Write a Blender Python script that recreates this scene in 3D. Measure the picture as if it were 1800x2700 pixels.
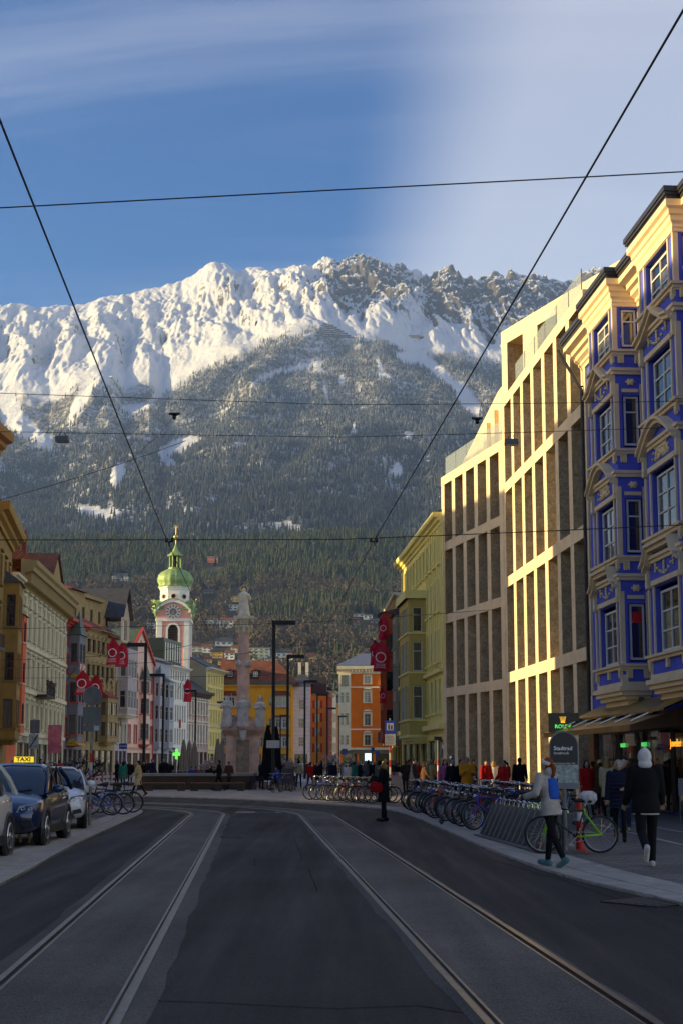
import bpy, bmesh, math, random
import numpy as np
from mathutils import Vector, Matrix, noise as mnoise

for o in list(bpy.data.objects):
 bpy.data.objects.remove(o)
SC = bpy.context.scene
COL = SC.collection
R = math.radians
rnd = random.Random(7)

# ---------------------------------------------------------------- camera
KAP = .14                                            # tangent of the camera's upward tilt
FPX, HX, HZ, CH = 3750.0, 900.0, 2012.0, 1.65      # focal length in photo pixels, horizon, eye height
cam_d = bpy.data.cameras.new("camera")
cam = bpy.data.objects.new("camera", cam_d)
COL.objects.link(cam)
cam.location = (0, 0, CH)
cam.rotation_euler = (R(90) + math.atan(KAP), 0, 0)
cam_d.sensor_fit = 'HORIZONTAL'
cam_d.sensor_width = 24
cam_d.lens = 50 * math.cos(math.atan(KAP))
cam_d.shift_y = (HZ - 1350 - FPX * math.cos(math.atan(KAP)) * KAP) / 1800
cam_d.clip_start = 0.2
cam_d.clip_end = 30000
SC.camera = cam

# ---------------------------------------------------------------- light
SUN_EL, SUN_AZ = 12.0, -96.5          # azimuth from +Y (straight ahead), negative = from the left
world = bpy.data.worlds.new("World")
SC.world = world
world.use_nodes = True
wn, wl = world.node_tree.nodes, world.node_tree.links
wn.clear()


def build_world():
 def N(t, **kw):
  n = wn.new(t)
  for k, v in kw.items():
   setattr(n, k, v)
  return n

 def math_(op, a, b=None, c=None):
  n = N('ShaderNodeMath', operation=op)
  for i, v in enumerate((a, b, c)):
   if v is None:
    continue
   if isinstance(v, (int, float)):
    n.inputs[i].default_value = v
   else:
    wl.new(v, n.inputs[i])
  return n.outputs[0]

 def ramp(v, a, b, lo=0.0, hi=1.0):
  n = N('ShaderNodeMapRange', interpolation_type='SMOOTHSTEP')
  wl.new(v, n.inputs[0])
  for i, x in zip((1, 2, 3, 4), (a, b, lo, hi)):
   n.inputs[i].default_value = x
  return n.outputs[0]
 sky = N('ShaderNodeTexSky', sky_type='NISHITA', sun_disc=False)
 sky.sun_elevation = R(SUN_EL)
 sky.sun_rotation = R(SUN_AZ)
 sky.altitude = 600
 sky.air_density = 1.0
 sky.dust_density = 1.6
 sky.ozone_density = 2.2
 tc = N('ShaderNodeTexCoord')
 sep = N('ShaderNodeSeparateXYZ')
 wl.new(tc.outputs['Generated'], sep.inputs[0])
 x, y, z = sep.outputs
 zz = math_('MAXIMUM', z, 0.03)
 # the cloud deck: a flat sheet high above, seen in perspective
 u = math_('DIVIDE', x, math_('ADD', zz, 0.12))
 v = math_('DIVIDE', y, math_('ADD', zz, 0.12))
 cmb = N('ShaderNodeCombineXYZ')
 wl.new(u, cmb.inputs[0])
 wl.new(v, cmb.inputs[1])

 def noise(scale, detail, rough, sx, sy, rot, dist=0.0, off=0.0):
  mp = N('ShaderNodeMapping')
  mp.inputs['Scale'].default_value = (sx, sy, 1)
  mp.inputs['Rotation'].default_value = (0, 0, rot)
  mp.inputs['Location'].default_value = (off, off * .7, 0)
  wl.new(cmb.outputs[0], mp.inputs[0])
  n = N('ShaderNodeTexNoise')
  n.inputs['Scale'].default_value = scale
  n.inputs['Detail'].default_value = detail
  n.inputs['Roughness'].default_value = rough
  n.inputs['Distortion'].default_value = dist
  wl.new(mp.outputs[0], n.inputs['Vector'])
  return n.outputs[0]
 # wind-drawn wisps
 wisp = ramp(noise(1.5, 8, .62, .30, 1.7, R(-16), .9, 3.1), .47, .76)
 soft = ramp(noise(.55, 4, .5, .5, 1.5, R(-10), .3, 8.0), .40, .78)
 # the broad veil of high cloud that fills the sky east of the street
 edge = math_('ADD', u, math_('MULTIPLY', math_('SUBTRACT', v, 2.1), .095))
 edge = math_('ADD', edge, math_('MULTIPLY', math_('SUBTRACT', noise(.5, 5, .55, 1, 1, 0, .3, 1.7), .5), .13))
 veil = ramp(edge, -.05, .17)
 body = ramp(noise(.8, 5, .55, .7, .7, R(30), .4, 5.3), .2, .8, .62, .92)
 veil = math_('MULTIPLY', veil, body)
 low = ramp(z, .25, .05, 0, .42)
 dens = math_('ADD', math_('MULTIPLY', wisp, .2), math_('MULTIPLY', soft, .2))
 inv = math_('SUBTRACT', 1.0, math_('MINIMUM', dens, .9))
 inv = math_('MULTIPLY', inv, math_('SUBTRACT', 1.0, math_('MULTIPLY', veil, .68)))
 inv = math_('MULTIPLY', inv, math_('SUBTRACT', 1.0, low))
 mask = math_('SUBTRACT', 1.0, inv)
 hs = N('ShaderNodeHueSaturation')          # thin, dry mountain air: a deeper blue
 hs.inputs['Hue'].default_value = .522
 hs.inputs['Saturation'].default_value = 1.6
 hs.inputs['Value'].default_value = .47
 wl.new(sky.outputs[0], hs.inputs['Color'])
 mix = N('ShaderNodeMix', data_type='RGBA')
 wl.new(mask, mix.inputs[0])
 wl.new(hs.outputs[0], mix.inputs[6])
 glow = N('ShaderNodeVectorMath', operation='SCALE')      # cloud takes on the brightness of the sky around it
 wl.new(sky.outputs[0], glow.inputs[0])
 glow.inputs['Scale'].default_value = .42
 cadd = N('ShaderNodeVectorMath', operation='ADD')
 wl.new(glow.outputs[0], cadd.inputs[0])
 cadd.inputs[1].default_value = (1.3, 1.34, 1.66)
 wl.new(cadd.outputs[0], mix.inputs[7])
 bg = N('ShaderNodeBackground')
 bg.inputs[1].default_value = 0.15
 wl.new(mix.outputs[2], bg.inputs[0])
 out = N('ShaderNodeOutputWorld')
 wl.new(bg.outputs[0], out.inputs[0])


build_world()
sun_d = bpy.data.lights.new("sun", 'SUN')
sun_d.energy = 2.2
sun_d.angle = R(0.53)
sun_d.color = (1.0, 0.88, 0.58)
sun = bpy.data.objects.new("sun", sun_d)
COL.objects.link(sun)
sd = Vector((math.sin(R(SUN_AZ)) * math.cos(R(SUN_EL)), math.cos(R(SUN_AZ)) * math.cos(R(SUN_EL)), math.sin(R(SUN_EL))))
sun.rotation_euler = sd.to_track_quat('Z', 'Y').to_euler()
sun.location = sd * 300

SC.render.engine = 'CYCLES'
SC.cycles.use_denoising = True
SC.cycles.max_bounces = 7
SC.cycles.diffuse_bounces = 5
SC.cycles.glossy_bounces = 3
SC.cycles.transmission_bounces = 3
SC.cycles.volume_bounces = 0
SC.cycles.sample_clamp_indirect = 6
SC.view_settings.view_transform = 'Standard'
SC.view_settings.look = 'None'
SC.view_settings.gamma = 1
SC.view_settings.exposure = 1.75
SC.view_settings.use_white_balance = True          # the photographer's warm balance for open shade
SC.view_settings.white_balance_temperature = 8700
SC.view_settings.white_balance_tint = 10


# ---------------------------------------------------------------- helpers
def at(px, py, Y):
 """world point seen at photo pixel (px, py) when it stands Y metres ahead"""
 r = rise(py)
 return Vector(((px - HX) / FPX * Y * (1 + KAP * r), Y, CH + r * Y))


def rise(py):
 """slope of the sight line through photo row py"""
 t = (HZ - py) / FPX
 return t / (1 - KAP * t)


def row_of(r):
 return HZ - FPX * r / (1 + KAP * r)


def at_z(px, py, z):
 return at(px, py, (z - CH) / rise(py))


def gnd(px, py):
 return at(px, py, -CH / rise(py))


class MB:
 """collects faces for ONE mesh"""

 def __init__(s):
  s.v, s.f, s.m, s.M = [], [], [], None
  s.mi = 0

 def add(s, vs, fs, m=None):
  n = len(s.v)
  if s.M is not None:
   vs = [s.M @ Vector(p) for p in vs]
  s.v.extend(tuple(p) for p in vs)
  s.f.extend(tuple(i + n for i in f) for f in fs)
  s.m.extend([s.mi if m is None else m] * len(fs))
  return s

 def box(s, x0, x1, y0, y1, z0, z1, m=None):
  if x0 > x1: x0, x1 = x1, x0
  if y0 > y1: y0, y1 = y1, y0
  if z0 > z1: z0, z1 = z1, z0
  return s.add([(x0, y0, z0), (x1, y0, z0), (x1, y1, z0), (x0, y1, z0), (x0, y0, z1), (x1, y0, z1), (x1, y1, z1), (x0, y1, z1)],
       [(0, 3, 2, 1), (4, 5, 6, 7), (0, 1, 5, 4), (1, 2, 6, 5), (2, 3, 7, 6), (3, 0, 4, 7)], m)

 def quad(s, a, b, c, d, m=None):
  return s.add([a, b, c, d], [(0, 1, 2, 3)], m)

 def poly(s, pts, m=None):
  return s.add(pts, [tuple(range(len(pts)))], m)

 def prism(s, pts, z0, z1, m=None):
  """closed polygon (x, y) extruded in z; counter-clockwise"""
  n = len(pts)
  vs = [(p[0], p[1], z0) for p in pts] + [(p[0], p[1], z1) for p in pts]
  fs = [tuple(range(n - 1, -1, -1)), tuple(range(n, 2 * n))] + [(i, (i + 1) % n, n + (i + 1) % n, n + i) for i in range(n)]
  return s.add(vs, fs, m)

 def plate(s, pts, y0, y1, m=None):
  """closed polygon (x, z) extruded in y"""
  n = len(pts)
  vs = [(p[0], y0, p[1]) for p in pts] + [(p[0], y1, p[1]) for p in pts]
  fs = [tuple(range(n)), tuple(range(2 * n - 1, n - 1, -1))] + [((i + 1) % n, i, n + i, n + (i + 1) % n) for i in range(n)]
  return s.add(vs, fs, m)

 def moulding(s, prof, x0, x1, m=None):
  """profile (y, z) swept along x, ends closed"""
  n = len(prof)
  vs = [(x0, p[0], p[1]) for p in prof] + [(x1, p[0], p[1]) for p in prof]
  fs = [tuple(range(n - 1, -1, -1)), tuple(range(n, 2 * n))] + [(i, (i + 1) % n, n + (i + 1) % n, n + i) for i in range(n)]
  return s.add(vs, fs, m)

 def tube(s, pts, r, n=6, cap=True, m=None):
  pts = [Vector(p) for p in pts]
  k = len(pts)
  rs = r if isinstance(r, (list, tuple)) else [r] * k
  t0 = (pts[1] - pts[0]).normalized()
  ref = Vector((0, 0, 1)) if abs(t0.z) < .9 else Vector((1, 0, 0))
  a = t0.cross(ref).normalized()
  vs, fs = [], []
  for i, p in enumerate(pts):
   t = (pts[min(i + 1, k - 1)] - pts[max(i - 1, 0)]).normalized()
   a = (a - t * a.dot(t)).normalized()
   b = t.cross(a)
   for j in range(n):
    q = 2 * math.pi * j / n
    vs.append(p + (a * math.cos(q) + b * math.sin(q)) * rs[i])
  for i in range(k - 1):
   for j in range(n):
    fs.append((i * n + j, i * n + (j + 1) % n, (i + 1) * n + (j + 1) % n, (i + 1) * n + j))
  if cap:
   fs.append(tuple(range(n - 1, -1, -1)))
   fs.append(tuple(range((k - 1) * n, k * n)))
  return s.add(vs, fs, m)

 def ring(s, c, rad, r, nu=24, nv=6, axis='x', m=None):
  """torus"""
  vs, fs = [], []
  for i in range(nu):
   u = 2 * math.pi * i / nu
   for j in range(nv):
    w = 2 * math.pi * j / nv
    d = rad + r * math.cos(w)
    p = (r * math.sin(w), d * math.cos(u), d * math.sin(u))
    if axis == 'y': p = (p[1], p[0], p[2])
    if axis == 'z': p = (p[1], p[2], p[0])
    vs.append((c[0] + p[0], c[1] + p[1], c[2] + p[2]))
  for i in range(nu):
   for j in range(nv):
    fs.append((i * nv + j, ((i + 1) % nu) * nv + j, ((i + 1) % nu) * nv + (j + 1) % nv, i * nv + (j + 1) % nv))
  return s.add(vs, fs, m)

 def lathe(s, prof, n=16, c=(0, 0), m=None, sx=1, sy=1, rot=0):
  """profile [(r, z)] turned about z"""
  vs, fs = [], []
  for (r, z) in prof:
   for j in range(n):
    q = 2 * math.pi * j / n + rot
    vs.append((c[0] + r * math.cos(q) * sx, c[1] + r * math.sin(q) * sy, z))
  k = len(prof)
  for i in range(k - 1):
   for j in range(n):
    fs.append((i * n + j, i * n + (j + 1) % n, (i + 1) * n + (j + 1) % n, (i + 1) * n + j))
  fs.append(tuple(range(n - 1, -1, -1)))
  fs.append(tuple(range((k - 1) * n, k * n)))
  return s.add(vs, fs, m)

 def ball(s, c, rx, ry=None, rz=None, nu=10, nv=7, m=None):
  ry = rx if ry is None else ry
  rz = rx if rz is None else rz
  vs, fs = [], []
  for i in range(1, nv):
   w = math.pi * i / nv
   for j in range(nu):
    q = 2 * math.pi * j / nu
    vs.append((c[0] + rx * math.sin(w) * math.cos(q), c[1] + ry * math.sin(w) * math.sin(q), c[2] - rz * math.cos(w)))
  lo, hi = len(vs), len(vs) + 1
  vs += [(c[0], c[1], c[2] - rz), (c[0], c[1], c[2] + rz)]
  for i in range(nv - 2):
   for j in range(nu):
    fs.append((i * nu + j, i * nu + (j + 1) % nu, (i + 1) * nu + (j + 1) % nu, (i + 1) * nu + j))
  for j in range(nu):
   fs.append((lo, (j + 1) % nu, j))
   fs.append((hi, (nv - 2) * nu + j, (nv - 2) * nu + (j + 1) % nu))
  return s.add(vs, fs, m)

 def mesh(s, name='mesh', mats=(), smooth=False):
  me = bpy.data.meshes.new(name)
  me.from_pydata(s.v, [], s.f)
  for m in (mats if isinstance(mats, (list, tuple)) else [mats]):
   me.materials.append(m)
  if any(s.m):
   me.polygons.foreach_set('material_index', s.m)
  if smooth:
   me.shade_smooth()
   if smooth is not True:
    try:
     me.set_sharp_from_angle(angle=R(smooth))
    except Exception:
     pass
  return me

 def build(s, name, mats, parent=None, loc=None, rot=None, smooth=False):
  return obj(name, s.mesh(name, mats, smooth), parent, loc, rot)


def obj(name, me, parent=None, loc=None, rot=None):
 o = bpy.data.objects.new(name, me)
 COL.objects.link(o)
 if parent is not None: o.parent = parent
 if loc is not None: o.location = loc
 if rot is not None: o.rotation_euler = rot if isinstance(rot, (tuple, list)) else (0, 0, rot)
 return o


def tag(o, label=None, cat=None, group=None, kind=None):
 if label: o['label'] = label
 if cat: o['category'] = cat
 if group: o['group'] = group
 if kind: o['kind'] = kind
 return o


def thing(name, label, cat, loc=(0, 0, 0), rz=0.0, group=None):
 o = bpy.data.objects.new(name, None)
 COL.objects.link(o)
 o.location = loc
 o.rotation_euler = (0, 0, rz)
 o.empty_display_size = .3
 return tag(o, label, cat, group)


def copy_tree(o, parent=None, mats=None):
 c = o.copy()
 COL.objects.link(c)
 c.parent = parent
 for ch in o.children:
  copy_tree(ch, c)
 return c


def recolor(o, **by_name):
 """object-level material on the parts whose name stem is given"""
 for ch in [o] + list(o.children_recursive):
  st = ch.name.split('.')[0]
  if st in by_name and ch.type == 'MESH':
   ch.material_slots[0].link = 'OBJECT'
   ch.material_slots[0].material = by_name[st]


# ---------------------------------------------------------------- materials
MATS = {}


def nodes_of(m):
 m.use_nodes = True
 nt = m.node_tree
 b = nt.nodes.get('Principled BSDF')
 return nt.nodes, nt.links, b


def mat(key, col, rough=.7, var=.12, scale=3.0, bump=0.0, bscale=40.0, metal=0.0, spec=.5, streak=0.0, emit=None, estr=1.0, coat=0.0, alpha=1.0, speck=0.0, stretch=(1, 1, 1)):
 """plain procedural surface: base colour broken up by two noises, optional run-off streaks, relief"""
 if key in MATS: return MATS[key]
 m = bpy.data.materials.new(key)
 n, l, b = nodes_of(m)
 MATS[key] = m
 b.inputs['Roughness'].default_value = rough
 b.inputs['Metallic'].default_value = metal
 b.inputs['Specular IOR Level'].default_value = spec
 b.inputs['Coat Weight'].default_value = coat
 b.inputs['Coat Roughness'].default_value = .05
 if alpha < 1: b.inputs['Alpha'].default_value = alpha
 if emit:
  b.inputs['Emission Color'].default_value = (*emit, 1)
  b.inputs['Emission Strength'].default_value = estr
 m.diffuse_color = (*col, 1)
 tc = n.new('ShaderNodeNewGeometry')
 mp = n.new('ShaderNodeMapping')
 mp.inputs['Scale'].default_value = stretch
 l.new(tc.outputs['Position'], mp.inputs[0])
 src = mp.outputs[0]
 last = None

 def mixc(fac, a, bcol, mode='MIX'):
  mx = n.new('ShaderNodeMix')
  mx.data_type = 'RGBA'
  mx.blend_type = mode
  if isinstance(fac, float): mx.inputs[0].default_value = fac
  else: l.new(fac, mx.inputs[0])
  for sock, v in ((6, a), (7, bcol)):
   if isinstance(v, tuple): mx.inputs[sock].default_value = (*v[:3], 1)
   else: l.new(v, mx.inputs[sock])
  return mx.outputs[2]
 if var > 0:
  t = n.new('ShaderNodeTexNoise')
  t.inputs['Scale'].default_value = scale
  t.inputs['Detail'].default_value = 6
  t.inputs['Roughness'].default_value = .62
  l.new(src, t.inputs['Vector'])
  r = n.new('ShaderNodeMapRange')
  r.inputs[1].default_value, r.inputs[2].default_value = .3, .7
  l.new(t.outputs[0], r.inputs[0])
  lo = tuple(max(0, c * (1 - var)) for c in col)
  hi = tuple(min(1, c * (1 + var)) for c in col)
  last = mixc(r.outputs[0], lo, hi)
 else:
  last = tuple(col)
 if streak > 0:
  mp2 = n.new('ShaderNodeMapping')
  mp2.inputs['Scale'].default_value = (2.2, 2.2, .16)
  l.new(tc.outputs['Position'], mp2.inputs[0])
  t = n.new('ShaderNodeTexNoise')
  t.inputs['Scale'].default_value = 1.0
  t.inputs['Detail'].default_value = 5
  l.new(mp2.outputs[0], t.inputs['Vector'])
  r = n.new('ShaderNodeMapRange')
  r.inputs[1].default_value, r.inputs[2].default_value = .5, .8
  r.inputs[4].default_value = streak
  l.new(t.outputs[0], r.inputs[0])
  last = mixc(r.outputs[0], last, tuple(c * .45 for c in col))
 if speck > 0:
  t = n.new('ShaderNodeTexVoronoi')
  t.inputs['Scale'].default_value = bscale
  l.new(src, t.inputs['Vector'])
  r = n.new('ShaderNodeMapRange')
  r.inputs[1].default_value, r.inputs[2].default_value = .0, 1.0
  l.new(t.outputs['Color'], r.inputs[0])
  r.inputs[3].default_value, r.inputs[4].default_value = -speck, speck
  mm = n.new('ShaderNodeMath')
  mm.operation = 'ADD'
  mm.inputs[1].default_value = 1.0
  l.new(r.outputs[0], mm.inputs[0])
  vm = n.new('ShaderNodeVectorMath')
  vm.operation = 'SCALE'
  if isinstance(last, tuple):
   vm.inputs[0].default_value = last
  else:
   l.new(last, vm.inputs[0])
  l.new(mm.outputs[0], vm.inputs['Scale'])
  last = vm.outputs[0]
 if isinstance(last, tuple): b.inputs['Base Color'].default_value = (*last, 1)
 else: l.new(last, b.inputs['Base Color'])
 if bump > 0:
  t = n.new('ShaderNodeTexNoise')
  t.inputs['Scale'].default_value = bscale
  t.inputs['Detail'].default_value = 4
  l.new(src, t.inputs['Vector'])
  bp = n.new('ShaderNodeBump')
  bp.inputs['Strength'].default_value = bump
  bp.inputs['Distance'].default_value = .02
  l.new(t.outputs[0], bp.inputs['Height'])
  l.new(bp.outputs[0], b.inputs['Normal'])
 return m


def srgb(r, g, b):
 f = lambda c: (c / 255 / 12.92) if c / 255 <= .04045 else ((c / 255 + .055) / 1.055) ** 2.4
 return (f(r), f(g), f(b))


def plaster(key, rgb, **kw):
 rgb = tuple(min(238, c * 1.09) for c in rgb)
 a = dict(rough=.85, var=.10, scale=.9, bump=.15, bscale=30, streak=.22, spec=.25)
 a.update(kw)
 return mat(key, srgb(*rgb), **a)


def paint(key, rgb, **kw):
 a = dict(rough=.5, var=.06, scale=4)
 a.update(kw)
 return mat(key, srgb(*rgb), **a)


def cloth(key, rgb, **kw):
 a = dict(rough=.9, var=.18, scale=9, bump=.35, bscale=26, spec=.2)
 a.update(kw)
 return mat('cloth_' + key, srgb(*rgb), **a)


def glass_mat(key, tint=(.012, .015, .018), rough=.03, curtain=0.0):
 """window pane seen from outside: dark room, mirror-like sheen, sometimes a curtain behind"""
 if key in MATS: return MATS[key]
 m = bpy.data.materials.new(key)
 n, l, b = nodes_of(m)
 MATS[key] = m
 b.inputs['Roughness'].default_value = rough
 b.inputs['Specular IOR Level'].default_value = .9
 b.inputs['IOR'].default_value = 1.6
 oi = n.new('ShaderNodeObjectInfo')
 tc = n.new('ShaderNodeTexCoord')
 mp = n.new('ShaderNodeMapping')
 mp.inputs['Scale'].default_value = (9, 9, .6)
 l.new(tc.outputs['Object'], mp.inputs[0])
 t = n.new('ShaderNodeTexNoise')
 t.inputs['Scale'].default_value = 1.6
 l.new(mp.outputs[0], t.inputs['Vector'])
 mx = n.new('ShaderNodeMix')
 mx.data_type = 'RGBA'
 mx.inputs[6].default_value = (*tint, 1)
 mx.inputs[7].default_value = (.20, .18, .145, 1)
 mm = n.new('ShaderNodeMath')
 mm.operation = 'LESS_THAN'
 l.new(oi.outputs['Random'], mm.inputs[0])
 mm.inputs[1].default_value = curtain
 m2 = n.new('ShaderNodeMath')
 m2.operation = 'MULTIPLY'
 l.new(mm.outputs[0], m2.inputs[0])
 l.new(t.outputs[0], m2.inputs[1])
 l.new(m2.outputs[0], mx.inputs[0])
 l.new(mx.outputs[2], b.inputs['Base Color'])
 # old panes are never quite flat
 w = n.new('ShaderNodeTexNoise')
 w.inputs['Scale'].default_value = 1.3
 l.new(tc.outputs['Object'], w.inputs['Vector'])
 bp = n.new('ShaderNodeBump')
 bp.inputs['Strength'].default_value = .05
 bp.inputs['Distance'].default_value = .05
 l.new(w.outputs[0], bp.inputs['Height'])
 l.new(bp.outputs[0], b.inputs['Normal'])
 return m


SHED = bpy.data.scenes.new('workshop')        # scratch scene for shaping single meshes


def evaluated_mesh(o):
 SHED.collection.objects.link(o)
 vl = SHED.view_layers[0]
 vl.update()
 me = bpy.data.meshes.new_from_object(o.evaluated_get(vl.depsgraph))
 SHED.collection.objects.unlink(o)
 return me


def text_mesh(body, size, extrude=.004, align='CENTER', bold=0.0):
 cu = bpy.data.curves.new('lettering', 'FONT')
 cu.body = body
 cu.size = size
 cu.extrude = extrude
 cu.offset = bold
 cu.align_x = align
 cu.align_y = 'CENTER'
 cu.resolution_u = 2
 o = bpy.data.objects.new('lettering_tmp', cu)
 me = evaluated_mesh(o)
 bpy.data.objects.remove(o)
 bpy.data.curves.remove(cu)
 return me


def lettering(body, size, material, parent, loc, rot=(R(90), 0, 0), name='lettering', sx=1.0, bold=0.0, align='CENTER'):
 me = text_mesh(body, size, bold=bold, align=align)
 me.materials.clear()
 me.materials.append(material)
 o = obj(name, me, parent, loc, rot)
 o.scale = (sx, 1, 1)
 return o
# ================================================================ ground, road, tracks, pavements
def ground_mats():
 def start(key):
  m = bpy.data.materials.new(key)
  n, l, b = nodes_of(m)
  g = n.new('ShaderNodeNewGeometry')
  return m, n, l, b, g.outputs['Position']

 def nz(n, l, src, scale, detail=5, rough=.6):
  t = n.new('ShaderNodeTexNoise')
  t.inputs['Scale'].default_value = scale
  t.inputs['Detail'].default_value = detail
  t.inputs['Roughness'].default_value = rough
  l.new(src, t.inputs['Vector'])
  return t.outputs[0]

 def rng(n, l, v, a, b, lo, hi):
  r = n.new('ShaderNodeMapRange')
  l.new(v, r.inputs[0])
  for i, x in zip((1, 2, 3, 4), (a, b, lo, hi)): r.inputs[i].default_value = x
  return r.outputs[0]

 def mul(n, l, a, b):
  m = n.new('ShaderNodeMath')
  m.operation = 'MULTIPLY'
  l.new(a, m.inputs[0])
  l.new(b, m.inputs[1])
  return m.outputs[0]

 def asphalt(key, base, tint=(1, 1, 1.04)):
  m, n, l, b, P = start(key)
  big = rng(n, l, nz(n, l, P, .22, 6), .3, .7, .62, 1.4)
  mp = n.new('ShaderNodeMapping')
  mp.inputs['Rotation'].default_value = (0, 0, R(3.6))
  mp.inputs['Scale'].default_value = (1.3, .06, 1)
  l.new(P, mp.inputs[0])
  wear = rng(n, l, nz(n, l, mp.outputs[0], 1.0, 4), .3, .7, .78, 1.2)
  v = n.new('ShaderNodeTexVoronoi')
  v.inputs['Scale'].default_value = 75
  l.new(P, v.inputs['Vector'])
  sp = n.new('ShaderNodeSeparateColor')
  l.new(v.outputs['Color'], sp.inputs[0])
  grain = rng(n, l, sp.outputs[0], 0, 1, .62, 1.38)
  v2 = n.new('ShaderNodeTexVoronoi')
  v2.inputs['Scale'].default_value = 7
  l.new(P, v2.inputs['Vector'])
  fleck = rng(n, l, v2.outputs['Distance'], .0, .085, 3.4, 1.0)
  f = mul(n, l, mul(n, l, mul(n, l, big, wear), grain), fleck)
  vm = n.new('ShaderNodeVectorMath')
  vm.operation = 'SCALE'
  vm.inputs[0].default_value = tuple(base * t for t in tint)
  l.new(f, vm.inputs['Scale'])
  l.new(vm.outputs[0], b.inputs['Base Color'])
  b.inputs['Roughness'].default_value = .82
  l.new(rng(n, l, nz(n, l, mp.outputs[0], 1.6, 4), .3, .7, .62, .9), b.inputs['Roughness'])
  b.inputs['Specular IOR Level'].default_value = .22
  bp = n.new('ShaderNodeBump')
  bp.inputs['Strength'].default_value = .5
  bp.inputs['Distance'].default_value = .006
  l.new(v.outputs['Distance'], bp.inputs['Height'])
  l.new(bp.outputs[0], b.inputs['Normal'])
  MATS[key] = m

 asphalt('asphalt', .029, (1.13, 1, .82))
 asphalt('asphalt_patch', .026, (1.06, 1, .93))
 asphalt('track_concrete', .092, (1.13, 1, .82))
 asphalt('track_edge', .075, (1.10, 1, .87))

 def pavers(key, base, bw, bh, rot, tint=(1.04, 1, .93), mortar=.35):
  m, n, l, b, P = start(key)
  mp = n.new('ShaderNodeMapping')
  mp.inputs['Rotation'].default_value = (0, 0, rot)
  l.new(P, mp.inputs[0])
  br = n.new('ShaderNodeTexBrick')
  br.inputs['Scale'].default_value = 1
  br.inputs['Brick Width'].default_value = bw
  br.inputs['Row Height'].default_value = bh
  br.inputs['Mortar Size'].default_value = .012
  br.inputs['Mortar Smooth'].default_value = .3
  c = tuple(base * t for t in tint)
  br.inputs['Color1'].default_value = (*(x * .78 for x in c), 1)
  br.inputs['Color2'].default_value = (*(x * 1.2 for x in c), 1)
  br.inputs['Mortar'].default_value = (*(x * mortar for x in c), 1)
  l.new(mp.outputs[0], br.inputs['Vector'])
  dirt = rng(n, l, nz(n, l, P, .5, 6), .3, .75, .72, 1.2)
  gr = rng(n, l, nz(n, l, P, 28, 3), .3, .7, .85, 1.15)
  vm = n.new('ShaderNodeVectorMath')
  vm.operation = 'SCALE'
  l.new(br.outputs['Color'], vm.inputs[0])
  l.new(mul(n, l, dirt, gr), vm.inputs['Scale'])
  l.new(vm.outputs[0], b.inputs['Base Color'])
  b.inputs['Roughness'].default_value = .8
  b.inputs['Specular IOR Level'].default_value = .3
  bp = n.new('ShaderNodeBump')
  bp.inputs['Strength'].default_value = .6
  bp.inputs['Distance'].default_value = .01
  bp.invert = True
  l.new(br.outputs['Fac'], bp.inputs['Height'])
  l.new(bp.outputs[0], b.inputs['Normal'])
  MATS[key] = m

 pavers('pavers', .15, .42, .16, R(-6), (1.12, 1, .82))
 pavers('plaza_slabs', .36, .62, .31, R(-22), (1.09, 1, .86), .5)
 mat('earth', (.10, .095, .075), rough=.95, var=.3, scale=.02)
 mat('kerb_granite', (.30, .275, .23), rough=.8, var=.22, scale=2.5, bump=.3, bscale=60, speck=.18)
 mat('rail_steel', (.20, .19, .175), rough=.34, metal=1.0, var=.25, scale=6)
 mat('rail_groove', (.035, .031, .028), rough=.6, metal=.6, var=.2)
 mat('cast_iron', (.045, .043, .042), rough=.55, metal=.5, var=.25, scale=8, bump=.5, bscale=30)


ground_mats()


def arc_path(x0, y0, slope, y1, rad, xend):
 """straight along the street, a quarter turn to the left, straight out"""
 a = math.atan(-slope)                 # heading, left of straight ahead
 pts = []
 x1 = x0 + slope * (y1 - y0)
 for i in range(60):
  y = y0 + (y1 - y0) * i / 60
  pts.append((x0 + slope * (y - y0), y))
 cx, cy = x1 - rad * math.cos(a), y1 - rad * math.sin(a)
 for i in range(61):
  q = a + (R(92) - a) * i / 60
  pts.append((cx + rad * math.cos(q), cy + rad * math.sin(q)))
 x, y = pts[-1]
 k = 12
 for i in range(1, k + 1):
  t = i / k
  pts.append((x + (xend - x) * t, y - math.tan(R(2)) * (xend - x) * t * -1))
 return [Vector((p[0], p[1], 0)) for p in pts]


def offsets(path):
 out = []
 for i, p in enumerate(path):
  t = (path[min(i + 1, len(path) - 1)] - path[max(i - 1, 0)]).normalized()
  out.append(Vector((t.y, -t.x, 0)))       # to the right of travel
 return out


def strip(mb, path, nor, prof, jag=None):
 """open profile [(offset, z)] swept along the path"""
 k, n = len(prof), len(path)
 vs, fs = [], []
 for i in range(n):
  for j, (o, z) in enumerate(prof):
   oo = o + (jag[i] if jag is not None and j in (0,) else 0)
   p = path[i] + nor[i] * oo
   vs.append((p.x, p.y, z))
 for i in range(n - 1):
  for j in range(k - 1):
   fs.append((i * k + j, i * k + j + 1, (i + 1) * k + j + 1, (i + 1) * k + j))
 mb.add(vs, fs)


PATH_L = arc_path(-1.10, -4, -.0635, 45.0, 13.0, -62)
PATH_R = arc_path(2.28, -4, -.0632, 44.0, 20.0, -62)


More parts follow.
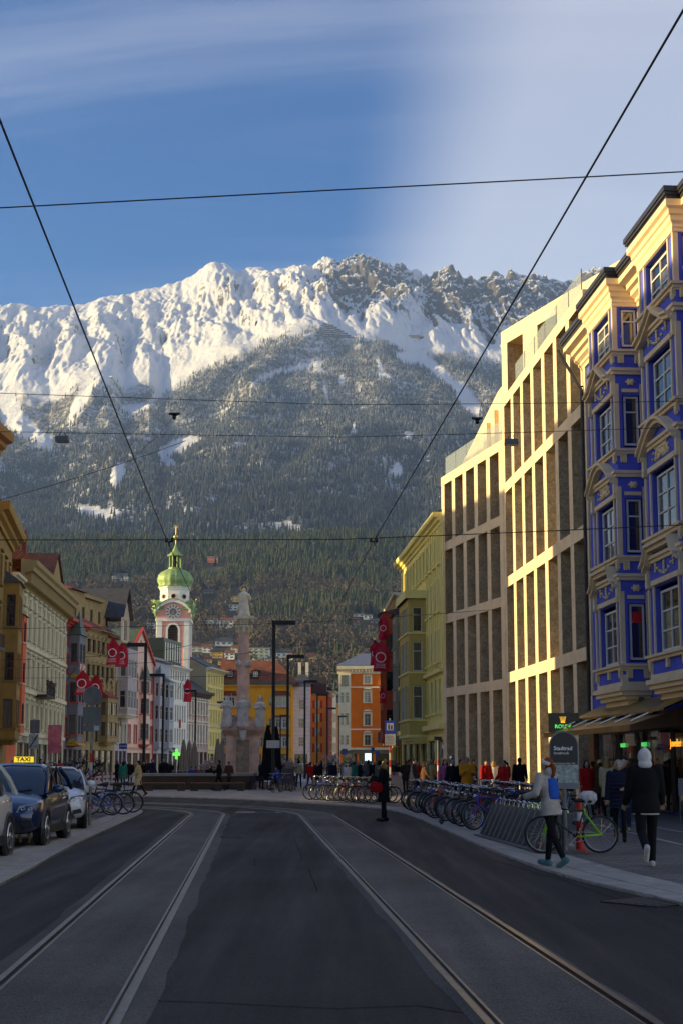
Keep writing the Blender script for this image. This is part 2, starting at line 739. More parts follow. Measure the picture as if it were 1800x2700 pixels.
def track(path, name, edge):
 nor = offsets(path)
 slab = MB()
 g = .5
 strip(slab, path, nor, [(-g + .065, .030), (0, .034), (g - .065, .030)])
 root = tag(slab.build(name, MATS['track_concrete']), kind='structure')
 for sgn in (-1, 1):
  r = MB()
  h = [(.055, .030), (.052, .037), (-.002, .037), (-.004, .002), (-.042, .002), (-.044, .031), (-.066, .031)]
  prof = [(sgn * (g + o), z) for o, z in h]
  if sgn > 0: prof = prof[::-1]
  strip(r, path, nor, prof)
  r.build('rail', MATS['rail_steel'], root)
  e = MB()
  rr = random.Random(int(sgn) + 5)
  jag = [rr.uniform(-.03, .03) * (1 if edge else .3) for _ in path]
  prof = [(sgn * (g + .055 + edge), .0025), (sgn * (g + .053), .0305)]
  nor2 = nor
  if sgn > 0:
   vs = MB()
   strip(vs, path, nor2, prof, jag)
   vs.f = [f[::-1] for f in vs.f]
   e = vs
  else:
   strip(e, path, nor2, prof, jag)
  e.build('edge_strip', MATS['track_edge'], root)
 return root


track(PATH_L, 'tram_track', .16)
track(PATH_R, 'tram_track', .07)


def ground():
 b = MB()
 S = 14000
 b.quad((-S, -2000, -.06), (S, -2000, -.06), (S, S, -.06), (-S, S, -.06))
 tag(b.build('ground', MATS['earth']), kind='structure')
 b = MB()
 b.poly([(-70, -12, 0), (16, -12, 0), (16, 78, 0), (-70, 82, 0)])
 road = tag(b.build('road', MATS['asphalt']), kind='structure')
 # repair seams and a patch in the asphalt
 seam = mat('seam', (.008, .008, .008), rough=.95, var=.2, spec=.1)
 for pts in ([(667, 2264), (793, 2268), (797, 2262), (775, 2210)], [(672, 2264), (672, 2281), (812, 2287), (838, 2350)],
    [(368, 2634), (560, 2640), (760, 2650), (900, 2656)], [(900, 2655), (1100, 2648), (1230, 2668)],
    [(1280, 2262), (1500, 2325), (1690, 2392), (1800, 2412)]):
  t = MB()
  gp = [gnd(*p) for p in pts]
  for a, c in zip(gp, gp[1:]):
   d = (c - a).normalized()
   w = Vector((d.y, -d.x, 0)) * .007
   k = 8
   prev = a
   for i in range(1, k + 1):
    q = a.lerp(c, i / k) + w * rnd.uniform(-1, 1)
    t.quad(prev - w + Vector((0, 0, .004)), prev + w + Vector((0, 0, .004)), q + w + Vector((0, 0, .004)), q - w + Vector((0, 0, .004)))
    prev = q
  t.build('asphalt_seam', seam, road)
 for pts in ([(668, 2262), (795, 2262), (812, 2288), (672, 2283)], [(1150, 2240), (1215, 2262), (1180, 2290), (1110, 2262)], [(120, 2330), (190, 2300), (260, 2330), (170, 2370)]):
  MB().poly([(*gnd(*p).xy, .003) for p in pts[::-1]]).build('asphalt_patch', MATS['asphalt_patch'], road)
 for (px, py) in ((610, 2205),):
  mh = MB().lathe([(.34, .003), (.34, .012), (.30, .014)], 24)
  for i in range(5): mh.box(-.22, .22, -.2 + i * .09, -.16 + i * .09, .014, .019)
  mh.build('manhole_cover', MATS['cast_iron'], road, gnd(px, py))
 pale = mat('worn_marking', (.30, .30, .28), rough=.8, var=.35, scale=3)
 t = MB()
 a, c = gnd(632, 2138), gnd(760, 2142)
 for x0, x1 in ((-3.55, -2.9), (-2.2, -1.7)):
  t.quad((x0, 47.6, .005), (x1, 47.6, .005), (x1, 48.6, .005), (x0, 48.6, .005))
 t.build('road_marking', pale, road)
 t = MB()
 t.quad((-2.9, 47.8, .005), (-2.2, 47.8, .005), (-2.2, 48.4, .005), (-2.9, 48.4, .005))
 t.build('drain_grate', MATS['cast_iron'], road)
 p = gnd(1715, 2378)
 mh = MB()
 mh.box(-.42, .42, -.42, .42, .004, .016)
 for i in range(6): mh.box(-.36, .36, -.36 + i * .13, -.30 + i * .13, .016, .022)
 mh.build('manhole_cover', MATS['cast_iron'], road, p, R(40))


ground()


def pavement(name, pts, z, m, mk):
 b = MB()
 b.prism(pts, -.05, z)
 return tag(b.build(name, m), kind='structure')


def resample(pts, step):
 out = [Vector((*pts[0], 0))]
 for a, c in zip(pts, pts[1:]):
  a, c = Vector((*a, 0)), Vector((*c, 0))
  L = (c - a).length
  k = max(1, round(L / step))
  for i in range(1, k + 1): out.append(a.lerp(c, i / k))
 return out


def smooth_line(pts, n=4):
 for _ in range(n):
  q = [pts[0]]
  for a, c in zip(pts, pts[1:]):
   q += [(a[0] * .75 + c[0] * .25, a[1] * .75 + c[1] * .25), (a[0] * .25 + c[0] * .75, a[1] * .25 + c[1] * .75)]
  q.append(pts[-1])
  pts = q
 return pts


KERB_R = smooth_line([(4.9, -4), (4.7, 8), (4.35, 13), (4.0, 16.7), (3.35, 19.9), (3.05, 22.7), (2.75, 27.9), (2.58, 33.6), (2.3, 42), (1.85, 49.5), (.7, 53.6), (-.76, 57.2), (-3.85, 63.2), (-7.9, 68.6), (-11.1, 70.7), (-20, 72), (-60, 73.4)], 2)
KERB_L = smooth_line([(-3.9, -4), (-4.1, 8), (-4.57, 19), (-4.8, 22.2), (-5.2, 26.6), (-5.55, 31.6), (-5.93, 38.4), (-6.3, 44.0), (-6.55, 47.6), (-7.1, 50.4), (-8.2, 52.2), (-11, 53.2), (-16, 53.6), (-60, 55)], 2)


def pavements():
 zr = .035
 pr = pavement('plaza_paving', [(p[0], p[1]) for p in KERB_R][::-1] + [(24, -4), (24, 330), (-60, 330)], zr, MATS['plaza_slabs'], None)
 pl = pavement('pavement', [(p[0], p[1]) for p in KERB_L] + [(-60, -4)], zr, MATS['pavers'], None)
 # darker block paving on the near pavement by the shop
 t = MB()
 edge = [p for p in KERB_R if p[1] < 60]
 t.poly([(p[0] + 1.12, p[1], zr + .004) for p in edge] + [(20, 60, zr + .004), (20, -4, zr + .004)][::1])
 t.f = [t.f[0][::-1]]
 t.build('block_paving', MATS['pavers'], pr)
 # pale guide lines in the pavement
 pale = mat('pale_line', (.42, .40, .36), rough=.8, var=.25, scale=2)
 for (a, c) in (((1480, 2139), (1800, 2198)), ((1470, 2154), (1800, 2232))):
  p, q = gnd(*a), gnd(*c)
  d = (q - p).normalized()
  w = Vector((d.y, -d.x, 0)) * .05
  h = Vector((0, 0, zr + .009))
  t = MB()
  t.quad(p - w + h, p + w + h, q + w + h, q - w + h)
  if t.f: t.build('guide_line', pale, pr)
 # kerb stones, laid one by one
 rr = random.Random(3)
 for root, line, sgn in ((pr, KERB_R, 1), (pl, KERB_L, -1)):
  pts = resample(line, .99)
  pts = [p for p in pts if 12 < p.y and p.x > -26][::1]
  # equalise spacing
  acc, seq = 0, [pts[0]]
  for a, c in zip(pts, pts[1:]):
   acc += (c - a).length
   if acc >= .95:
    seq.append(c)
    acc = 0
  for row in range(2 if sgn > 0 else 2):
   for i in range(len(seq) - 1):
    a, c = seq[i], seq[i + 1]
    d = (c - a)
    L = d.length
    d.normalize()
    nr = Vector((d.y, -d.x, 0)) * sgn
    w0, w1 = (.0, .40) if row == 0 else (.41, .88)
    t = MB()
    z1 = zr + .012 + rr.uniform(-.003, .003)
    e = .006
    b = .012
    q = [a + d * e + nr * (w0 + e), c - d * e + nr * (w0 + e), c - d * e + nr * w1, a + d * e + nr * w1]
    if sgn < 0: q = q[::-1]
    cen = sum(q, Vector()) / 4
    lo = [(p.x, p.y, -.05) for p in q]
    mi = [(p.x, p.y, z1 - b) for p in q]
    hi = [(p.x + (cen.x - p.x) * .03, p.y + (cen.y - p.y) * .03, z1) for p in q]
    fs = [(8, 9, 10, 11)]
    for k in range(4):
     fs += [(k, (k + 1) % 4, 4 + (k + 1) % 4, 4 + k), (4 + k, 4 + (k + 1) % 4, 8 + (k + 1) % 4, 8 + k)]
    if sgn > 0: fs = [f[::-1] for f in fs]
    t.add(lo + mi + hi, fs)
    t.build('kerb_stone', MATS['kerb_granite'], root)


pavements()
# ================================================================ building kit
def facade(name, label, p0, p1, cat='building', group=None, z=0.0):
 """Empty at p0; local x runs along the front to p1, local y runs into the building"""
 d = Vector((p1[0] - p0[0], p1[1] - p0[1]))
 t = thing(name, label, cat, (p0[0], p0[1], z), math.atan2(d.y, d.x), group)
 return t, d.length


def wall_panel(mb, a0, a1, z0, z1, openings=(), y=0.0, depth=.25, m=None):
 """wall face at local y with real openings and their reveals"""
 xs = sorted({a0, a1, *[v for o in openings for v in o[:2]]})
 zs = sorted({z0, z1, *[v for o in openings for v in o[2:4]]})
 for i in range(len(xs) - 1):
  # merge cells vertically where nothing is open
  run = None
  for j in range(len(zs) - 1):
   cx, cz = (xs[i] + xs[i + 1]) / 2, (zs[j] + zs[j + 1]) / 2
   hole = any(o[0] < cx < o[1] and o[2] < cz < o[3] for o in openings)
   if hole:
    if run is not None:
     mb.quad((xs[i], y, run), (xs[i + 1], y, run), (xs[i + 1], y, zs[j]), (xs[i], y, zs[j]), m)
     run = None
   elif run is None:
    run = zs[j]
  if run is not None:
   mb.quad((xs[i], y, run), (xs[i + 1], y, run), (xs[i + 1], y, z1), (xs[i], y, z1), m)
 for o in openings:
  b, c, e, f = o[:4]
  q = y + depth
  mb.quad((b, y, e), (b, q, e), (b, q, f), (b, y, f), m)
  mb.quad((c, q, e), (c, y, e), (c, y, f), (c, q, f), m)
  mb.quad((b, y, f), (b, q, f), (c, q, f), (c, y, f), m)
  mb.quad((b, q, e), (b, y, e), (c, y, e), (c, q, e), m)
  if len(o) > 4 and o[4]:      # blind backing
   mb.quad((b, q, e), (c, q, e), (c, q, f), (b, q, f), m)


WIN = {}


def window_meshes(w, h, style, fm, gm, fw=.06):
 key = (round(w, 3), round(h, 3), style, fm.name, gm.name, fw)
 if key in WIN: return WIN[key]
 b = MB()
 d0, d1 = -.03, .04
 x0, x1 = -w / 2, w / 2
 b.box(x0, x0 + fw, d0, d1, 0, h)
 b.box(x1 - fw, x1, d0, d1, 0, h)
 b.box(x0 + fw, x1 - fw, d0, d1, 0, fw)
 b.box(x0 + fw, x1 - fw, d0, d1, h - fw, h)
 vs, hs = [x0 + fw, x1 - fw], [fw, h - fw]
 nv = {'cross': 1, 'double': 1, 'grid': 1, 'tall': 0, 'triple': 2, 'single': 0, 'bars': 3}[style]
 nh = {'cross': [.66], 'double': [], 'grid': [.34, .66], 'tall': [.68], 'triple': [.66], 'single': [], 'bars': []}[style]
 for i in range(nv):
  x = x0 + w * (i + 1) / (nv + 1)
  b.box(x - fw * .45, x + fw * .45, d0 + .006, d1 - .006, fw, h - fw)
  vs += [x - fw * .45, x + fw * .45]
 for t in nh:
  z = h * t
  b.box(x0 + fw, x1 - fw, d0 + .012, d1 - .012, z - fw * .35, z + fw * .35)
  hs += [z - fw * .35, z + fw * .35]
 fr = b.mesh('window_frame', fm)
 g = MB()
 g.quad((x0 + fw * .5, .015, fw * .5), (x1 - fw * .5, .015, fw * .5), (x1 - fw * .5, .015, h - fw * .5), (x0 + fw * .5, .015, h - fw * .5))
 gl = g.mesh('pane', gm)
 panes = []
 vs, hs = sorted(vs), sorted(hs)
 for i in range(0, len(vs), 2):
  for j in range(0, len(hs), 2):
   q = MB()
   e = .004
   q.quad((vs[i] - e, .015, hs[j] - e), (vs[i + 1] + e, .015, hs[j] - e), (vs[i + 1] + e, .015, hs[j + 1] + e), (vs[i] - e, .015, hs[j + 1] + e))
   panes.append(q.mesh('pane', gm))
 WIN[key] = (fr, gl, panes)
 return WIN[key]


def window(parent, a, z, y, w, h, style, fm, gm, sur=None, rz=0.0, fw=.06, panes=False, sill=None, shutter=None):
 """window part with its pane; sur = (material, width, proud, head) trim round the opening"""
 fr, gl, ps = window_meshes(w, h, style, fm, gm, fw)
 o = obj('window', fr, parent, (a, y, z), rz)
 if panes:
  for p in ps: obj('pane', p, o)
 else:
  obj('pane', gl, o)
 yy = -y if rz == 0 else -.18
 if sur:
  m, sw, pr, head = sur
  key = ('sur', round(w, 3), round(h, 3), m.name, sw, pr, head, round(yy, 3))
  if key not in WIN:
   b = MB()
   x0, x1 = -w / 2, w / 2
   b.box(x0 - sw, x0 + .001, yy - pr, yy + .02, -.0, h + sw)
   b.box(x1 - .001, x1 + sw, yy - pr, yy + .02, -.0, h + sw)
   b.box(x0 + .001, x1 - .001, yy - pr, yy + .02, h - .001, h + sw)
   if head == 'flat':
    b.box(x0 - sw * 1.5, x1 + sw * 1.5, yy - pr * 3, yy + .02, h + sw * 1.9, h + sw * 2.7)
   if head == 'gable':
    b.plate([(x0 - sw * 1.6, h + sw * 1.9), (x1 + sw * 1.6, h + sw * 1.9), (0, h + sw * 1.9 + w * .32)], yy - pr * 2.6, yy + .02)
   if head == 'arch':
    pts = [(x0 - sw * 1.4 + (w + 2.8 * sw) * i / 10, h + sw * 1.7 + math.sin(math.pi * i / 10) * w * .3) for i in range(11)]
    b.plate(pts, yy - pr * 2.6, yy + .02)
   b.box(x0 - sw * 1.3, x1 + sw * 1.3, yy - pr * 3, yy + .02, -.11, -.001)
   WIN[key] = b.mesh('surround', m)
  obj('surround', WIN[key], o)
 if shutter:
  m, = shutter
  key = ('shut', round(w, 3), round(h, 3), m.name, round(yy, 3))
  if key not in WIN:
   for sx in (-1, 1):
    b = MB()
    xa, xb = (sx * (w / 2 + .02), sx * (w / 2 + .02 + w * .48))
    b.box(xa, xb, yy - .05, yy - .005, 0, h)
    for i in range(7):
     z0 = h * (.06 + i * .13)
     b.box(xa + sx * .05, xb - sx * .05, yy - .066, yy - .05, z0, z0 + h * .07)
    WIN[key + (sx,)] = b.mesh('shutter', m)
   WIN[key] = 1
  for sx in (-1, 1): obj('shutter', WIN[key + (sx,)], o)
 return o


def cornice_prof(z, h, d, y=0.0):
 """stepped eaves moulding: underside at z, height h, projecting d"""
 return [(y + .02, z), (y - d * .18, z), (y - d * .22, z + h * .22), (y - d * .5, z + h * .32), (y - d * .55, z + h * .52), (y - d * .92, z + h * .6),
   (y - d, z + h * .82), (y - d, z + h), (y + .02, z + h)]


def box_shell(mb, L, D, H, openings=(), depth=.25, z0=0.0, m=None):
 """four walls, the front one with openings"""
 wall_panel(mb, 0, L, z0, H, openings, 0, depth, m)
 mb.quad((L, 0, z0), (L, D, z0), (L, D, H), (L, 0, H), m)
 mb.quad((L, D, z0), (0, D, z0), (0, D, H), (L, D, H), m)
 mb.quad((0, D, z0), (0, 0, z0), (0, 0, H), (0, D, H), m)


def ridge_roof(L, D, z, rise, over=.5, hip=0.0, y0=0.0):
 """roof with its ridge along the street"""
 b = MB()
 h = hip
 x0, x1 = (-.0, L)
 A = [(x0 - (over if hip else 0), y0 - over, z), (x1 + (over if hip else 0), y0 - over, z), (x1 + (over if hip else 0), y0 + D + over, z), (x0 - (over if hip else 0), y0 + D + over, z)]
 B = [(x0 + h, y0 + D / 2, z + rise), (x1 - h, y0 + D / 2, z + rise)]
 b.add(A + B, [(0, 1, 5, 4), (1, 2, 5), (2, 3, 4, 5), (3, 0, 4), (3, 2, 1, 0)])
 return b


def gable_roof(L, D, z, rise, over=.25):
 """roof with its gable to the street"""
 b = MB()
 t = .16
 pts = [(-over, z - over * rise / (L / 2)), (L / 2, z + rise), (L + over, z - over * rise / (L / 2)), (L + over, z - over * rise / (L / 2) + t), (L / 2, z + rise + t), (-over, z - over * rise / (L / 2) + t)]
 b.plate(pts, -.3, D)
 return b


def shop_front(t, a0, a1, z1, fm, gm, n, y=.18, sign=None):
 """glazed shop bays between posts"""
 w = (a1 - a0) / n
 for i in range(n):
  window(t, a0 + w * (i + .5), .12, y, w * .9, z1 - .2, 'tall', fm, gm, fw=.07)


TRIM = plaster('trim_cream', (196, 182, 152), streak=.15)
WHITE_FRAME = paint('white_frame', (214, 210, 200))
DARK_FRAME = paint('dark_frame', (44, 42, 44))
GREY_FRAME = paint('grey_frame', (150, 152, 155))
GLASS = glass_mat('window_glass', curtain=.35)
GLASS_DARK = glass_mat('window_glass_dark', (.008, .009, .010), curtain=.0)
SHOP_GLASS = glass_mat('shop_glass', (.02, .018, .015), curtain=.25)
SLATE = mat('slate_roof', (.05, .05, .055), rough=.6, var=.3, scale=2)
ZINC = mat('zinc', (.22, .23, .24), rough=.45, metal=.6, var=.2, scale=2)


def tile_mat(key, col):
 if key in MATS: return MATS[key]
 m = bpy.data.materials.new(key)
 n, l, b = nodes_of(m)
 tc = n.new('ShaderNodeTexCoord')
 br = n.new('ShaderNodeTexBrick')
 br.inputs['Scale'].default_value = 1
 br.inputs['Brick Width'].default_value = .22
 br.inputs['Row Height'].default_value = .17
 br.inputs['Mortar Size'].default_value = .02
 br.inputs['Color1'].default_value = (*(c * .7 for c in col), 1)
 br.inputs['Color2'].default_value = (*(min(1, c * 1.2) for c in col), 1)
 br.inputs['Mortar'].default_value = (*(c * .4 for c in col), 1)
 sp = n.new('ShaderNodeSeparateXYZ')
 l.new(tc.outputs['Object'], sp.inputs[0])
 ad = n.new('ShaderNodeMath')
 ad.operation = 'ADD'
 l.new(sp.outputs[1], ad.inputs[0])
 l.new(sp.outputs[2], ad.inputs[1])
 cb = n.new('ShaderNodeCombineXYZ')
 l.new(sp.outputs[0], cb.inputs[0])
 l.new(ad.outputs[0], cb.inputs[1])
 l.new(cb.outputs[0], br.inputs['Vector'])
 t = n.new('ShaderNodeTexNoise')
 t.inputs['Scale'].default_value = .8
 t.inputs['Detail'].default_value = 6
 l.new(tc.outputs['Object'], t.inputs['Vector'])
 r = n.new('ShaderNodeMapRange')
 r.inputs[1].default_value, r.inputs[2].default_value, r.inputs[3].default_value, r.inputs[4].default_value = .3, .7, .7, 1.2
 l.new(t.outputs[0], r.inputs[0])
 vm = n.new('ShaderNodeVectorMath')
 vm.operation = 'SCALE'
 l.new(br.outputs['Color'], vm.inputs[0])
 l.new(r.outputs[0], vm.inputs['Scale'])
 l.new(vm.outputs[0], b.inputs['Base Color'])
 b.inputs['Roughness'].default_value = .75
 bp = n.new('ShaderNodeBump')
 bp.invert = True
 bp.inputs['Distance'].default_value = .03
 l.new(br.outputs['Fac'], bp.inputs['Height'])
 l.new(bp.outputs[0], b.inputs['Normal'])
 MATS[key] = m
 return m


TILE = tile_mat('red_tiles', (.32, .085, .03))
TILE_DARK = tile_mat('brown_tiles', (.10, .055, .04))
TILE_RED = tile_mat('bright_red_roof', (.36, .045, .03))
# ================================================================ right-hand side of the street
def on_right(Y):
 return (13.6 - .0731 * Y, Y)


# ---------------------------------------------------------------- the stone grid store
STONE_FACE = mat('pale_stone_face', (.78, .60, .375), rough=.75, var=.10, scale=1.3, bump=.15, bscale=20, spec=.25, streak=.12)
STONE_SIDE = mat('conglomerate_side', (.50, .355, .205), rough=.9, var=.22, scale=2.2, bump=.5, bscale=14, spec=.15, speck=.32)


def stone_store():
 t, LA = facade('department_store', 'tall stone department store with deep grid of fins and bands', on_right(71.8), on_right(54.32), 'building')
 store = t

 def grid(root, L, xs, bands, top, fw, dep, sub=''):
  """bands: centre heights; fins from band to band"""
  bh = .52
  z_prev = 0.0
  levels = [0.0] + bands
  for k, zc in enumerate(bands):
   b = MB()
   # a band is laid in lengths that butt over the fins
   for i in range(len(xs) - 1):
    pass
   seg = xs[::2] if len(xs) > 4 else xs
   ends = [0.0] + [x for x in seg[1:-1]] + [L]
   for a0, a1 in zip(ends, ends[1:]):
    b = MB()
    x0, x1 = a0 + .004, a1 - .004
    z0, z1 = zc - bh / 2, zc + bh / 2
    b.add([(x0, 0, z0), (x1, 0, z0), (x1, dep, z0), (x0, dep, z0), (x0, 0, z1), (x1, 0, z1), (x1, dep, z1), (x0, dep, z1)],
       [(0, 1, 5, 4), (1, 2, 6, 5), (3, 0, 4, 7), (4, 5, 6, 7)], 0)
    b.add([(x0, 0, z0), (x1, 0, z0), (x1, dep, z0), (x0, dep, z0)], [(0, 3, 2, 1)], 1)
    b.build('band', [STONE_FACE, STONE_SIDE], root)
  for k in range(len(bands)):
   z0 = .0 if k == 0 else bands[k - 1] + bh / 2
   z1 = bands[k] - bh / 2
   b = MB()
   w = fw / 2
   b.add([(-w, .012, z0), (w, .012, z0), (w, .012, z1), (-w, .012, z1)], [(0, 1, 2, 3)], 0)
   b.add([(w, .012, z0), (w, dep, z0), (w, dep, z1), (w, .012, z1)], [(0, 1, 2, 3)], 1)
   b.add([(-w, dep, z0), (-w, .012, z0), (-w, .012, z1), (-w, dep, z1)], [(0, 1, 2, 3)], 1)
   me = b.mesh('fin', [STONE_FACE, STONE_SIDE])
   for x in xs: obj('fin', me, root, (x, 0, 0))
   # glazing behind
   for x0, x1 in zip(xs, xs[1:]):
    w = x1 - x0 - fw
    window(root, (x0 + x1) / 2, z0 + .02, dep - .05, w, z1 - z0 - .03, 'tall', DARK_FRAME, GLASS, fw=.08)

 xsA = [.32 + (LA - .64) * i / 7 for i in range(8)]
 grid(t, LA, xsA, [5.9, 10.75, 15.65, 20.2], 20.5, .62, .72)
 # body behind the grid
 b = MB()
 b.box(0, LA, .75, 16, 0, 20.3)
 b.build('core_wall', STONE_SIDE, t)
 # second wing: turned a little away from the street
 p0, p1 = (5.86, 81.8), on_right(71.8)
 dB = Vector((p1[0] - p0[0], p1[1] - p0[1]))
 LB = dB.length
 wing = bpy.data.objects.new('wing', None)
 COL.objects.link(wing)
 wing.parent = t
 wing.matrix_world = Matrix.Translation((p0[0], p0[1], 0)) @ Matrix.Rotation(math.atan2(dB.y, dB.x), 4, 'Z')
 ti = Matrix.Translation(t.location) @ Matrix.Rotation(t.rotation_euler.z, 4, 'Z')
 wing.matrix_parent_inverse = ti.inverted()
 wing.location = (p0[0], p0[1], 0)
 wing.rotation_euler = (0, 0, math.atan2(dB.y, dB.x))
 xsB = [.3 + (LB - .6) * i / 5 for i in range(6)]
 grid(wing, LB, xsB, [5.65, 9.9, 14.15, 18.1], 18.4, .55, .70)
 b = MB()
 b.box(0, LB, .75, 16, 0, 18.2)
 b.build('core_wall', STONE_SIDE, wing)
 # set-back storey over the wing, with a glass rail
 b = MB()
 b.plate([(.2, 18.36), (LB, 18.36), (LB, 22.6), (LB - 3.4, 21.9), (.2, 18.9)], 1.1, 9)
 b.build('attic_wall', STONE_FACE, wing)
 for i in range(4):
  x = LB - .9 - i * 1.25
  b = MB()
  b.box(x - .28, x + .28, .75, 1.09, 18.42, 21.6 - i * .42)
  b.build('attic_pier', STONE_FACE, wing)
 g = mat('rail_glass', (.35, .40, .36), rough=.05, alpha=.42, var=0, spec=.8)
 for i in range(5):
  x = .4 + i * 1.92
  b = MB()
  b.box(x, x + 1.85, .16, .18, 18.4, 19.5)
  b.build('glass_rail', g, wing)
 # set-back top storey, its front skewed against the street
 q0, q1 = Vector((8.38, 71.7, 0)), Vector((13.3, 58.9, 0))
 d = (q1 - q0)
 L2 = d.length
 top = bpy.data.objects.new('top_storey', None)
 COL.objects.link(top)
 top.parent = t
 top.matrix_parent_inverse = ti.inverted()
 top.location = q0
 top.rotation_euler = (0, 0, math.atan2(d.y, d.x))
 b = MB()
 z0, z1 = 20.5, 24.1
 b.add([(0, 0, z1 - .75), (L2, 0, z1 - .75), (L2, 8, z1 - .75), (0, 8, z1 - .75), (0, 0, z1), (L2, 0, z1), (L2, 8, z1), (0, 8, z1)], [(0, 1, 5, 4), (1, 2, 6, 5), (3, 0, 4, 7), (4, 5, 6, 7), (0, 3, 2, 1)], 0)
 b.build('roof_band', [STONE_FACE, STONE_SIDE], top)
 for x, w in ((.32, .3), (3.1, .75), (6.6, .75), (10.2, .75), (13.5, .6)):
  b = MB()
  b.add([(-w, .01, z0), (w, .01, z0), (w, .01, z1 - .75), (-w, .01, z1 - .75)], [(0, 1, 2, 3)], 0)
  b.add([(w, .01, z0), (w, 1.5, z0), (w, 1.5, z1 - .75), (w, .01, z1 - .75)], [(0, 1, 2, 3)], 1)
  b.add([(-w, 1.5, z0), (-w, .01, z0), (-w, .01, z1 - .75), (-w, 1.5, z1 - .75)], [(0, 1, 2, 3)], 1)
  b.build('pier', [STONE_FACE, STONE_SIDE], top, (x, 0, 0))
 b = MB()
 b.box(.2, L2, 1.5, 8, z0, z1 - .4)
 b.build('core_wall', STONE_SIDE, top)
 for x0, x1 in ((.62, 2.35), (3.85, 5.85), (7.35, 9.45)):
  window(top, (x0 + x1) / 2, z0, 1.42, x1 - x0, z1 - z0 - .78, 'double', DARK_FRAME, GLASS, fw=.08)
 for i in range(6):
  b = MB()
  b.box(i * 2.3 + 3.0, i * 2.3 + 5.25, .16, .18, 20.5, 21.55)
  b.build('glass_rail', g, t)
 b = MB()
 for i in range(7): b.box(i * 2.3 + 2.97, i * 2.3 + 3.0, .15, .19, 20.46, 21.57)
 b.build('rail_frame', ZINC, t)
 return t


stone_store()

# ---------------------------------------------------------------- the blue house with two oriels
BLUE = plaster('blue_plaster', (76, 88, 178), var=.13, streak=.18)
CREAM = plaster('cream_stucco', (212, 188, 150), streak=.18, var=.08)
STUCCO = plaster('ornament_stucco', (216, 192, 148), var=.16, scale=6)


def garland(mb, x, z, w, h, y):
 """swag of leaves with a central drop"""
 for i in range(9):
  t = i / 8
  xx = x - w / 2 + w * t
  zz = z - h * .55 * math.sin(math.pi * t)
  mb.ball((xx, y, zz), .06, .05, .055, 6, 4)
 for i in range(4):
  mb.ball((x, y - .01, z - .02 - i * .085), .065 - i * .009, .05, .06, 6, 4)
 for s in (-1, 1):
  for i in range(3): mb.ball((x + s * w / 2, y, z - .04 - i * .08), .04, .04, .05, 6, 4)


def fan(mb, x, z, w, h, y):
 """shell and acanthus leaves under a round pediment"""
 mb.plate([(x - w * .42, z), (x + w * .42, z), (x + w * .3, z + h * .7), (x, z + h * .95), (x - w * .3, z + h * .7)], y + .012, y + .03)
 for i in range(9):
  a = math.pi * (i + .5) / 9
  for k in range(3):
   r = .22 + .26 * k
   mb.ball((x + math.cos(a) * w * .48 * r * 1.35, y, z + math.sin(a) * h * .85 * r * 1.3), .05, .035, .05, 6, 4)
 mb.ball((x, y - .02, z + .08), .1, .06, .09, 8, 5)


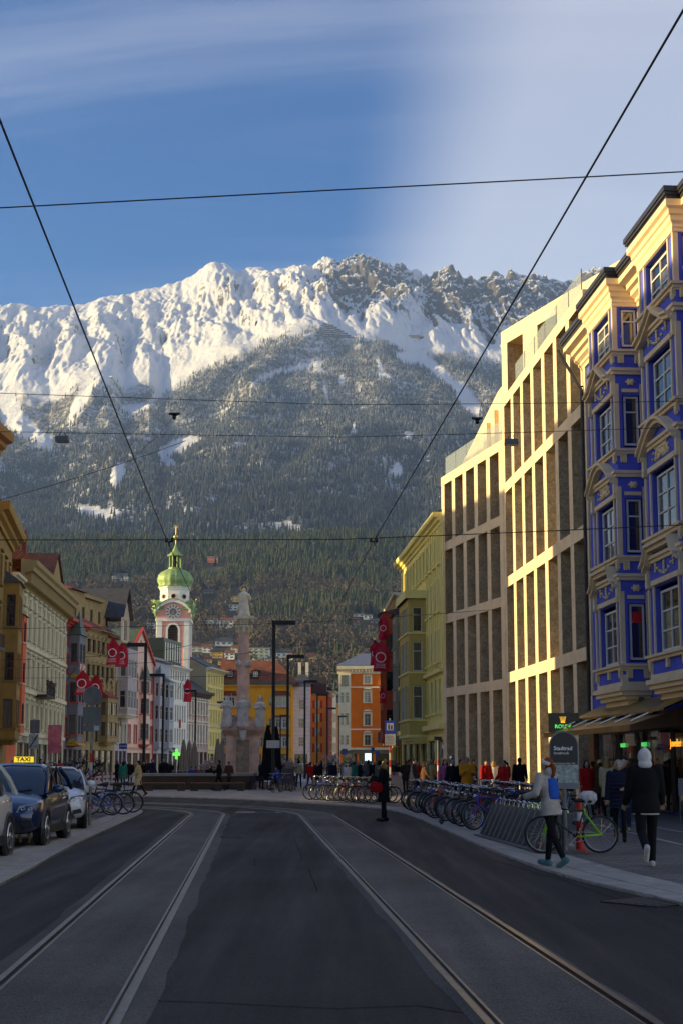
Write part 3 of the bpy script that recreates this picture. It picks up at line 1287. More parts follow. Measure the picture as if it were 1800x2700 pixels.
def blue_house():
 t, L = facade('townhouse', 'ornate blue townhouse with cream stucco oriels above the brass awning', on_right(54.3), on_right(29), 'building')
 H = 17.15
 floors = [(4.15, 'panel'), (4.95, 6.8, 7.05, 'trap'), (8.55, 10.35, 10.55, 'arch'), (12.2, 13.9, 14.1, 'gable'), (15.65, 16.95, 0, None)]
 bays = [(4.55, 7.8, .92), (11.1, 14.65, .94), (18.0, 21.3, .92)]
 b = MB()
 b.quad((0, 0, 0), (L, 0, 0), (L, 0, H), (0, 0, H))
 b.quad((L, 0, 0), (L, 14, 0), (L, 14, H), (L, 0, H))
 b.quad((0, 14, 0), (0, 0, 0), (0, 0, H), (0, 14, H))
 b.build('wall', BLUE, t)
 # corner pilaster strips
 for a0, a1 in ((.02, .42), (8.2, 8.5), (10.5, 10.8)):
  b = MB()
  b.box(a0, a1, -.09, 0, 4.2, H)
  b.build('pilaster', CREAM, t)
 # main cornice and gutter between the bays
 spans = [(-.15, bays[0][0], 0)]
 for i, q in enumerate(bays):
  spans += [q, (q[1], bays[i + 1][0] if i + 1 < len(bays) else L, 0)]
 for a0, a1, pr in spans:
  d = .90 if pr == 0 else .36
  b = MB()
  # mitred returns: the moulding runs round the bay
  prof = [(.0, H - .05), (-.10, H - .05), (-.13, H + .06), (-.2, H + .1), (-.2, H + .2), (-.36, H + .28), (-.38, H + .42), (-.52, H + .46), (-.55, H + .6), (-.8, H + .66), (-.8, H + .86), (0, H + .9)]
  e = 0 if pr == 0 else 1
  prof = [(p[0] * d / .9 * (1.0 if pr == 0 else 1.0), p[1]) for p in prof]
  q = [(p[0] - pr, p[1]) for p in prof]
  n = len(q)
  vs = [(a0 - e * (-p[0] - pr if False else -(p[0] + pr)), p[0], p[1]) for p in q] + [(a1 + e * (-(p[0] + pr)), p[0], p[1]) for p in q]
  if e:   # return faces to the wall
   vs += [(a0 + (p[0] + pr), .0, p[1]) for p in q] + [(a1 - (p[0] + pr), .0, p[1]) for p in q]
  fs = []
  for i in range(n - 1):
   fs.append((i, n + i, n + i + 1, i + 1))
   if e:
    fs.append((2 * n + i, i, i + 1, 2 * n + i + 1))
    fs.append((n + i, 3 * n + i, 3 * n + i + 1, n + i + 1))
  if not e:
   fs.append(tuple(range(n)))
   fs.append(tuple(range(2 * n - 1, n - 1, -1)))
  b.add(vs, [f[::-1] for f in fs])
  b.build('cornice', CREAM, t)
  g = MB()
  y1 = -pr - d
  for (o, z0, z1) in ((.0, H + .865, H + .97), (-.06, H + .97, H + 1.06), (-.1, H + 1.06, H + 1.22)):
   g.box(a0 - e * (d - .04 - o), a1 + e * (d - .04 - o), y1 + .06 + o, (-.3 if not e else -.3), z0, z1 - .002)
  g.build('gutter', mat('gutter_metal', (.045, .045, .05), rough=.45, metal=.4, var=.2), t)
 # roof
 b = MB()
 b.add([(0, -.3, H + 1.25), (L, -.3, H + 1.25), (L, 7, H + 5), (0, 7, H + 5), (L, 14, H + 1.2), (0, 14, H + 1.2)], [(0, 1, 2, 3), (3, 2, 4, 5), (1, 4, 2), (0, 3, 5)])
 b.build('roof', SLATE, t)
 # down-pipe at the joint with the store
 b = MB()
 b.tube([(-.0, -1.05, H + .75), (.02, -.9, H + .45), (.10, -.35, H - .55), (.12, -.16, H - .9), (.12, -.16, 3.6)], .065, 8)
 for i in range(7): b.ring((.12, -.16, 5 + i * 1.9), .07, .02, 10, 4, 'z')
 b.build('down_pipe', mat('pipe_metal', (.03, .03, .033), rough=.5, metal=.3), t)
 for bi, (a0, a1, pr) in enumerate(bays):
  w = a1 - a0
  c = (a0 + a1) / 2
  big = bi == 1
  ww = w * .55
  sw = .5                       # side window
  # --- body of the oriel with openings front and near side
  body = MB()
  op = []
  for f in floors[1:]:
   op.append((c - ww / 2 - .17, c + ww / 2 + .17, f[0] - .1, f[1] + .14))
  wall_panel(body, a0, a1, 4.0, H, op, -pr, .16)
  sop = [(.22, .22 + sw + .12, f[0] + .0, f[1] + .1) for f in floors[1:]]
  body.M = Matrix.Translation((a1, -pr, 0)) @ Matrix.Rotation(R(90), 4, 'Z')
  wall_panel(body, 0, pr, 4.0, H, sop, 0, .14)
  body.M = Matrix.Translation((a0, 0, 0)) @ Matrix.Rotation(R(-90), 4, 'Z')
  wall_panel(body, 0, pr, 4.0, H, (), 0, .1)
  body.M = None
  body.quad((a0, 0, 4.0), (a1, 0, 4.0), (a1, -pr, 4.0), (a0, -pr, 4.0))
  ori = body.build('oriel', BLUE, t)
  # moulded foot of the oriel
  b = MB()
  for k, (o, z0, z1) in enumerate(((.16, 4.0, 4.16), (.08, 3.86, 4.0), (-.04, 3.72, 3.86), (-.2, 3.55, 3.72))):
   b.box(a0 - o, a1 + o, -pr - o, 0, z0, z1 - .003)
  b.build('oriel_foot', CREAM, ori)
  for fi, f in enumerate(floors[1:]):
   z0, z1 = f[0], f[1]
   # inner blue reveal + white window
   window(t, c, z0, -pr + .13, ww, z1 - z0, 'grid' if not big else 'grid', WHITE_FRAME, GLASS, fw=.075, panes=True)
   window(t, a1 - .11, z0 + .08, -pr + .22 + (sw + .12) / 2, sw, z1 - z0 - .0, 'tall', WHITE_FRAME, GLASS_DARK, rz=R(90), fw=.07, panes=True)
   # frame strips beside the window
   for s in (-1, 1):
    MB().box(c + s * (ww / 2 + .22), c + s * (ww / 2 + .31), -pr - .05, -pr, z0 - .1, z1 + .3).build('window_strip', CREAM, t)
   MB().box(a0, a0 + .10, -pr - .06, -pr, z0 - .3, z1 + .5).build('pilaster', CREAM, t)
   MB().box(a1 - .10, a1 + .03, -pr - .06, -pr + .10, z0 - .3, z1 + .5).build('pilaster', CREAM, t)
   MB().box(a1, a1 + .03, -.10, 0, z0 - .3, z1 + .5).build('pilaster', CREAM, t)
   # sill cornice all round the bay
   sl = MB()
   sl.box(a0 - .13, a1 + .13, -pr - .18, 0, z0 - .14, z0 - .06)
   sl.box(a0 - .07, a1 + .07, -pr - .10, 0, z0 - .24, z0 - .143)
   sl.build('sill_cornice', CREAM, t)
   # brackets under the sill: three flutes and drops
   for x in (a0 + .1, a1 - .14):
    br = MB()
    br.box(x - .1, x + .1, -pr - .06, -pr, z0 - .48, z0 - .24)
    for k in range(3):
     br.box(x - .1 + k * .075, x - .05 + k * .075, -pr - .11, -pr - .05, z0 - .485, z0 - .245)
     br.ball((x - .075 + k * .075, -pr - .06, z0 - .51), .035, .04, .04, 6, 4)
    br.build('bracket', STUCCO, t)
   for yy in (-pr + .1, -.24):
    br = MB()
    br.box(a1, a1 + .04, yy, yy + .2, z0 - .48, z0 - .24)
    for k in range(3):
     br.box(a1 + .035, a1 + .08, yy + k * .075, yy + .05 + k * .075, z0 - .485, z0 - .245)
     br.ball((a1 + .05, yy + .025 + k * .075, z0 - .51), .035, .035, .04, 6, 4)
    br.build('bracket', STUCCO, t)
   MB().box(c - .09, c + .09, -pr - .09, -pr, z0 - .5, z0 - .24).build('bracket', STUCCO, t)
   if f[3]:
    zp = f[2]
    MB().box(a1 + .0, a1 + .045, -pr + .2, -.15, zp + .0, zp + .12).build('window_head', CREAM, t)
    MB().box(c - ww / 2 - .36, c + ww / 2 + .36, -pr - .09, -pr, zp - .06, zp + .1).build('window_head', CREAM, t)
    hd = MB()
    # entablature round the bay
    hd.box(a0 - .12, a1 + .12, -pr - .16, 0, zp + .74, zp + .84)
    hd.box(a0 - .07, a1 + .07, -pr - .10, 0, zp + .62, zp + .738)
    hd.build('entablature', CREAM, t)
    x0, x1 = a0 + .05, a1 - .05
    if f[3] == 'arch':
     top = [(x0 + (x1 - x0) * i / 14, zp + .42 + math.sin(math.pi * i / 14) * .78) for i in range(15)]
    elif f[3] == 'gable':
     top = [(x0, zp + .42), (x0 + (x1 - x0) * .18, zp + .55), (c, zp + 1.12), (x1 - (x1 - x0) * .18, zp + .55), (x1, zp + .42)]
    else:
     top = [(x0, zp + .38), (x0 + .32, zp + .56), (x0 + .55, zp + .95), (x1 - .55, zp + .95), (x1 - .32, zp + .56), (x1, zp + .38)]
    pd = MB()
    for (p, q) in zip(top, top[1:]):
     for th, out in ((.16, .26), (.09, .36)):
      off = .0 if th > .1 else .13
      pd.add([(p[0], -pr - out, p[1] + off), (q[0], -pr - out, q[1] + off), (q[0], -pr - out, q[1] + th + off), (p[0], -pr - out, p[1] + th + off),
        (p[0], -pr, p[1] + off), (q[0], -pr, q[1] + off), (q[0], -pr, q[1] + th + off), (p[0], -pr, p[1] + th + off)],
         [(0, 1, 2, 3), (3, 2, 6, 7), (0, 4, 5, 1), (0, 3, 7, 4), (1, 5, 6, 2)])
    pd.build('pediment', CREAM, t)
    fill = MB()
    fill.plate([(x0 + .05, zp + .1), (x1 - .05, zp + .1)] + [(p[0], p[1] + .02) for p in top[::-1]], -pr - .03, -pr + .01)
    fill.build('tympanum', BLUE, t)
    orn = MB()
    (fan if f[3] == 'arch' else garland)(orn, c, zp + (.2 if f[3] == 'arch' else .55), ww * .9, .62, -pr - .06)
    orn.build('stucco_ornament', STUCCO, t, smooth=True)
    o2 = MB()
    ys = -pr * .45
    for k in range(7):
     a = k / 6 * math.pi * 2
     o2.ball((a1 + .03, ys + math.cos(a) * .13, zp + .36 + math.sin(a) * .08), .03, .05, .05, 6, 4)
    o2.ball((a1 + .03, ys, zp + .36), .04, .13, .1, 8, 6)
    o2.build('stucco_ornament', STUCCO, t, smooth=True)
    # consoles
    for x in (a0 + .12, a1 - .12):
     cn = MB()
     cn.box(x - .09, x + .09, -pr - .14, -pr, zp - .1, zp + .6)
     cn.ball((x, -pr - .15, zp + .5), .1, .08, .1, 8, 5)
     cn.ball((x, -pr - .11, zp + .0), .08, .07, .1, 8, 5)
     cn.build('console', STUCCO, t)
  # panel under the first floor
  pn = MB()
  for (x0, x1) in ((a0 + .1, c + w * .28),):
   pn.box(a0, a1 + .02, -pr - .05, 0, 4.16, 4.3)
   for x in (a0 + .02, a1 - .2):
    pn.box(x, x + .17, -pr - .045, -pr, 4.3, 4.53)
   pn.box(a1, a1 + .025, -pr, -pr + .16, 4.3, 4.53)
  pn.build('panel_frame', CREAM, t)
  # top architrave under the cornice
  ar = MB()
  ar.box(a0 - .06, a1 + .06, -pr - .08, 0, 17.12, 17.26)
  ar.build('architrave', CREAM, t)
 # ground floor: brown metal shop front
 bronze = mat('bronze_clad', (.20, .085, .03), rough=.35, metal=.75, var=.25, scale=2.5)
 b = MB()
 b.box(.3, 1.0, -.25, 0, 0, 3.3)
 b.box(13.2, L, -.3, 0, 0, 3.3)
 b.box(1.0, 13.2, -.2, 0, 2.75, 3.3)
 b.build('shop_cladding', bronze, t)
 for i in range(4):
  w = 12.2 / 4
  window(t, 1.0 + w * (i + .5), .1, -.08, w - .1, 2.64, 'single', DARK_FRAME, SHOP_GLASS, fw=.06)
 # a red lantern card in one narrow side window
 b = MB()
 b.box(-.16, .16, -.01, .0, 0, .38)
 b.build('window_card', paint('red_card', (220, 30, 25)), t, (bays[0][1] - .09, -bays[0][2] + .53, 6.25), R(90))
 return t, L


BLUE_T, BLUE_L = blue_house()
# ================================================================ mountain range, forest, foothill
def _hash(ix, iy, seed):
 h = (ix.astype(np.int64) * 374761393 + iy.astype(np.int64) * 668265263 + seed * 1442695041) & 0xffffffff
 h = ((h ^ (h >> 13)) * 1274126177) & 0xffffffff
 return ((h ^ (h >> 16)) & 0xffff) / 65535.0


def vnoise(x, y, seed=0):
 """gradient noise, about -1..1"""
 ix, iy = np.floor(x), np.floor(y)
 fx, fy = x - ix, y - iy
 u, v = fx * fx * fx * (fx * (fx * 6 - 15) + 10), fy * fy * fy * (fy * (fy * 6 - 15) + 10)

 def g(ox, oy):
  a = _hash(ix + ox, iy + oy, seed) * 2 * np.pi
  return np.cos(a) * (fx - ox) + np.sin(a) * (fy - oy)
 return ((g(0, 0) * (1 - u) + g(1, 0) * u) * (1 - v) + (g(0, 1) * (1 - u) + g(1, 1) * u) * v) * 1.5


def fbm(x, y, o, seed=0, gain=.5, lac=2.03):
 s, a, t = 0, 1, 0
 for i in range(o):
  s = s + a * vnoise(x, y, seed + i)
  t += a
  a *= gain
  x, y = x * lac, y * lac
 return s / t


def ridged(x, y, o, seed=0, gain=.52, sharp=2.0):
 s, a, t = 0, 1, 0
 w = 1.0
 for i in range(o):
  n = 1 - np.abs(vnoise(x, y, seed + i))
  n = n ** sharp * w
  w = np.clip(n * 1.6, 0, 1)
  s = s + a * n
  t += a
  a *= gain
  x, y = x * 2.07 + 3.1, y * 2.07 + 1.7
 return s / t


def big_mesh(name, V, Fq, material, kind, attrs=None, smooth=True):
 me = bpy.data.meshes.new(name)
 k = Fq.shape[1]
 me.vertices.add(len(V))
 me.vertices.foreach_set('co', V.astype(np.float32).ravel())
 me.loops.add(Fq.size)
 me.loops.foreach_set('vertex_index', Fq.astype(np.int32).ravel())
 me.polygons.add(len(Fq))
 me.polygons.foreach_set('loop_start', np.arange(0, Fq.size, k, dtype=np.int32))
 me.polygons.foreach_set('use_smooth', np.full(len(Fq), smooth))
 me.update(calc_edges=True)
 for nm, a in (attrs or {}).items():
  at_ = me.attributes.new(nm, 'FLOAT', 'POINT')
  at_.data.foreach_set('value', a.astype(np.float32).ravel())
 me.materials.append(material)
 return tag(obj(name, me), kind=kind)


def grid_faces(nr, nc):
 i = np.arange((nr - 1) * nc).reshape(nr - 1, nc)[:, :-1].ravel()
 return np.stack([i, i + 1, i + nc + 1, i + nc], 1)


SKY_PTS = [(-400, 850), (-200, 835), (0, 813), (45, 816), (92, 821), (150, 817), (207, 809), (280, 800), (345, 792), (385, 780), (419, 769), (470, 748), (505, 735), (545, 716), (568, 708), (590, 711),
    (612, 728), (622, 733), (650, 721), (690, 714), (720, 718), (752, 726), (775, 715), (792, 709), (815, 708), (845, 701), (870, 706), (895, 718), (912, 704), (936, 690), (955, 697), (975, 699), (999, 706), (1015, 715),
    (1033, 729), (1050, 724), (1079, 735), (1092, 725), (1102, 726), (1112, 738), (1131, 752), (1140, 742), (1155, 727), (1171, 722), (1188, 724), (1205, 734), (1228, 752), (1245, 745), (1297, 742),
    (1330, 748), (1345, 740), (1360, 752), (1400, 746), (1480, 746), (1600, 735), (1800, 760), (2100, 800)]
TREE_PTS = [(-400, 1120), (0, 1078), (60, 1052), (130, 1066), (200, 1022), (300, 1012), (330, 1040), (395, 1012), (430, 1052), (460, 1022), (520, 988), (574, 965), (650, 935), (720, 905), (790, 885), (838, 878), (880, 890),
   (930, 905), (1000, 900), (1060, 925), (1100, 940), (1170, 930), (1240, 950), (1320, 965), (1500, 990), (2100, 1020)]
HILL_PTS = [(-400, 1420), (0, 1440), (120, 1425), (250, 1432), (350, 1440), (450, 1446), (560, 1438), (700, 1432), (820, 1420), (950, 1415), (1050, 1432), (1200, 1440), (1500, 1445), (2100, 1450)]
Y_FOOT, Y_TREE, Y_RIDGE = 1900.0, 4300.0, 5400.0


def interp(pts, x):
 p = np.array(pts, float)
 return np.interp(x, p[:, 0], p[:, 1])


def mtn_py(px, Y):
 """photo row of the bare slope at column px, distance Y (before relief)"""
 tr, sk = interp(TREE_PTS, px), interp(SKY_PTS, px)
 f = np.clip((Y - Y_FOOT) / (Y_TREE - Y_FOOT), 0, 1)
 s = np.clip((Y - Y_TREE) / (Y_RIDGE - Y_TREE), 0, 1)
 low = 1560 + (tr - 1560) * f ** .80
 return np.where(Y < Y_TREE, low, tr + (sk - tr) * (s ** .86))


def ray_x(px, r, Y):
 return (px - HX) / FPX * Y * (1 + KAP * r)


def mtn_height(px, Y):
 rr = rise(mtn_py(px, Y))
 X = ray_x(px, rr, Y)
 Z = CH + rr * Y
 s = np.clip((Y - Y_TREE) / (Y_RIDGE - Y_TREE), 0, 1.3)
 f = np.clip((Y - Y_FOOT) / (Y_TREE - Y_FOOT), 0, 1)
 # ribs and gullies that run down the slope
 wob = fbm(X / 420, Y / 420, 3, 50) * 90
 g1 = ridged((X + wob + (Y - 4300) * .18) / 250, Y / 1150, 5, 11, .55, 1.15) - .6
 g2 = ridged((X - wob * .5 + (Y - 4300) * .1) / 95, Y / 430, 4, 31, .55, 1.1) - .6
 g3 = ridged((X + wob * .3) / 40, Y / 150, 3, 57, .6, 1.0) - .6
 crag = ridged(X / 70, Y / 75, 4, 71) - .5
 east = np.clip((px - 780) / 200, 0, 1)
 west = .6 + .4 * np.clip((px - 560) / 300, 0, 1)
 amp = np.sin(np.clip(s, 0, 1) * np.pi * .93) ** .8
 up = Z + g1 * 205 * amp * west + g2 * 72 * amp * west + g3 * 26 * amp + crag * (6 + 50 * east) * amp * np.clip((s - .25) * 3, 0, 1)
 up = up + crag * (5 + 12 * east) * np.clip((s - .8) * 5, 0, 1)
 fo = Z + (ridged((X + wob) / 420, Y / 1500, 4, 5) - .5) * 110 * np.clip(f * 2.2, 0, 1) + fbm(X / 130, Y / 130, 4, 9) * 22
 k = np.clip((Y - Y_TREE + 150) / 300, 0, 1)
 Zn = fo * (1 - k) + up * k
 back = np.clip(Y - Y_RIDGE, 0, None)
 return X, Zn - back * .9


def mountain():
 cols = np.linspace(-320, 1700, 640)
 rows = np.concatenate([np.linspace(Y_FOOT, Y_TREE, 130)[:-1], np.linspace(Y_TREE, Y_RIDGE, 230), Y_RIDGE + np.array([15, 40, 90, 220, 500.])])
 PX, YY = np.meshgrid(cols, rows)
 X, Z = mtn_height(PX, YY)
 V = np.stack([X, YY, Z], -1).reshape(-1, 3)
 tr = interp(TREE_PTS, PX)
 py = row_of((Z - CH) / YY)
 forest = np.clip((py - tr + 6 + fbm(X / 60, YY / 60, 4, 3) * 30) / 26, 0, 1) * (YY < Y_TREE + 250)
 rock = np.clip((PX - 800) / 90, 0, 1) * .9 + .16
 rock = rock * np.clip((YY - 4480) / 160, 0, 1)
 rock *= 1 - np.exp(-((PX - 1100) / 26) ** 2) * .9
 rock = np.clip(rock + .7 * np.exp(-((PX - 600) / 30) ** 2 - ((YY - 5100) / 120) ** 2), 0, 1)
 for c in CLEAR: forest *= 1 - in_clearing(c, PX, py)
 m = bpy.data.materials.new('snow_and_rock')
 n, l, b = nodes_of(m)
 geo = n.new('ShaderNodeNewGeometry')

 def nz(scale, detail, rough=.6):
  t = n.new('ShaderNodeTexNoise')
  t.inputs['Scale'].default_value = scale
  t.inputs['Detail'].default_value = detail
  t.inputs['Roughness'].default_value = rough
  l.new(geo.outputs['Position'], t.inputs['Vector'])
  return t.outputs[0]

 def mth(op, a, c=None):
  q = n.new('ShaderNodeMath')
  q.operation = op
  for i, v in enumerate((a, c)):
   if v is None: continue
   if isinstance(v, (int, float)): q.inputs[i].default_value = v
   else: l.new(v, q.inputs[i])
  return q.outputs[0]

 def rng(v, a, c, lo=0., hi=1.):
  r = n.new('ShaderNodeMapRange')
  l.new(v, r.inputs[0])
  for i, x in zip((1, 2, 3, 4), (a, c, lo, hi)): r.inputs[i].default_value = x
  return r.outputs[0]

 def mx(f, a, c):
  q = n.new('ShaderNodeMix')
  q.data_type = 'RGBA'
  l.new(f, q.inputs[0])
  for k, v in ((6, a), (7, c)):
   if isinstance(v, tuple): q.inputs[k].default_value = (*v, 1)
   else: l.new(v, q.inputs[k])
  return q.outputs[2]
 ar, af = n.new('ShaderNodeAttribute'), n.new('ShaderNodeAttribute')
 ar.attribute_name, af.attribute_name = 'rock', 'forest'
 sep = n.new('ShaderNodeSeparateXYZ')
 l.new(geo.outputs['Normal'], sep.inputs[0])
 # steep ground sheds its snow
 steep = mth('SUBTRACT', 1.0, sep.outputs[2])
 q = mth('ADD', mth('MULTIPLY', steep, 1.5), mth('MULTIPLY', mth('SUBTRACT', nz(.028, 9, .78), .5), 1.35))
 q = mth('ADD', q, mth('MULTIPLY', ar.outputs['Fac'], .43))
 q = mth('ADD', q, mth('MULTIPLY', mth('SUBTRACT', nz(.14, 6, .8), .5), .9))
 rockm = rng(q, .90, .98)
 rockc = mx(rng(nz(.03, 6), .35, .65), (.055, .055, .06), (.15, .13, .11))
 c = mx(rockm, (.66, .685, .73), rockc)
 scrub = rng(mth('ADD', nz(.06, 8, .8), mth('MULTIPLY', nz(.008, 4), .5)), .68, .88)
 floor = mx(scrub, (.075, .072, .066), (.62, .64, .67))
 c = mx(af.outputs['Fac'], c, floor)
 l.new(c, b.inputs['Base Color'])
 b.inputs['Roughness'].default_value = .8
 b.inputs['Specular IOR Level'].default_value = .2
 bp = n.new('ShaderNodeBump')
 bp.inputs['Strength'].default_value = .8
 bp.inputs['Distance'].default_value = 11
 l.new(nz(.05, 9, .72), bp.inputs['Height'])
 l.new(bp.outputs[0], b.inputs['Normal'])
 big_mesh('mountain', V, grid_faces(len(rows), len(cols)), m, 'structure', {'rock': rock, 'forest': forest})


# clearings, avalanche tracks, forest roads: (px, py, half length, half width, tilt in degrees)
CLEAR = [(248, 1362, 58, 19, 12), (300, 1352, 18, 9, 40), (470, 1185, 60, 20, -22), (310, 1262, 20, 42, 25), (442, 1228, 26, 15, 20), (700, 1005, 55, 7, -25), (800, 978, 60, 8, -14), (838, 982, 16, 9, 20),
    (1047, 1250, 12, 26, 0), (1150, 985, 70, 16, 40), (1230, 1060, 60, 22, 55), (1085, 955, 45, 16, 10), (1190, 925, 60, 14, 0), (560, 1326, 26, 5, 18), (500, 1352, 40, 6, 12),
    (60, 1130, 60, 26, 50), (30, 1100, 30, 40, 0), (110, 1165, 40, 20, 40), (215, 1060, 16, 70, 28), (430, 1030, 12, 55, 35), (355, 1085, 40, 12, -8), (760, 1400, 40, 4, 4),
    (932, 1145, 8, 12, 0), (1000, 975, 6, 22, -20), (860, 1050, 5, 26, -15), (1075, 1155, 16, 10, 0), (1010, 1000, 20, 8, 10), (730, 1390, 60, 6, 3), (640, 1180, 16, 6, 20), (900, 1010, 8, 14, 10)]


def in_clearing(c, px, py):
 cx, cy, a, b, t = c
 t = R(t)
 dx, dy = px - cx, py - cy
 u = (dx * math.cos(t) + dy * math.sin(t)) / a
 v = (-dx * math.sin(t) + dy * math.cos(t)) / b
 d = np.sqrt(u * u + v * v) + .28 * fbm(px / 9, py / 9, 3, 77)
 return np.clip((1.12 - d) / .25, 0, 1)


mountain()


def conifer_proto(tiers, sides, seed, droop=.35):
 """unit conifer: height 1, radius 1 at the skirt; ragged tiers"""
 r = np.random.RandomState(seed)
 V, Fc = [], []
 for k in range(tiers):
  z0 = .07 + .80 * k / tiers
  z1 = min(1.0, z0 + 1.35 / tiers) if k < tiers - 1 else 1.0
  rad = (1 - k / tiers) ** .85
  base = len(V)
  V.append((r.uniform(-.04, .04), r.uniform(-.04, .04), z1))
  off = r.uniform(0, 6)
  for j in range(sides):
   a = off + 2 * np.pi * j / sides
   q = rad * (1.0 if j % 2 == 0 else .68) * r.uniform(.8, 1.15)
   V.append((np.cos(a) * q, np.sin(a) * q, z0 - droop * .12 * (j % 2 == 0) + r.uniform(-.015, .015)))
  for j in range(sides):
   Fc.append((base, base + 1 + j, base + 1 + (j + 1) % sides))
 return np.array(V), np.array(Fc)


def stamp(protos, P, Hs, Rs, seed=1):
 """many copies of unit trees in one mesh"""
 r = np.random.RandomState(seed)
 which = r.randint(0, len(protos), len(P))
 ang = r.uniform(0, 2 * np.pi, len(P))
 VV, FF, base = [], [], 0
 for k, (pv, pf) in enumerate(protos):
  idx = np.where(which == k)[0]
  if not len(idx): continue
  ca, sa = np.cos(ang[idx])[:, None], np.sin(ang[idx])[:, None]
  x = pv[None, :, 0] * Rs[idx][:, None]
  y = pv[None, :, 1] * Rs[idx][:, None]
  v = np.stack([x * ca - y * sa + P[idx, 0:1], x * sa + y * ca + P[idx, 1:2], pv[None, :, 2] * Hs[idx][:, None] + P[idx, 2:3]], -1)
  f = pf[None] + (np.arange(len(idx)) * len(pv))[:, None, None] + base
  VV.append(v.reshape(-1, 3))
  FF.append(f.reshape(-1, 3))
  base += v.shape[0] * v.shape[1]
 return np.concatenate(VV), np.concatenate(FF)


def foliage_mat(key, cols, frost=None, rough=.9):
 """one colour per tree out of a range; frost = (z0, z1, amount): rime that thickens with height above sea level"""
 m = bpy.data.materials.new(key)
 n, l, b = nodes_of(m)
 geo = n.new('ShaderNodeNewGeometry')
 cr = n.new('ShaderNodeValToRGB')
 e = cr.color_ramp.elements
 e[0].color = (*cols[0], 1)
 e[1].color = (*cols[-1], 1)
 for i, c in enumerate(cols[1:-1]):
  q = e.new((i + 1) / (len(cols) - 1))
  q.color = (*c, 1)
 l.new(geo.outputs['Random Per Island'], cr.inputs[0])
 last = cr.outputs[0]
 if frost:
  sep = n.new('ShaderNodeSeparateXYZ')
  l.new(geo.outputs['Position'], sep.inputs[0])
  r = n.new('ShaderNodeMapRange')
  for i, x in zip((1, 2, 3, 4), (frost[0], frost[1], 0, frost[2])): r.inputs[i].default_value = x
  l.new(sep.outputs[2], r.inputs[0])
  t = n.new('ShaderNodeTexNoise')
  t.inputs['Scale'].default_value = .12
  t.inputs['Detail'].default_value = 5
  l.new(geo.outputs['Position'], t.inputs['Vector'])
  r2 = n.new('ShaderNodeMapRange')
  for i, x in zip((1, 2, 3, 4), (.4, .7, .15, 1.3)): r2.inputs[i].default_value = x
  l.new(t.outputs[0], r2.inputs[0])
  mu = n.new('ShaderNodeMath')
  mu.operation = 'MULTIPLY'
  mu.use_clamp = True
  l.new(r.outputs[0], mu.inputs[0])
  l.new(r2.outputs[0], mu.inputs[1])
  mx = n.new('ShaderNodeMix')
  mx.data_type = 'RGBA'
  l.new(mu.outputs[0], mx.inputs[0])
  l.new(last, mx.inputs[6])
  mx.inputs[7].default_value = (.55, .60, .66, 1)
  last = mx.outputs[2]
 l.new(last, b.inputs['Base Color'])
 b.inputs['Roughness'].default_value = rough
 b.inputs['Specular IOR Level'].default_value = .15
 MATS[key] = m
 return m


def far_forest():
 r = np.random.RandomState(4)
 N = 68000
 Y = Y_FOOT + (Y_TREE + 60 - Y_FOOT) * r.uniform(0, 1, N) ** .85
 px = r.uniform(-200, 1560, N)
 X, Z = mtn_height(px, Y)
 py = row_of((Z - CH) / Y)
 tr = interp(TREE_PTS, px)
 dens = np.clip((py - tr + 4 + fbm(X / 60, Y / 60, 4, 3) * 34) / 30, 0, 1)
 left = np.clip((470 - px) / 120, 0, 1) * np.clip((1190 - py) / 60, 0, 1)       # avalanche bowl: scrub only
 dens *= 1 - .80 * left
 dens *= np.clip(.78 + .9 * fbm(X / 150, Y / 150, 3, 91), .25, 1)
 for c in CLEAR: dens *= 1 - in_clearing(c, px, py)
 keep = (r.uniform(0, 1, N) < dens) & (py < 1500)
 P = np.stack([X, Y, Z - .6], -1)[keep]
 H = r.uniform(11, 22, len(P)) * np.clip(1.15 - (P[:, 1] - 2200) / 6500, .7, 1.2)
 Rr = H * r.uniform(.17, .23, len(P))
 V, Fc = stamp([conifer_proto(3, 6, s) for s in range(5)], P, H, Rr)
 m = foliage_mat('mountain_conifers', [(.022, .036, .048), (.034, .050, .064), (.026, .042, .056), (.044, .048, .052), (.024, .038, .052)], (480, 1350, .52))
 o = big_mesh('mountain_forest', V, Fc, m, 'stuff', smooth=False)
 tag(o, 'dense frosted conifer forest covering the mountain slope', 'forest')


far_forest()

# ---------------------------------------------------------------- wooded foothill in front
HY0, HY1 = 640.0, 1950.0


def hill_height(px, Y):
 top = interp(HILL_PTS, px)
 s = np.clip((Y - HY0) / (HY1 - HY0), 0, 1)
 py = 1950 + (top - 1950) * (s ** .80)
 X = ray_x(px, rise(py), Y)
 Z = CH + rise(py) * Y + fbm(X / 160, Y / 160, 4, 21) * 14 * np.clip(s * 4, 0, 1)
 return X, Z - np.clip(Y - HY1, 0, None) * .5


HILL_MEADOW = [(1150, 1672, 90, 16, -12), (510, 1530, 30, 8, 5), (640, 1560, 40, 8, -8), (330, 1535, 20, 6, 0)]


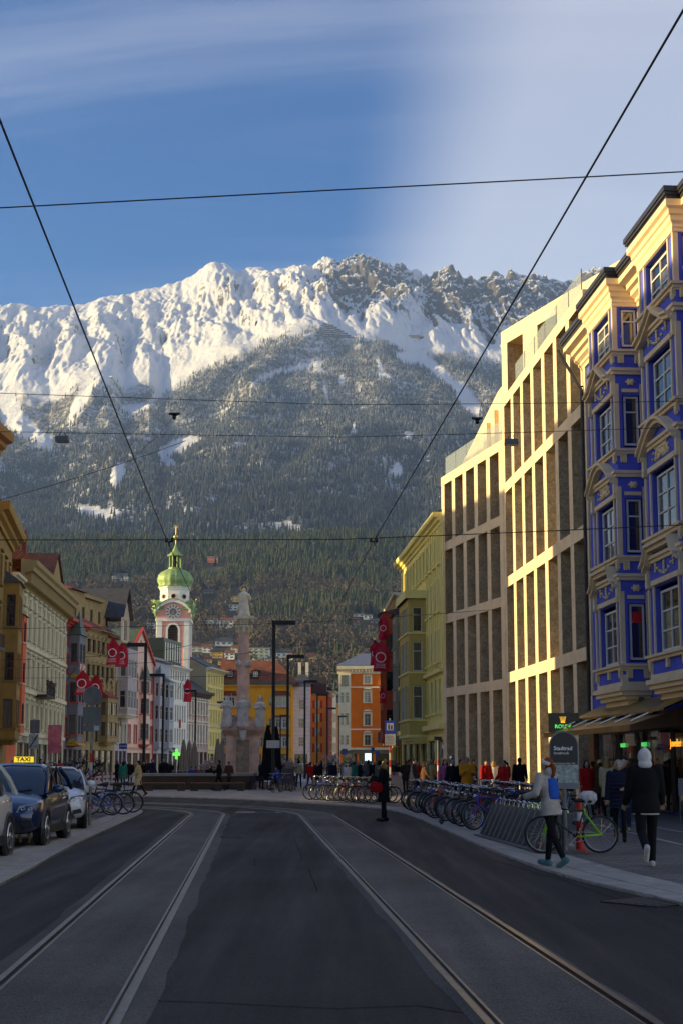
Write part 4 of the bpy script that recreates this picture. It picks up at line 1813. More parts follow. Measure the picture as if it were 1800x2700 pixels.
def foothill():
 cols = np.linspace(-400, 1900, 260)
 rows = np.concatenate([np.linspace(HY0, HY1, 120), HY1 + np.array([60., 200.])])
 PX, YY = np.meshgrid(cols, rows)
 X, Z = hill_height(PX, YY)
 m = mat('hill_ground', (.05, .046, .026), rough=.95, var=.5, scale=.03)
 big_mesh('foothill', np.stack([X, YY, Z], -1).reshape(-1, 3), grid_faces(len(rows), len(cols)), m, 'structure')
 # a green meadow on the slope
 g = mat('meadow_grass', (.075, .13, .025), rough=.95, var=.35, scale=.08)
 cs, ys = np.linspace(1040, 1260, 26), np.linspace(1215, 1330, 14)
 PX, YY = np.meshgrid(cs, ys)
 X, Z = hill_height(PX, YY)
 big_mesh('meadow', np.stack([X, YY, Z + .5], -1).reshape(-1, 3), grid_faces(len(ys), len(cs)), g, 'structure')


foothill()


def twiggy_proto(seed, n=72):
 """bare broad-leaved tree: a trunk and a haze of twigs"""
 r = np.random.RandomState(seed)
 V, Fc = [], []

 def tri(a, b, c):
  k = len(V)
  V.extend([a, b, c])
  Fc.append((k, k + 1, k + 2))
 tri((-.06, 0, 0), (.06, 0, 0), (0, 0, .6))
 tri((0, -.06, 0), (0, .06, 0), (0, 0, .6))
 for i in range(n):
  a, t = r.uniform(0, 6.28), r.uniform(0, 1)
  z = .3 + .7 * t
  q = math.sin(min(1, (z - .22) / .78) * math.pi * .93) ** .7
  rad = q * r.uniform(.25, 1.0)
  c = np.array([math.cos(a) * rad, math.sin(a) * rad, z])
  d = r.normal(0, .14, 3) * (1, 1, .45)
  w = r.normal(0, .11, 3) * (1, 1, .45)
  tri(tuple(c - w), tuple(c + w), tuple(c + d))
 V, Fc = np.array(V), np.array(Fc)
 return V, Fc


HOUSES = []


def hill_Y(px, py):
 Ys = np.linspace(HY0, HY1, 500)
 X, Z = hill_height(np.full(500, float(px)), Ys)
 p = row_of((Z - CH) / Ys)
 return float(Ys[np.argmin(np.abs(p - py))])


def hill_woods():
 r = np.random.RandomState(9)
 N = 20000
 Y = HY0 + 60 + (HY1 + 20 - HY0 - 60) * r.uniform(0, 1, N) ** .8
 px = r.uniform(-260, 1500, N)
 X, Z = hill_height(px, Y)
 py = row_of((Z - CH) / Y)
 dens = np.ones(N)
 for c in HILL_MEADOW: dens *= 1 - in_clearing(c, px, py)
 dens *= np.where(Y < 900, np.clip((Y - 640) / 420, .12, 1), 1)
 dens *= np.where((px < 640) & (py > 1640), .45, 1)
 for h in HOUSES:
  yh = hill_Y(h[0], h[1])
  half = h[2] * .62 + 4
  dens *= 1 - ((np.abs(px - h[0]) < half) & (Y < yh + 12) & (Y > yh - 95 * yh / 1200)) * .97
 # which kind grows where
 kn = fbm(X / 130, Y / 130, 3, 41) + np.clip((1560 - py) / 120, -1.2, .9) * .55 + np.clip((px - 620) / 300, -.5, .4) * np.clip((py - 1560) / 60, 0, 1) * .8
 keep = r.uniform(0, 1, N) < dens
 P = np.stack([X, Y, Z - .5], -1)
 ever = keep & (kn + r.uniform(-.35, .35, N) > -.12)
 bare = keep & ~ever
 H = r.uniform(11, 21, N)
 V, Fc = stamp([conifer_proto(5, 7, 20 + s) for s in range(5)], P[ever], H[ever], H[ever] * r.uniform(.19, .27, ever.sum()), 3)
 m = foliage_mat('hill_conifers', [(.024, .038, .022), (.040, .056, .026), (.030, .044, .026), (.066, .066, .030), (.026, .040, .024)])
 tag(big_mesh('hillside_conifers', V, Fc, m, 'stuff', smooth=False), 'dark green conifers massed on the foothill', 'forest')
 Hb = r.uniform(10, 17, N)
 V, Fc = stamp([twiggy_proto(60 + s) for s in range(5)], P[bare], Hb[bare], Hb[bare] * r.uniform(.28, .42, bare.sum()), 4)
 # twigs of one tree are separate islands, so the colour follows the place instead
 m = mat('bare_twigs', (.092, .074, .058), rough=.95, var=.45, scale=.05, spec=.1)
 tag(big_mesh('hillside_bare_trees', V, Fc, m, 'stuff', smooth=False), 'brown leafless trees massed on the foothill', 'forest')


# ================================================================ left-hand row and the buildings that close the street
def plan(px, Y):
 if px < 560: px = HX + (px - HX) * 1.018
 return ((px - HX) / FPX * Y, Y)


def row_house(name, label, p0, p1, H, D, wall, rows, cols, win, style='cross', frame=WHITE_FRAME, glass=GLASS, sur=None, cornice=(.5, .55), cmat=None,
     roof=None, skip=(), margin=.6, shop=None, shutter=None, band=(), bandm=None, cat='building', fw=.06, gable=None, group=None):
 """rows: [(sill height, window height)], cols: count or list of centres, roof: (kind, rise, material)"""
 t, L = facade(name, label, p0, p1, cat, group)
 if p0[0] < 0: t.scale.z = 1 + KAP * (H - CH) / p0[1]
 xs = cols if isinstance(cols, (list, tuple)) else [margin + (L - 2 * margin) * (i + .5) / cols for i in range(cols)]
 op = []
 for k, (z, h) in enumerate(rows):
  for i, x in enumerate(xs):
   if (k, i) in skip: continue
   op.append((x - win / 2, x + win / 2, z, z + h))
 sh = []
 if shop:
  n, zt, m = shop
  w = (L - .5) / n
  sh = [(.25 + w * i + .22, .25 + w * (i + 1) - .22, .02, zt) for i in range(n)]
 b = MB()
 box_shell(b, L, D, H, op + sh, .2)
 if gable:      # triangular top of the front wall
  b.poly([(0, 0, H), (L, 0, H), (L / 2, 0, H + gable)])
  b.poly([(L, D, H), (0, D, H), (L / 2, D, H + gable)])
 b.build('wall', wall, t)
 for k, (z, h) in enumerate(rows):
  for i, x in enumerate(xs):
   if (k, i) in skip: continue
   window(t, x, z, .17, win - .02, h - .02, style, frame, glass, sur=sur, fw=fw, shutter=shutter)
 for (x0, x1, z0, z1) in sh:
  window(t, (x0 + x1) / 2, z0, .16, x1 - x0 - .02, z1 - z0 - .02, 'tall', DARK_FRAME, SHOP_GLASS, fw=.07)
 if cornice:
  MB().moulding(cornice_prof(H - cornice[0], cornice[0], cornice[1]), 0, L).build('cornice', cmat or wall, t)
 for (z, h, d) in band:
  MB().box(.0, L, -d, 0, z, z + h).build('string_course', bandm or cmat or wall, t)
 if roof:
  kind, rise, m = roof
  if kind == 'ridge':
   r = ridge_roof(L, D, H + .02, rise, .35)
  elif kind == 'hip':
   r = ridge_roof(L, D, H + .02, rise, .5, hip=min(L, D) * .42)
  elif kind == 'gable':
   r = gable_roof(L, D, H, rise, .3)
  elif kind == 'flat':
   r = MB().box(.1, L - .1, .2, D - .1, H, H + rise)
  r.build('roof', m, t)
 return t, L


def dormer(t, x, z, y, w, h, wm, rm, gm=None):
 """small roof dormer: cheeks, window, little hipped cap"""
 b = MB()
 b.box(-w / 2, w / 2, 0, 2.2, 0, h)
 d = b.build('dormer', wm, t, (x, y, z))
 window(d, 0, h * .14, -.03, w * .72, h * .74, 'cross', WHITE_FRAME, GLASS, fw=.08)
 r = MB()
 o = .22
 r.add([(-w / 2 - o, -o, h), (w / 2 + o, -o, h), (w / 2 + o, 2.4, h), (-w / 2 - o, 2.4, h), (0, w * .4, h + w * .42), (0, 2.4, h + w * .42)],
    [(0, 1, 4), (1, 2, 5, 4), (3, 0, 4, 5), (2, 3, 5), (3, 2, 1, 0)])
 r.build('dormer_roof', rm, d)
 return d


def oriel(t, a0, a1, pr, z0, z1, rows, wall, frame, cap=None, capm=None, foot=True, sidew=.55, glass=GLASS, trim=None, nfront=1, splay=0.0):
 """boxed bay with windows in front and on the near (low x) and far sides"""
 b = MB()
 w = a1 - a0
 fwid = (w - .3) / nfront
 op = []
 for (z, h) in rows:
  for i in range(nfront):
   c = a0 + .15 + fwid * (i + .5)
   op.append((c - fwid * .4, c + fwid * .4, z, z + h))
 wall_panel(b, a0, a1, z0, z1, op, -pr, .12)
 sw = min(sidew, pr - .3)
 so = [(pr / 2 - sw / 2, pr / 2 + sw / 2, z, z + h) for z, h in rows] if sw > .2 else []
 b.M = Matrix.Translation((a1, -pr, 0)) @ Matrix.Rotation(R(90), 4, 'Z')
 wall_panel(b, 0, pr, z0, z1, so, 0, .12)
 b.M = Matrix.Translation((a0, 0, 0)) @ Matrix.Rotation(R(-90), 4, 'Z')
 wall_panel(b, 0, pr, z0, z1, so, 0, .12)
 b.M = None
 b.quad((a0, 0, z0), (a1, 0, z0), (a1, -pr, z0), (a0, -pr, z0))
 b.quad((a0, -pr, z1), (a1, -pr, z1), (a1, 0, z1), (a0, 0, z1))
 o = b.build('oriel', wall, t)
 for (z, h) in rows:
  for i in range(nfront):
   window(o, a0 + .15 + fwid * (i + .5), z, -pr + .1, fwid * .8 - .02, h - .02, 'cross', frame, glass, fw=.06)
  if so:
   window(o, a1 - .1, z, -pr / 2, sw - .02, h - .02, 'tall', frame, glass, rz=R(90), fw=.06)
   window(o, a0 + .1, z, -pr / 2, sw - .02, h - .02, 'tall', frame, glass, rz=R(-90), fw=.06)
 if foot:
  f = MB()
  for k in range(3):
   q = .06 - .16 * k
   f.box(a0 - q, a1 + q, -pr - q, 0, z0 - .18 * (k + 1), z0 - .18 * k - .003)
  f.build('oriel_foot', trim or wall, o)
 for (z, h) in rows:
  s = MB()
  s.box(a0 - .07, a1 + .07, -pr - .08, 0, z - .14, z - .03)
  s.build('sill_band', trim or wall, o)
 if cap:
  c = MB()
  e = .22
  x0, x1, y0 = a0 - e, a1 + e, -pr - e
  cx = (a0 + a1) / 2
  if cap[0] == 'spire':
   hgt = cap[1]
   prev = None
   for k, (s, zz) in enumerate(((1, 0), (.62, .28), (.34, .58), (.0, 1.0))):
    ring = [(cx + (x0 - cx) * s, y0 * s * .5 + y0 * .5 * (1 if s > .5 else s + .5) * 0 + (y0 / 2) * (1 - s) + (y0 / 2) * s, z1 + hgt * zz), (cx + (x1 - cx) * s, (y0 / 2) * (1 - s) + y0 * s * 1.0 - (y0 / 2) * 0, z1 + hgt * zz)]
    ring = [(cx + (x0 - cx) * s, y0 / 2 + (y0 / 2) * s, z1 + hgt * zz), (cx + (x1 - cx) * s, y0 / 2 + (y0 / 2) * s, z1 + hgt * zz), (cx + (x1 - cx) * s, y0 / 2 - (y0 / 2) * s, z1 + hgt * zz), (cx + (x0 - cx) * s, y0 / 2 - (y0 / 2) * s, z1 + hgt * zz)]
    if prev:
     c.add(prev + ring, [(0, 1, 5, 4), (1, 2, 6, 5), (2, 3, 7, 6), (3, 0, 4, 7)])
    prev = ring
  else:
   hgt = cap[1]
   c.add([(x0, y0, z1), (x1, y0, z1), (x1, 0, z1), (x0, 0, z1), (x0 + pr * .7, 0, z1 + hgt), (x1 - pr * .7, 0, z1 + hgt)],
      [(0, 1, 5, 4), (1, 2, 5), (3, 0, 4), (2, 3, 4, 5), (3, 2, 1, 0)])
  c.build('oriel_roof', capm, o)
 return o


COPPER = mat('green_copper', (.24, .36, .14), rough=.6, var=.35, scale=1.2, metal=.15)
COPPER_DARK = mat('dark_copper', (.06, .10, .065), rough=.6, var=.3, scale=1.5)
SALMON = plaster('salmon_plaster', (205, 100, 66))
OCHRE = plaster('ochre_plaster', (140, 110, 60), var=.2)
GOLD = mat('gold_leaf', (.78, .50, .10), rough=.3, metal=.9, var=.15, scale=3)
IRON = mat('black_iron', (.012, .012, .013), rough=.5, metal=.3, var=.2)


def left_row():
 # --- tall salmon corner house at the picture's edge
 t, L = row_house('corner_house', 'tall salmon house with heavy brown cornice at the left picture edge', plan(-100, 98), plan(-16, 106), 25.8, 12, SALMON,
       [(4.6, 2.1), (8.6, 2.1), (12.4, 2.1), (16.2, 2.1), (19.8, 1.9)], 3, 1.1, sur=(OCHRE, .18, .08, 'flat'), cornice=(1.6, 1.2), cmat=plaster('brown_stucco', (150, 108, 62)), roof=('ridge', 4, TILE_DARK))
 b = MB()
 b.box(L - 2.6, L - .3, -1.1, 0, 9.6, 9.85)
 for i in range(12): b.tube([(L - 2.55 + i * .2, -1.05, 9.85), (L - 2.55 + i * .2, -1.05, 10.8)], .02, 5)
 b.tube([(L - 2.6, -1.05, 10.8), (L - .3, -1.05, 10.8)], .03, 5)
 b.build('balcony', IRON, t)
 # --- ochre house with painted oriel
 t, L = row_house('ochre_house', 'olive ochre house with painted oriel beside the salmon corner house', plan(-20, 107), plan(30, 124), 21.2, 12, OCHRE,
       [(4.4, 2.2), (8.2, 2.2), (11.8, 2.1), (15.6, 2.4)], 4, 1.15, sur=(plaster('ochre_trim', (128, 100, 56)), .16, .07, 'flat'), cornice=(1.5, 1.15), cmat=plaster('ochre_stucco', (156, 120, 60)), roof=('ridge', 4, SLATE), style='grid', frame=DARK_FRAME)
 oriel(t, L - 7.4, L - 3.4, 1.3, 3.6, 16.2, [(4.4, 2.3), (8.2, 2.3), (12.6, 2.6)], OCHRE, paint('blue_grey_frame', (60, 66, 78)), ('hip', 1.1), SLATE, trim=plaster('ochre_trim', (128, 100, 56)), nfront=2, sidew=.75)
 b = MB()
 for z in (7.2, 11.5): b.plate([(L - 5.4 - .35, z), (L - 5.4, z - .4), (L - 5.4 + .35, z), (L - 5.4, z + .4)], -1.33, -1.3)
 b.build('painted_panel', paint('painted_lozenge', (206, 150, 90)), t)
 # --- narrow salmon house
 t, L = row_house('narrow_house', 'narrow terracotta house squeezed between ochre house and grey palace', plan(31, 124.5), plan(55, 130), 18.2, 11, SALMON,
       [(5, 1.9), (8.8, 1.9), (12.6, 1.9), (15.6, 1.5)], 2, 1.0, sur=(TRIM, .12, .05, None), cornice=(.6, .6), cmat=TRIM, roof=('ridge', 3.4, TILE))
 oriel(t, 1.2, 3.4, 1.0, 4.2, 14.5, [(5, 1.8), (8.6, 1.8), (12.2, 1.8)], SALMON, DARK_FRAME, ('hip', .8), SLATE, trim=TRIM, sidew=.6)
 # --- the long grey palace with bracketed eaves
 grey = plaster('grey_stone_facade', (186, 176, 148), var=.14)
 t, L = row_house('long_palace', 'long pale grey palace with pilasters, bracketed eaves and flower balcony', plan(56, 130.5), plan(178, 163), 18.0, 13, grey,
       [(4.9, 2.3), (8.9, 2.6), (13.2, 2.5), (16.35, .7)], 10, 1.2, sur=(grey, .2, .09, 'flat'), cornice=None, roof=None, shop=(8, 3.5, None), band=((4.1, .35, .22), (8.1, .4, .3), (12.3, .35, .25)), bandm=TRIM)
 for i in range(11):
  x = .35 + (L - .7) * i / 10
  MB().box(x - .22, x + .22, -.12, 0, 4.5, 15.9).build('pilaster', TRIM, t)
 fm = plaster('eaves_tan', (150, 126, 84))
 b = MB()
 b.moulding([(.02, 17.6), (-.15, 17.6), (-.2, 17.9), (-.35, 18.0), (-.35, 18.9), (-1.15, 19.1), (-1.2, 19.5), (-1.45, 19.7), (-1.5, 20.1), (.02, 20.2)], -.3, L + .2)
 b.build('cornice', fm, t)
 for i in range(52):
  x = .2 + (L - .4) * i / 51
  b = MB()
  b.plate([(-.13, 18.0), (.13, 18.0), (.13, 19.05), (-.13, 19.05)], -.95, -.3)
  if i == 0: bme = b.mesh('eaves_bracket', fm)
  obj('eaves_bracket', bme, t, (x, 0, 0))
 ridge_roof(L, 13, 20.2, 4.2, 1.35).build('roof', TILE, t)
 # attic gable on the eaves, roof box behind
 b = MB()
 b.plate([(L * .40, 20.2), (L * .62, 20.2), (L * .51, 22.9)], -1.0, 3)
 b.build('attic_gable', fm, t)
 b = MB()
 b.add([(L * .38, -1.2, 20.2), (L * .51, -1.2, 23.2), (L * .64, -1.2, 20.2), (L * .38, 6, 20.2), (L * .51, 6, 23.2), (L * .64, 6, 20.2)], [(0, 1, 4, 3), (1, 2, 5, 4)])
 b.build('gable_roof', TILE, t)
 cream = plaster('cream_attic', (226, 204, 150))
 b = MB()
 b.plate([(1.0, 20.2), (L - 3, 20.2), (L - 3, 21.8), (7.0, 25.4), (1.0, 26.6)], 3.5, 9)
 b.build('attic_storey', cream, t)
 b = MB()
 b.plate([(.6, 26.6), (7.0, 25.4), (L - 2.6, 21.8), (L - 2.6, 22.05), (7.0, 25.65), (.6, 26.85)], 3.2, 9.3)
 b.build('attic_roof', ZINC, t)
 for x in (4.0, 7.5):
  MB().box(x - .5, x + .5, .8, 1.8, 20.2, 24.0).build('chimney', TILE, t)
 b = MB()
 x0, x1 = L * .30, L * .48
 b.box(x0, x1, -1.3, 0, 8.0, 8.25)
 for i in range(26):
  x = x0 + .06 + (x1 - x0 - .12) * i / 25
  b.tube([(x, -1.25, 8.25), (x, -1.25, 9.2)], .022, 4)
 b.box(x0, x1, -1.28, -1.22, 9.2, 9.26)
 bal = b.build('balcony', IRON, t)
 fl = MB()
 rr = random.Random(5)
 for i in range(150):
  x, z, y = rr.uniform(x0, x1), 9.25 + rr.uniform(-.1, .35), -1.25 + rr.uniform(-.16, .16)
  if rr.random() < .25: z -= .8
  a = rr.uniform(0, 6.3)
  s = rr.uniform(.08, .16)
  fl.add([(x - s * math.cos(a), y - s * math.sin(a), z), (x + s * math.cos(a), y + s * math.sin(a), z + .02), (x + .03, y - .05, z + s * 1.4)], [(0, 1, 2)], 1 if rr.random() < .22 else 0)
 tag(fl.build('balcony_flowers', [mat('leaf_green', (.03, .07, .02), rough=.8, var=.4), mat('pink_petal', (.45, .04, .16), rough=.7)], bal), kind='stuff')
 lettering('PEREN', 1.0, mat('black_letters', (.01, .01, .01), rough=.5, var=0), t, (3.4, -.26, 3.7))
 # hanging pink shop banner
 b = MB()
 b.box(-.7, .7, -.05, .05, 0, 2.9)
 b.build('shop_banner', mat('pink_banner', (.55, .13, .18), rough=.7, var=.5, scale=1.1), t, (L * .56, -1.0, 2.6), R(90))
 # --- grey house with red oriel and gilded little roofs
 redm = paint('red_trim', (190, 52, 34))
 gst = plaster('dark_grey_render', (112, 108, 112), var=.2)
 t, L = row_house('red_oriel_house', 'dark grey house with red oriel frames and gilded little roofs', plan(176, 163.5), plan(228, 174), 18.2, 11, gst,
       [(4.6, 2.2), (8.4, 2.2), (12.0, 2.1), (15.2, 1.9)], 5, 1.05, sur=(redm, .2, .08, None), cornice=(.9, .9), cmat=redm, roof=('ridge', 4.5, TILE_DARK), frame=DARK_FRAME, shop=(4, 3.2, None))
 oriel(t, 2.0, 5.6, 1.25, 4.0, 16.4, [(4.9, 2.2), (8.6, 2.3), (13.2, 2.2)], gst, paint('dark_green_frame', (44, 54, 54)), ('spire', 3.0), COPPER_DARK, trim=redm, sidew=.75, nfront=2)
 for (a0, a1, pr, z) in ((1.6, 6.0, 1.6, 3.6), (6.2, 7.6, .5, 8.0), (6.4, 7.6, .5, 11.8), (1.9, 5.7, 1.45, 11.4)):
  b = MB()
  b.add([(a0, -pr, z), (a1, -pr, z), (a1, 0, z), (a0, 0, z), (a0 + .2, -.6 if pr > 1 else -.1, z + 1.0), (a1 - .2, -.6 if pr > 1 else -.1, z + 1.0)], [(0, 1, 5, 4), (1, 2, 5), (3, 0, 4), (2, 3, 4, 5), (3, 2, 1, 0)])
  b.build('gilded_roof', tile_mat('gilded_tiles', (.62, .38, .06)), t)
 for dx in (0, 1.7):
  b = MB()
  b.plate([(2.3 + dx, 12.3), (3.0 + dx, 11.6), (3.7 + dx, 12.3), (3.7 + dx, 13.0), (2.3 + dx, 13.0)], -1.34, -1.3)
  b.build('coat_of_arms', paint('shield_white', (205, 196, 186)), t)
  b = MB()
  b.plate([(2.35 + dx, 12.2), (2.8 + dx, 11.8), (3.6 + dx, 12.7), (3.3 + dx, 12.98)], -1.36, -1.345)
  b.build('coat_of_arms', redm, t)
 # --- tan stone house with arches and red metal roofs
 tan = plaster('tan_stone', (150, 124, 84), var=.22, scale=1.6)
 t, L = row_house('arcaded_stone_house', 'tan stone house with round arches and bright red metal roofs', plan(228, 174.5), plan(310, 186), 18.2, 12, tan,
       [(4.2, 2.4), (8.2, 2.3), (11.6, 2.2), (15.2, 1.7)], 6, 1.2, sur=(tan, .14, .06, 'arch'), cornice=(.4, .5), roof=None, shop=(5, 3.2, None), frame=DARK_FRAME)
 b = MB()
 wall_panel(b, .4, L - .6, 18.2, 23.0, [(1.6 + 3 * i, 2.6 + 3 * i, 19.6, 21.2) for i in range(5)], 2.2, .2)
 b.quad((L - .6, 2.2, 18.2), (L - .6, 12, 18.2), (L - .6, 12, 23), (L - .6, 2.2, 23))
 b.quad((.4, 12, 18.2), (.4, 2.2, 18.2), (.4, 2.2, 23), (.4, 12, 23))
 b.build('upper_wall', tan, t)
 for i in range(5): window(t, 2.1 + 3 * i, 19.6, 2.35, .98, 1.58, 'cross', DARK_FRAME, GLASS)
 for (a0, a1, y0, z, rise, dep) in ((0, L * .40, -.6, 18.2, 1.6, 2.7), (L * .42, L * .70, -.8, 18.0, 1.6, 2.9), (L * .72, L, -.7, 17.6, 1.7, 2.8), (.0, L * .46, 1.7, 23.0, 2.4, 6), (L * .48, L, 1.7, 22.4, 1.7, 6)):
  b = MB()
  b.add([(a0, y0, z), (a1, y0, z), (a1, y0 + dep, z + rise), (a0, y0 + dep, z + rise), (a0, y0 + dep + 4, z), (a1, y0 + dep + 4, z)], [(0, 1, 2, 3), (3, 2, 5, 4), (1, 5, 2), (0, 3, 4)])
  b.build('roof', TILE_RED, t)
 for z in (11.3, 7.8):
  for i in range(4):
   b = MB()
   x = 2.2 + i * 3.6
   pts = [(x - 1.1, z - 1.4)] + [(x - 1.1 * math.cos(math.pi * k / 8), z + 1.1 * math.sin(math.pi * k / 8)) for k in range(9)] + [(x + 1.1, z - 1.4)]
   ins = [(x + .85, z - 1.4)] + [(x + .85 * math.cos(math.pi * k / 8), z + .85 * math.sin(math.pi * k / 8)) for k in range(9)] + [(x - .85, z - 1.4)]
   b.plate(pts + ins, -.22, -.0)
   b.build('arch', tan, t)
 oriel(t, L - 6.0, L - 2.2, 1.2, 4.4, 9.8, [(5.0, 1.7), (7.6, 1.6)], tan, DARK_FRAME, ('hip', .9), TILE_RED, nfront=2)
 # --- lilac grey house with oriel and stepped attic gable
 lil = plaster('lilac_grey', (168, 152, 150))
 t, L = row_house('lilac_house', 'lilac grey house with wide oriel and pointed attic gable', plan(311, 186.5), plan(345, 193.5), 17.6, 11, lil,
       [(4.2, 2.6), (8.6, 2.3), (12.2, 2.3), (15.3, 1.6)], 3, 1.15, sur=(TRIM, .16, .07, None), cornice=(.8, .8), cmat=TRIM, roof=('ridge', 4, SLATE), shop=(3, 3.2, None))
 oriel(t, 1.0, L - .8, 1.4, 8.0, 16.6, [(8.8, 2.3), (12.9, 2.3)], lil, WHITE_FRAME, None, None, trim=TRIM, nfront=3, sidew=.8)
 b = MB()
 b.box(1.0, L - .8, -1.4, -1.34, 16.6, 17.5)
 for i in range(14):
  x = 1.05 + (L - 1.9) * i / 13
  b.tube([(x, -1.37, 16.6), (x, -1.37, 17.5)], .03, 4)
 b.build('balcony_rail', IRON, t)
 gp = plaster('gable_pink_grey', (176, 150, 128))
 b = MB()
 wall_panel(b, 1.4, L - 1.0, 17.6, 21.0, [(L / 2 - 1.0, L / 2 + 1.2, 17.9, 20.6)], -.2, .25)
 b.poly([(1.4, -.2, 21.0), (L - 1.0, -.2, 21.0), ((L + .4) / 2, -.2, 24.2)])
 b.build('attic_gable', gp, t)
 window(t, L / 2 + .1, 17.9, -.0, 2.16, 2.66, 'triple', WHITE_FRAME, GLASS)
 b = MB()
 cxx = (L + .4) / 2
 b.add([(.9, -.7, 20.7), (cxx, -.7, 24.9), (L - .5, -.7, 20.7), (.9, 7, 20.7), (cxx, 7, 24.9), (L - .5, 7, 20.7)], [(0, 1, 4, 3), (1, 2, 5, 4), (0, 3, 4, 1)][:2])
 b.build('gable_roof', SLATE, t)
 # --- pink gabled house with red window frames
 pink = plaster('pink_plaster', (226, 178, 158))
 t, L = row_house('pink_gabled_house', 'pink gabled house with red window frames and green spired oriel', plan(340, 193.8), plan(408, 206), 15.9, 14, pink,
       [(4.4, 2.3), (8.0, 2.3), (11.6, 2.3)], [1.4, 4.3, 9.4, 11.9], 1.1, sur=(redm, .2, .07, None), cornice=None, gable=4.3, shop=(4, 3.0, None), band=((3.5, .25, .15),), bandm=plaster('pink_band', (190, 140, 124)))
 for (x, z) in ((4.1, 15.0), (8.6, 14.6)): window(t, x, z, -.02, .9, 1.7, 'tall', WHITE_FRAME, GLASS, sur=(redm, .16, .05, None))
 oriel(t, 5.9, 8.3, .9, 4.2, 13.2, [(4.9, 2.2), (8.4, 2.2), (11.3, 1.7)], pink, GREY_FRAME, ('spire', 2.6), COPPER_DARK, trim=redm, sidew=.5)
 gable_roof(L, 14, 15.9, 4.35, .3).build('roof', COPPER_DARK, t)
 b = MB()
 for s in (0, 1):
  q = [(-.35, 15.5), (L / 2, 20.2), (L / 2, 20.6), (-.35, 15.9)]
  if s: q = [(L - p[0], p[1]) for p in q][::-1]
  b.plate(q, -.36, -.05)
 b.build('verge_board', redm, t)
 b = MB()
 b.ball((L / 2, -.04, 18.3), .22, .06, .5, 8, 6)
 b.build('attic_oval', redm, t)
 b = MB()
 b.tube([(L - .15, -.2, 15.5), (L - .15, -.2, .4)], .09, 6)
 b.build('down_pipe', redm, t)
 # --- grey blue house
 gb = plaster('grey_blue_plaster', (160, 160, 164))
 t, L = row_house('grey_blue_house', 'grey blue house with curved parapet and two stacked bays', plan(408.5, 206.2), plan(452, 215.5), 16.6, 12, gb,
       [(4.4, 2.1), (7.8, 2.1), (11.2, 2.1)], 3, 1.2, sur=(TRIM, .12, .05, None), cornice=(.35, .4), cmat=ZINC, roof=('flat', .4, ZINC), shop=(3, 3.0, None))
 oriel(t, .6, 3.2, .9, 4.0, 14.2, [(4.6, 2.0), (7.9, 2.0), (11.2, 2.0)], gb, WHITE_FRAME, ('spire', 1.7), ZINC, sidew=.5)
 oriel(t, L - 3.2, L - .7, .9, 4.0, 13.6, [(4.6, 2.0), (7.9, 2.0), (11.2, 2.0)], gb, WHITE_FRAME, ('hip', .7), ZINC, sidew=.5)
 b = MB()
 b.ring((4.6, -.03, 15.1), .3, .07, 14, 5, 'y')
 b.build('oval_frame', TRIM, t)
 # --- white house
 wh = plaster('white_plaster', (216, 208, 194))
 t, L = row_house('white_ribbed_house', 'plain white house with narrow ribbed windows and dark glazed roof storey', plan(450, 216), plan(499, 226.5), 16.4, 12, wh,
       [(4.4, 2.5), (7.9, 2.6), (11.4, 2.6), (14.3, 1.4)], 7, .75, style='tall', cornice=(.6, .8), cmat=wh, roof=('ridge', 2.6, SLATE), shop=(4, 3.0, None), frame=GREY_FRAME)
 b = MB()
 b.box(.2, L - .4, 1.0, 8, 16.6, 20.6)
 b.build('roof_storey', mat('dark_green_metal', (.02, .03, .026), rough=.4, metal=.4), t)
 for i in range(7): window(t, 1.2 + i * 1.35, 17.2, .95, 1.2, 2.9, 'tall', DARK_FRAME, GLASS_DARK)
 b = MB()
 b.box(-.5, .5, -.06, 0, 0, 1.3)
 b.build('wall_emblem', paint('emblem_red', (170, 34, 40)), t, (6.4, -.02, 7.0))
 lettering('Hellmann', .55, mat('white_letters', (.8, .8, .76), rough=.5, var=0), MB().box(-1.6, 1.6, -.08, 0, -.42, .42).build('shop_sign', paint('dark_green_sign', (18, 34, 26)), t, (2.0, -.12, 3.5)), (0, -.09, 0))
 # --- darker palace with pilasters
 pal = plaster('palace_pink', (176, 148, 138), var=.2)
 t, L = row_house('baroque_palace', 'low weathered baroque palace with pale pilasters and dark eaves', plan(497, 227), plan(555, 238.5), 13.2, 13, pal,
       [(4.8, 3.0), (9.4, 2.1)], 7, 1.0, sur=(plaster('palace_white', (206, 192, 174), var=.2), .2, .14, 'gable'), cornice=(1.1, 1.1), cmat=plaster('palace_dark', (92, 82, 70)), roof=('ridge', 4.2, SLATE), shop=(5, 3.4, None))
 for i in range(8):
  x = .6 + (L - 1.2) * i / 7
  MB().box(x - .2, x + .2, -.16, 0, 4.2, 12.0).build('pilaster', plaster('palace_white', (206, 192, 174)), t)
 # --- pale yellow house, taller; its blank side wall shows over the palace
 py_ = plaster('pale_yellow', (226, 198, 128))
 t, L = row_house('pale_yellow_house', 'tall pale yellow house with blank grey side wall above the palace', plan(548, 239), plan(588, 251), 17.6, 12, py_,
       [(4.4, 2.4), (8.2, 2.4), (12.0, 2.3), (15.0, 1.6)], 6, 1.0, sur=(py_, .14, .06, None), cornice=(.7, .9), cmat=TRIM, roof=('ridge', 3.2, SLATE), shop=(4, 3.2, None), band=((3.7, .3, .2), (7.6, .25, .2), (11.4, .25, .15)), bandm=TRIM)
 b = MB()
 b.poly([(-.02, 0, 0), (-.02, 0, 17.6), (-.02, 6, 20.8), (-.02, 12, 17.6), (-.02, 12, 0)])
 b.build('side_wall', plaster('grey_render', (150, 140, 116)), t)


left_row()


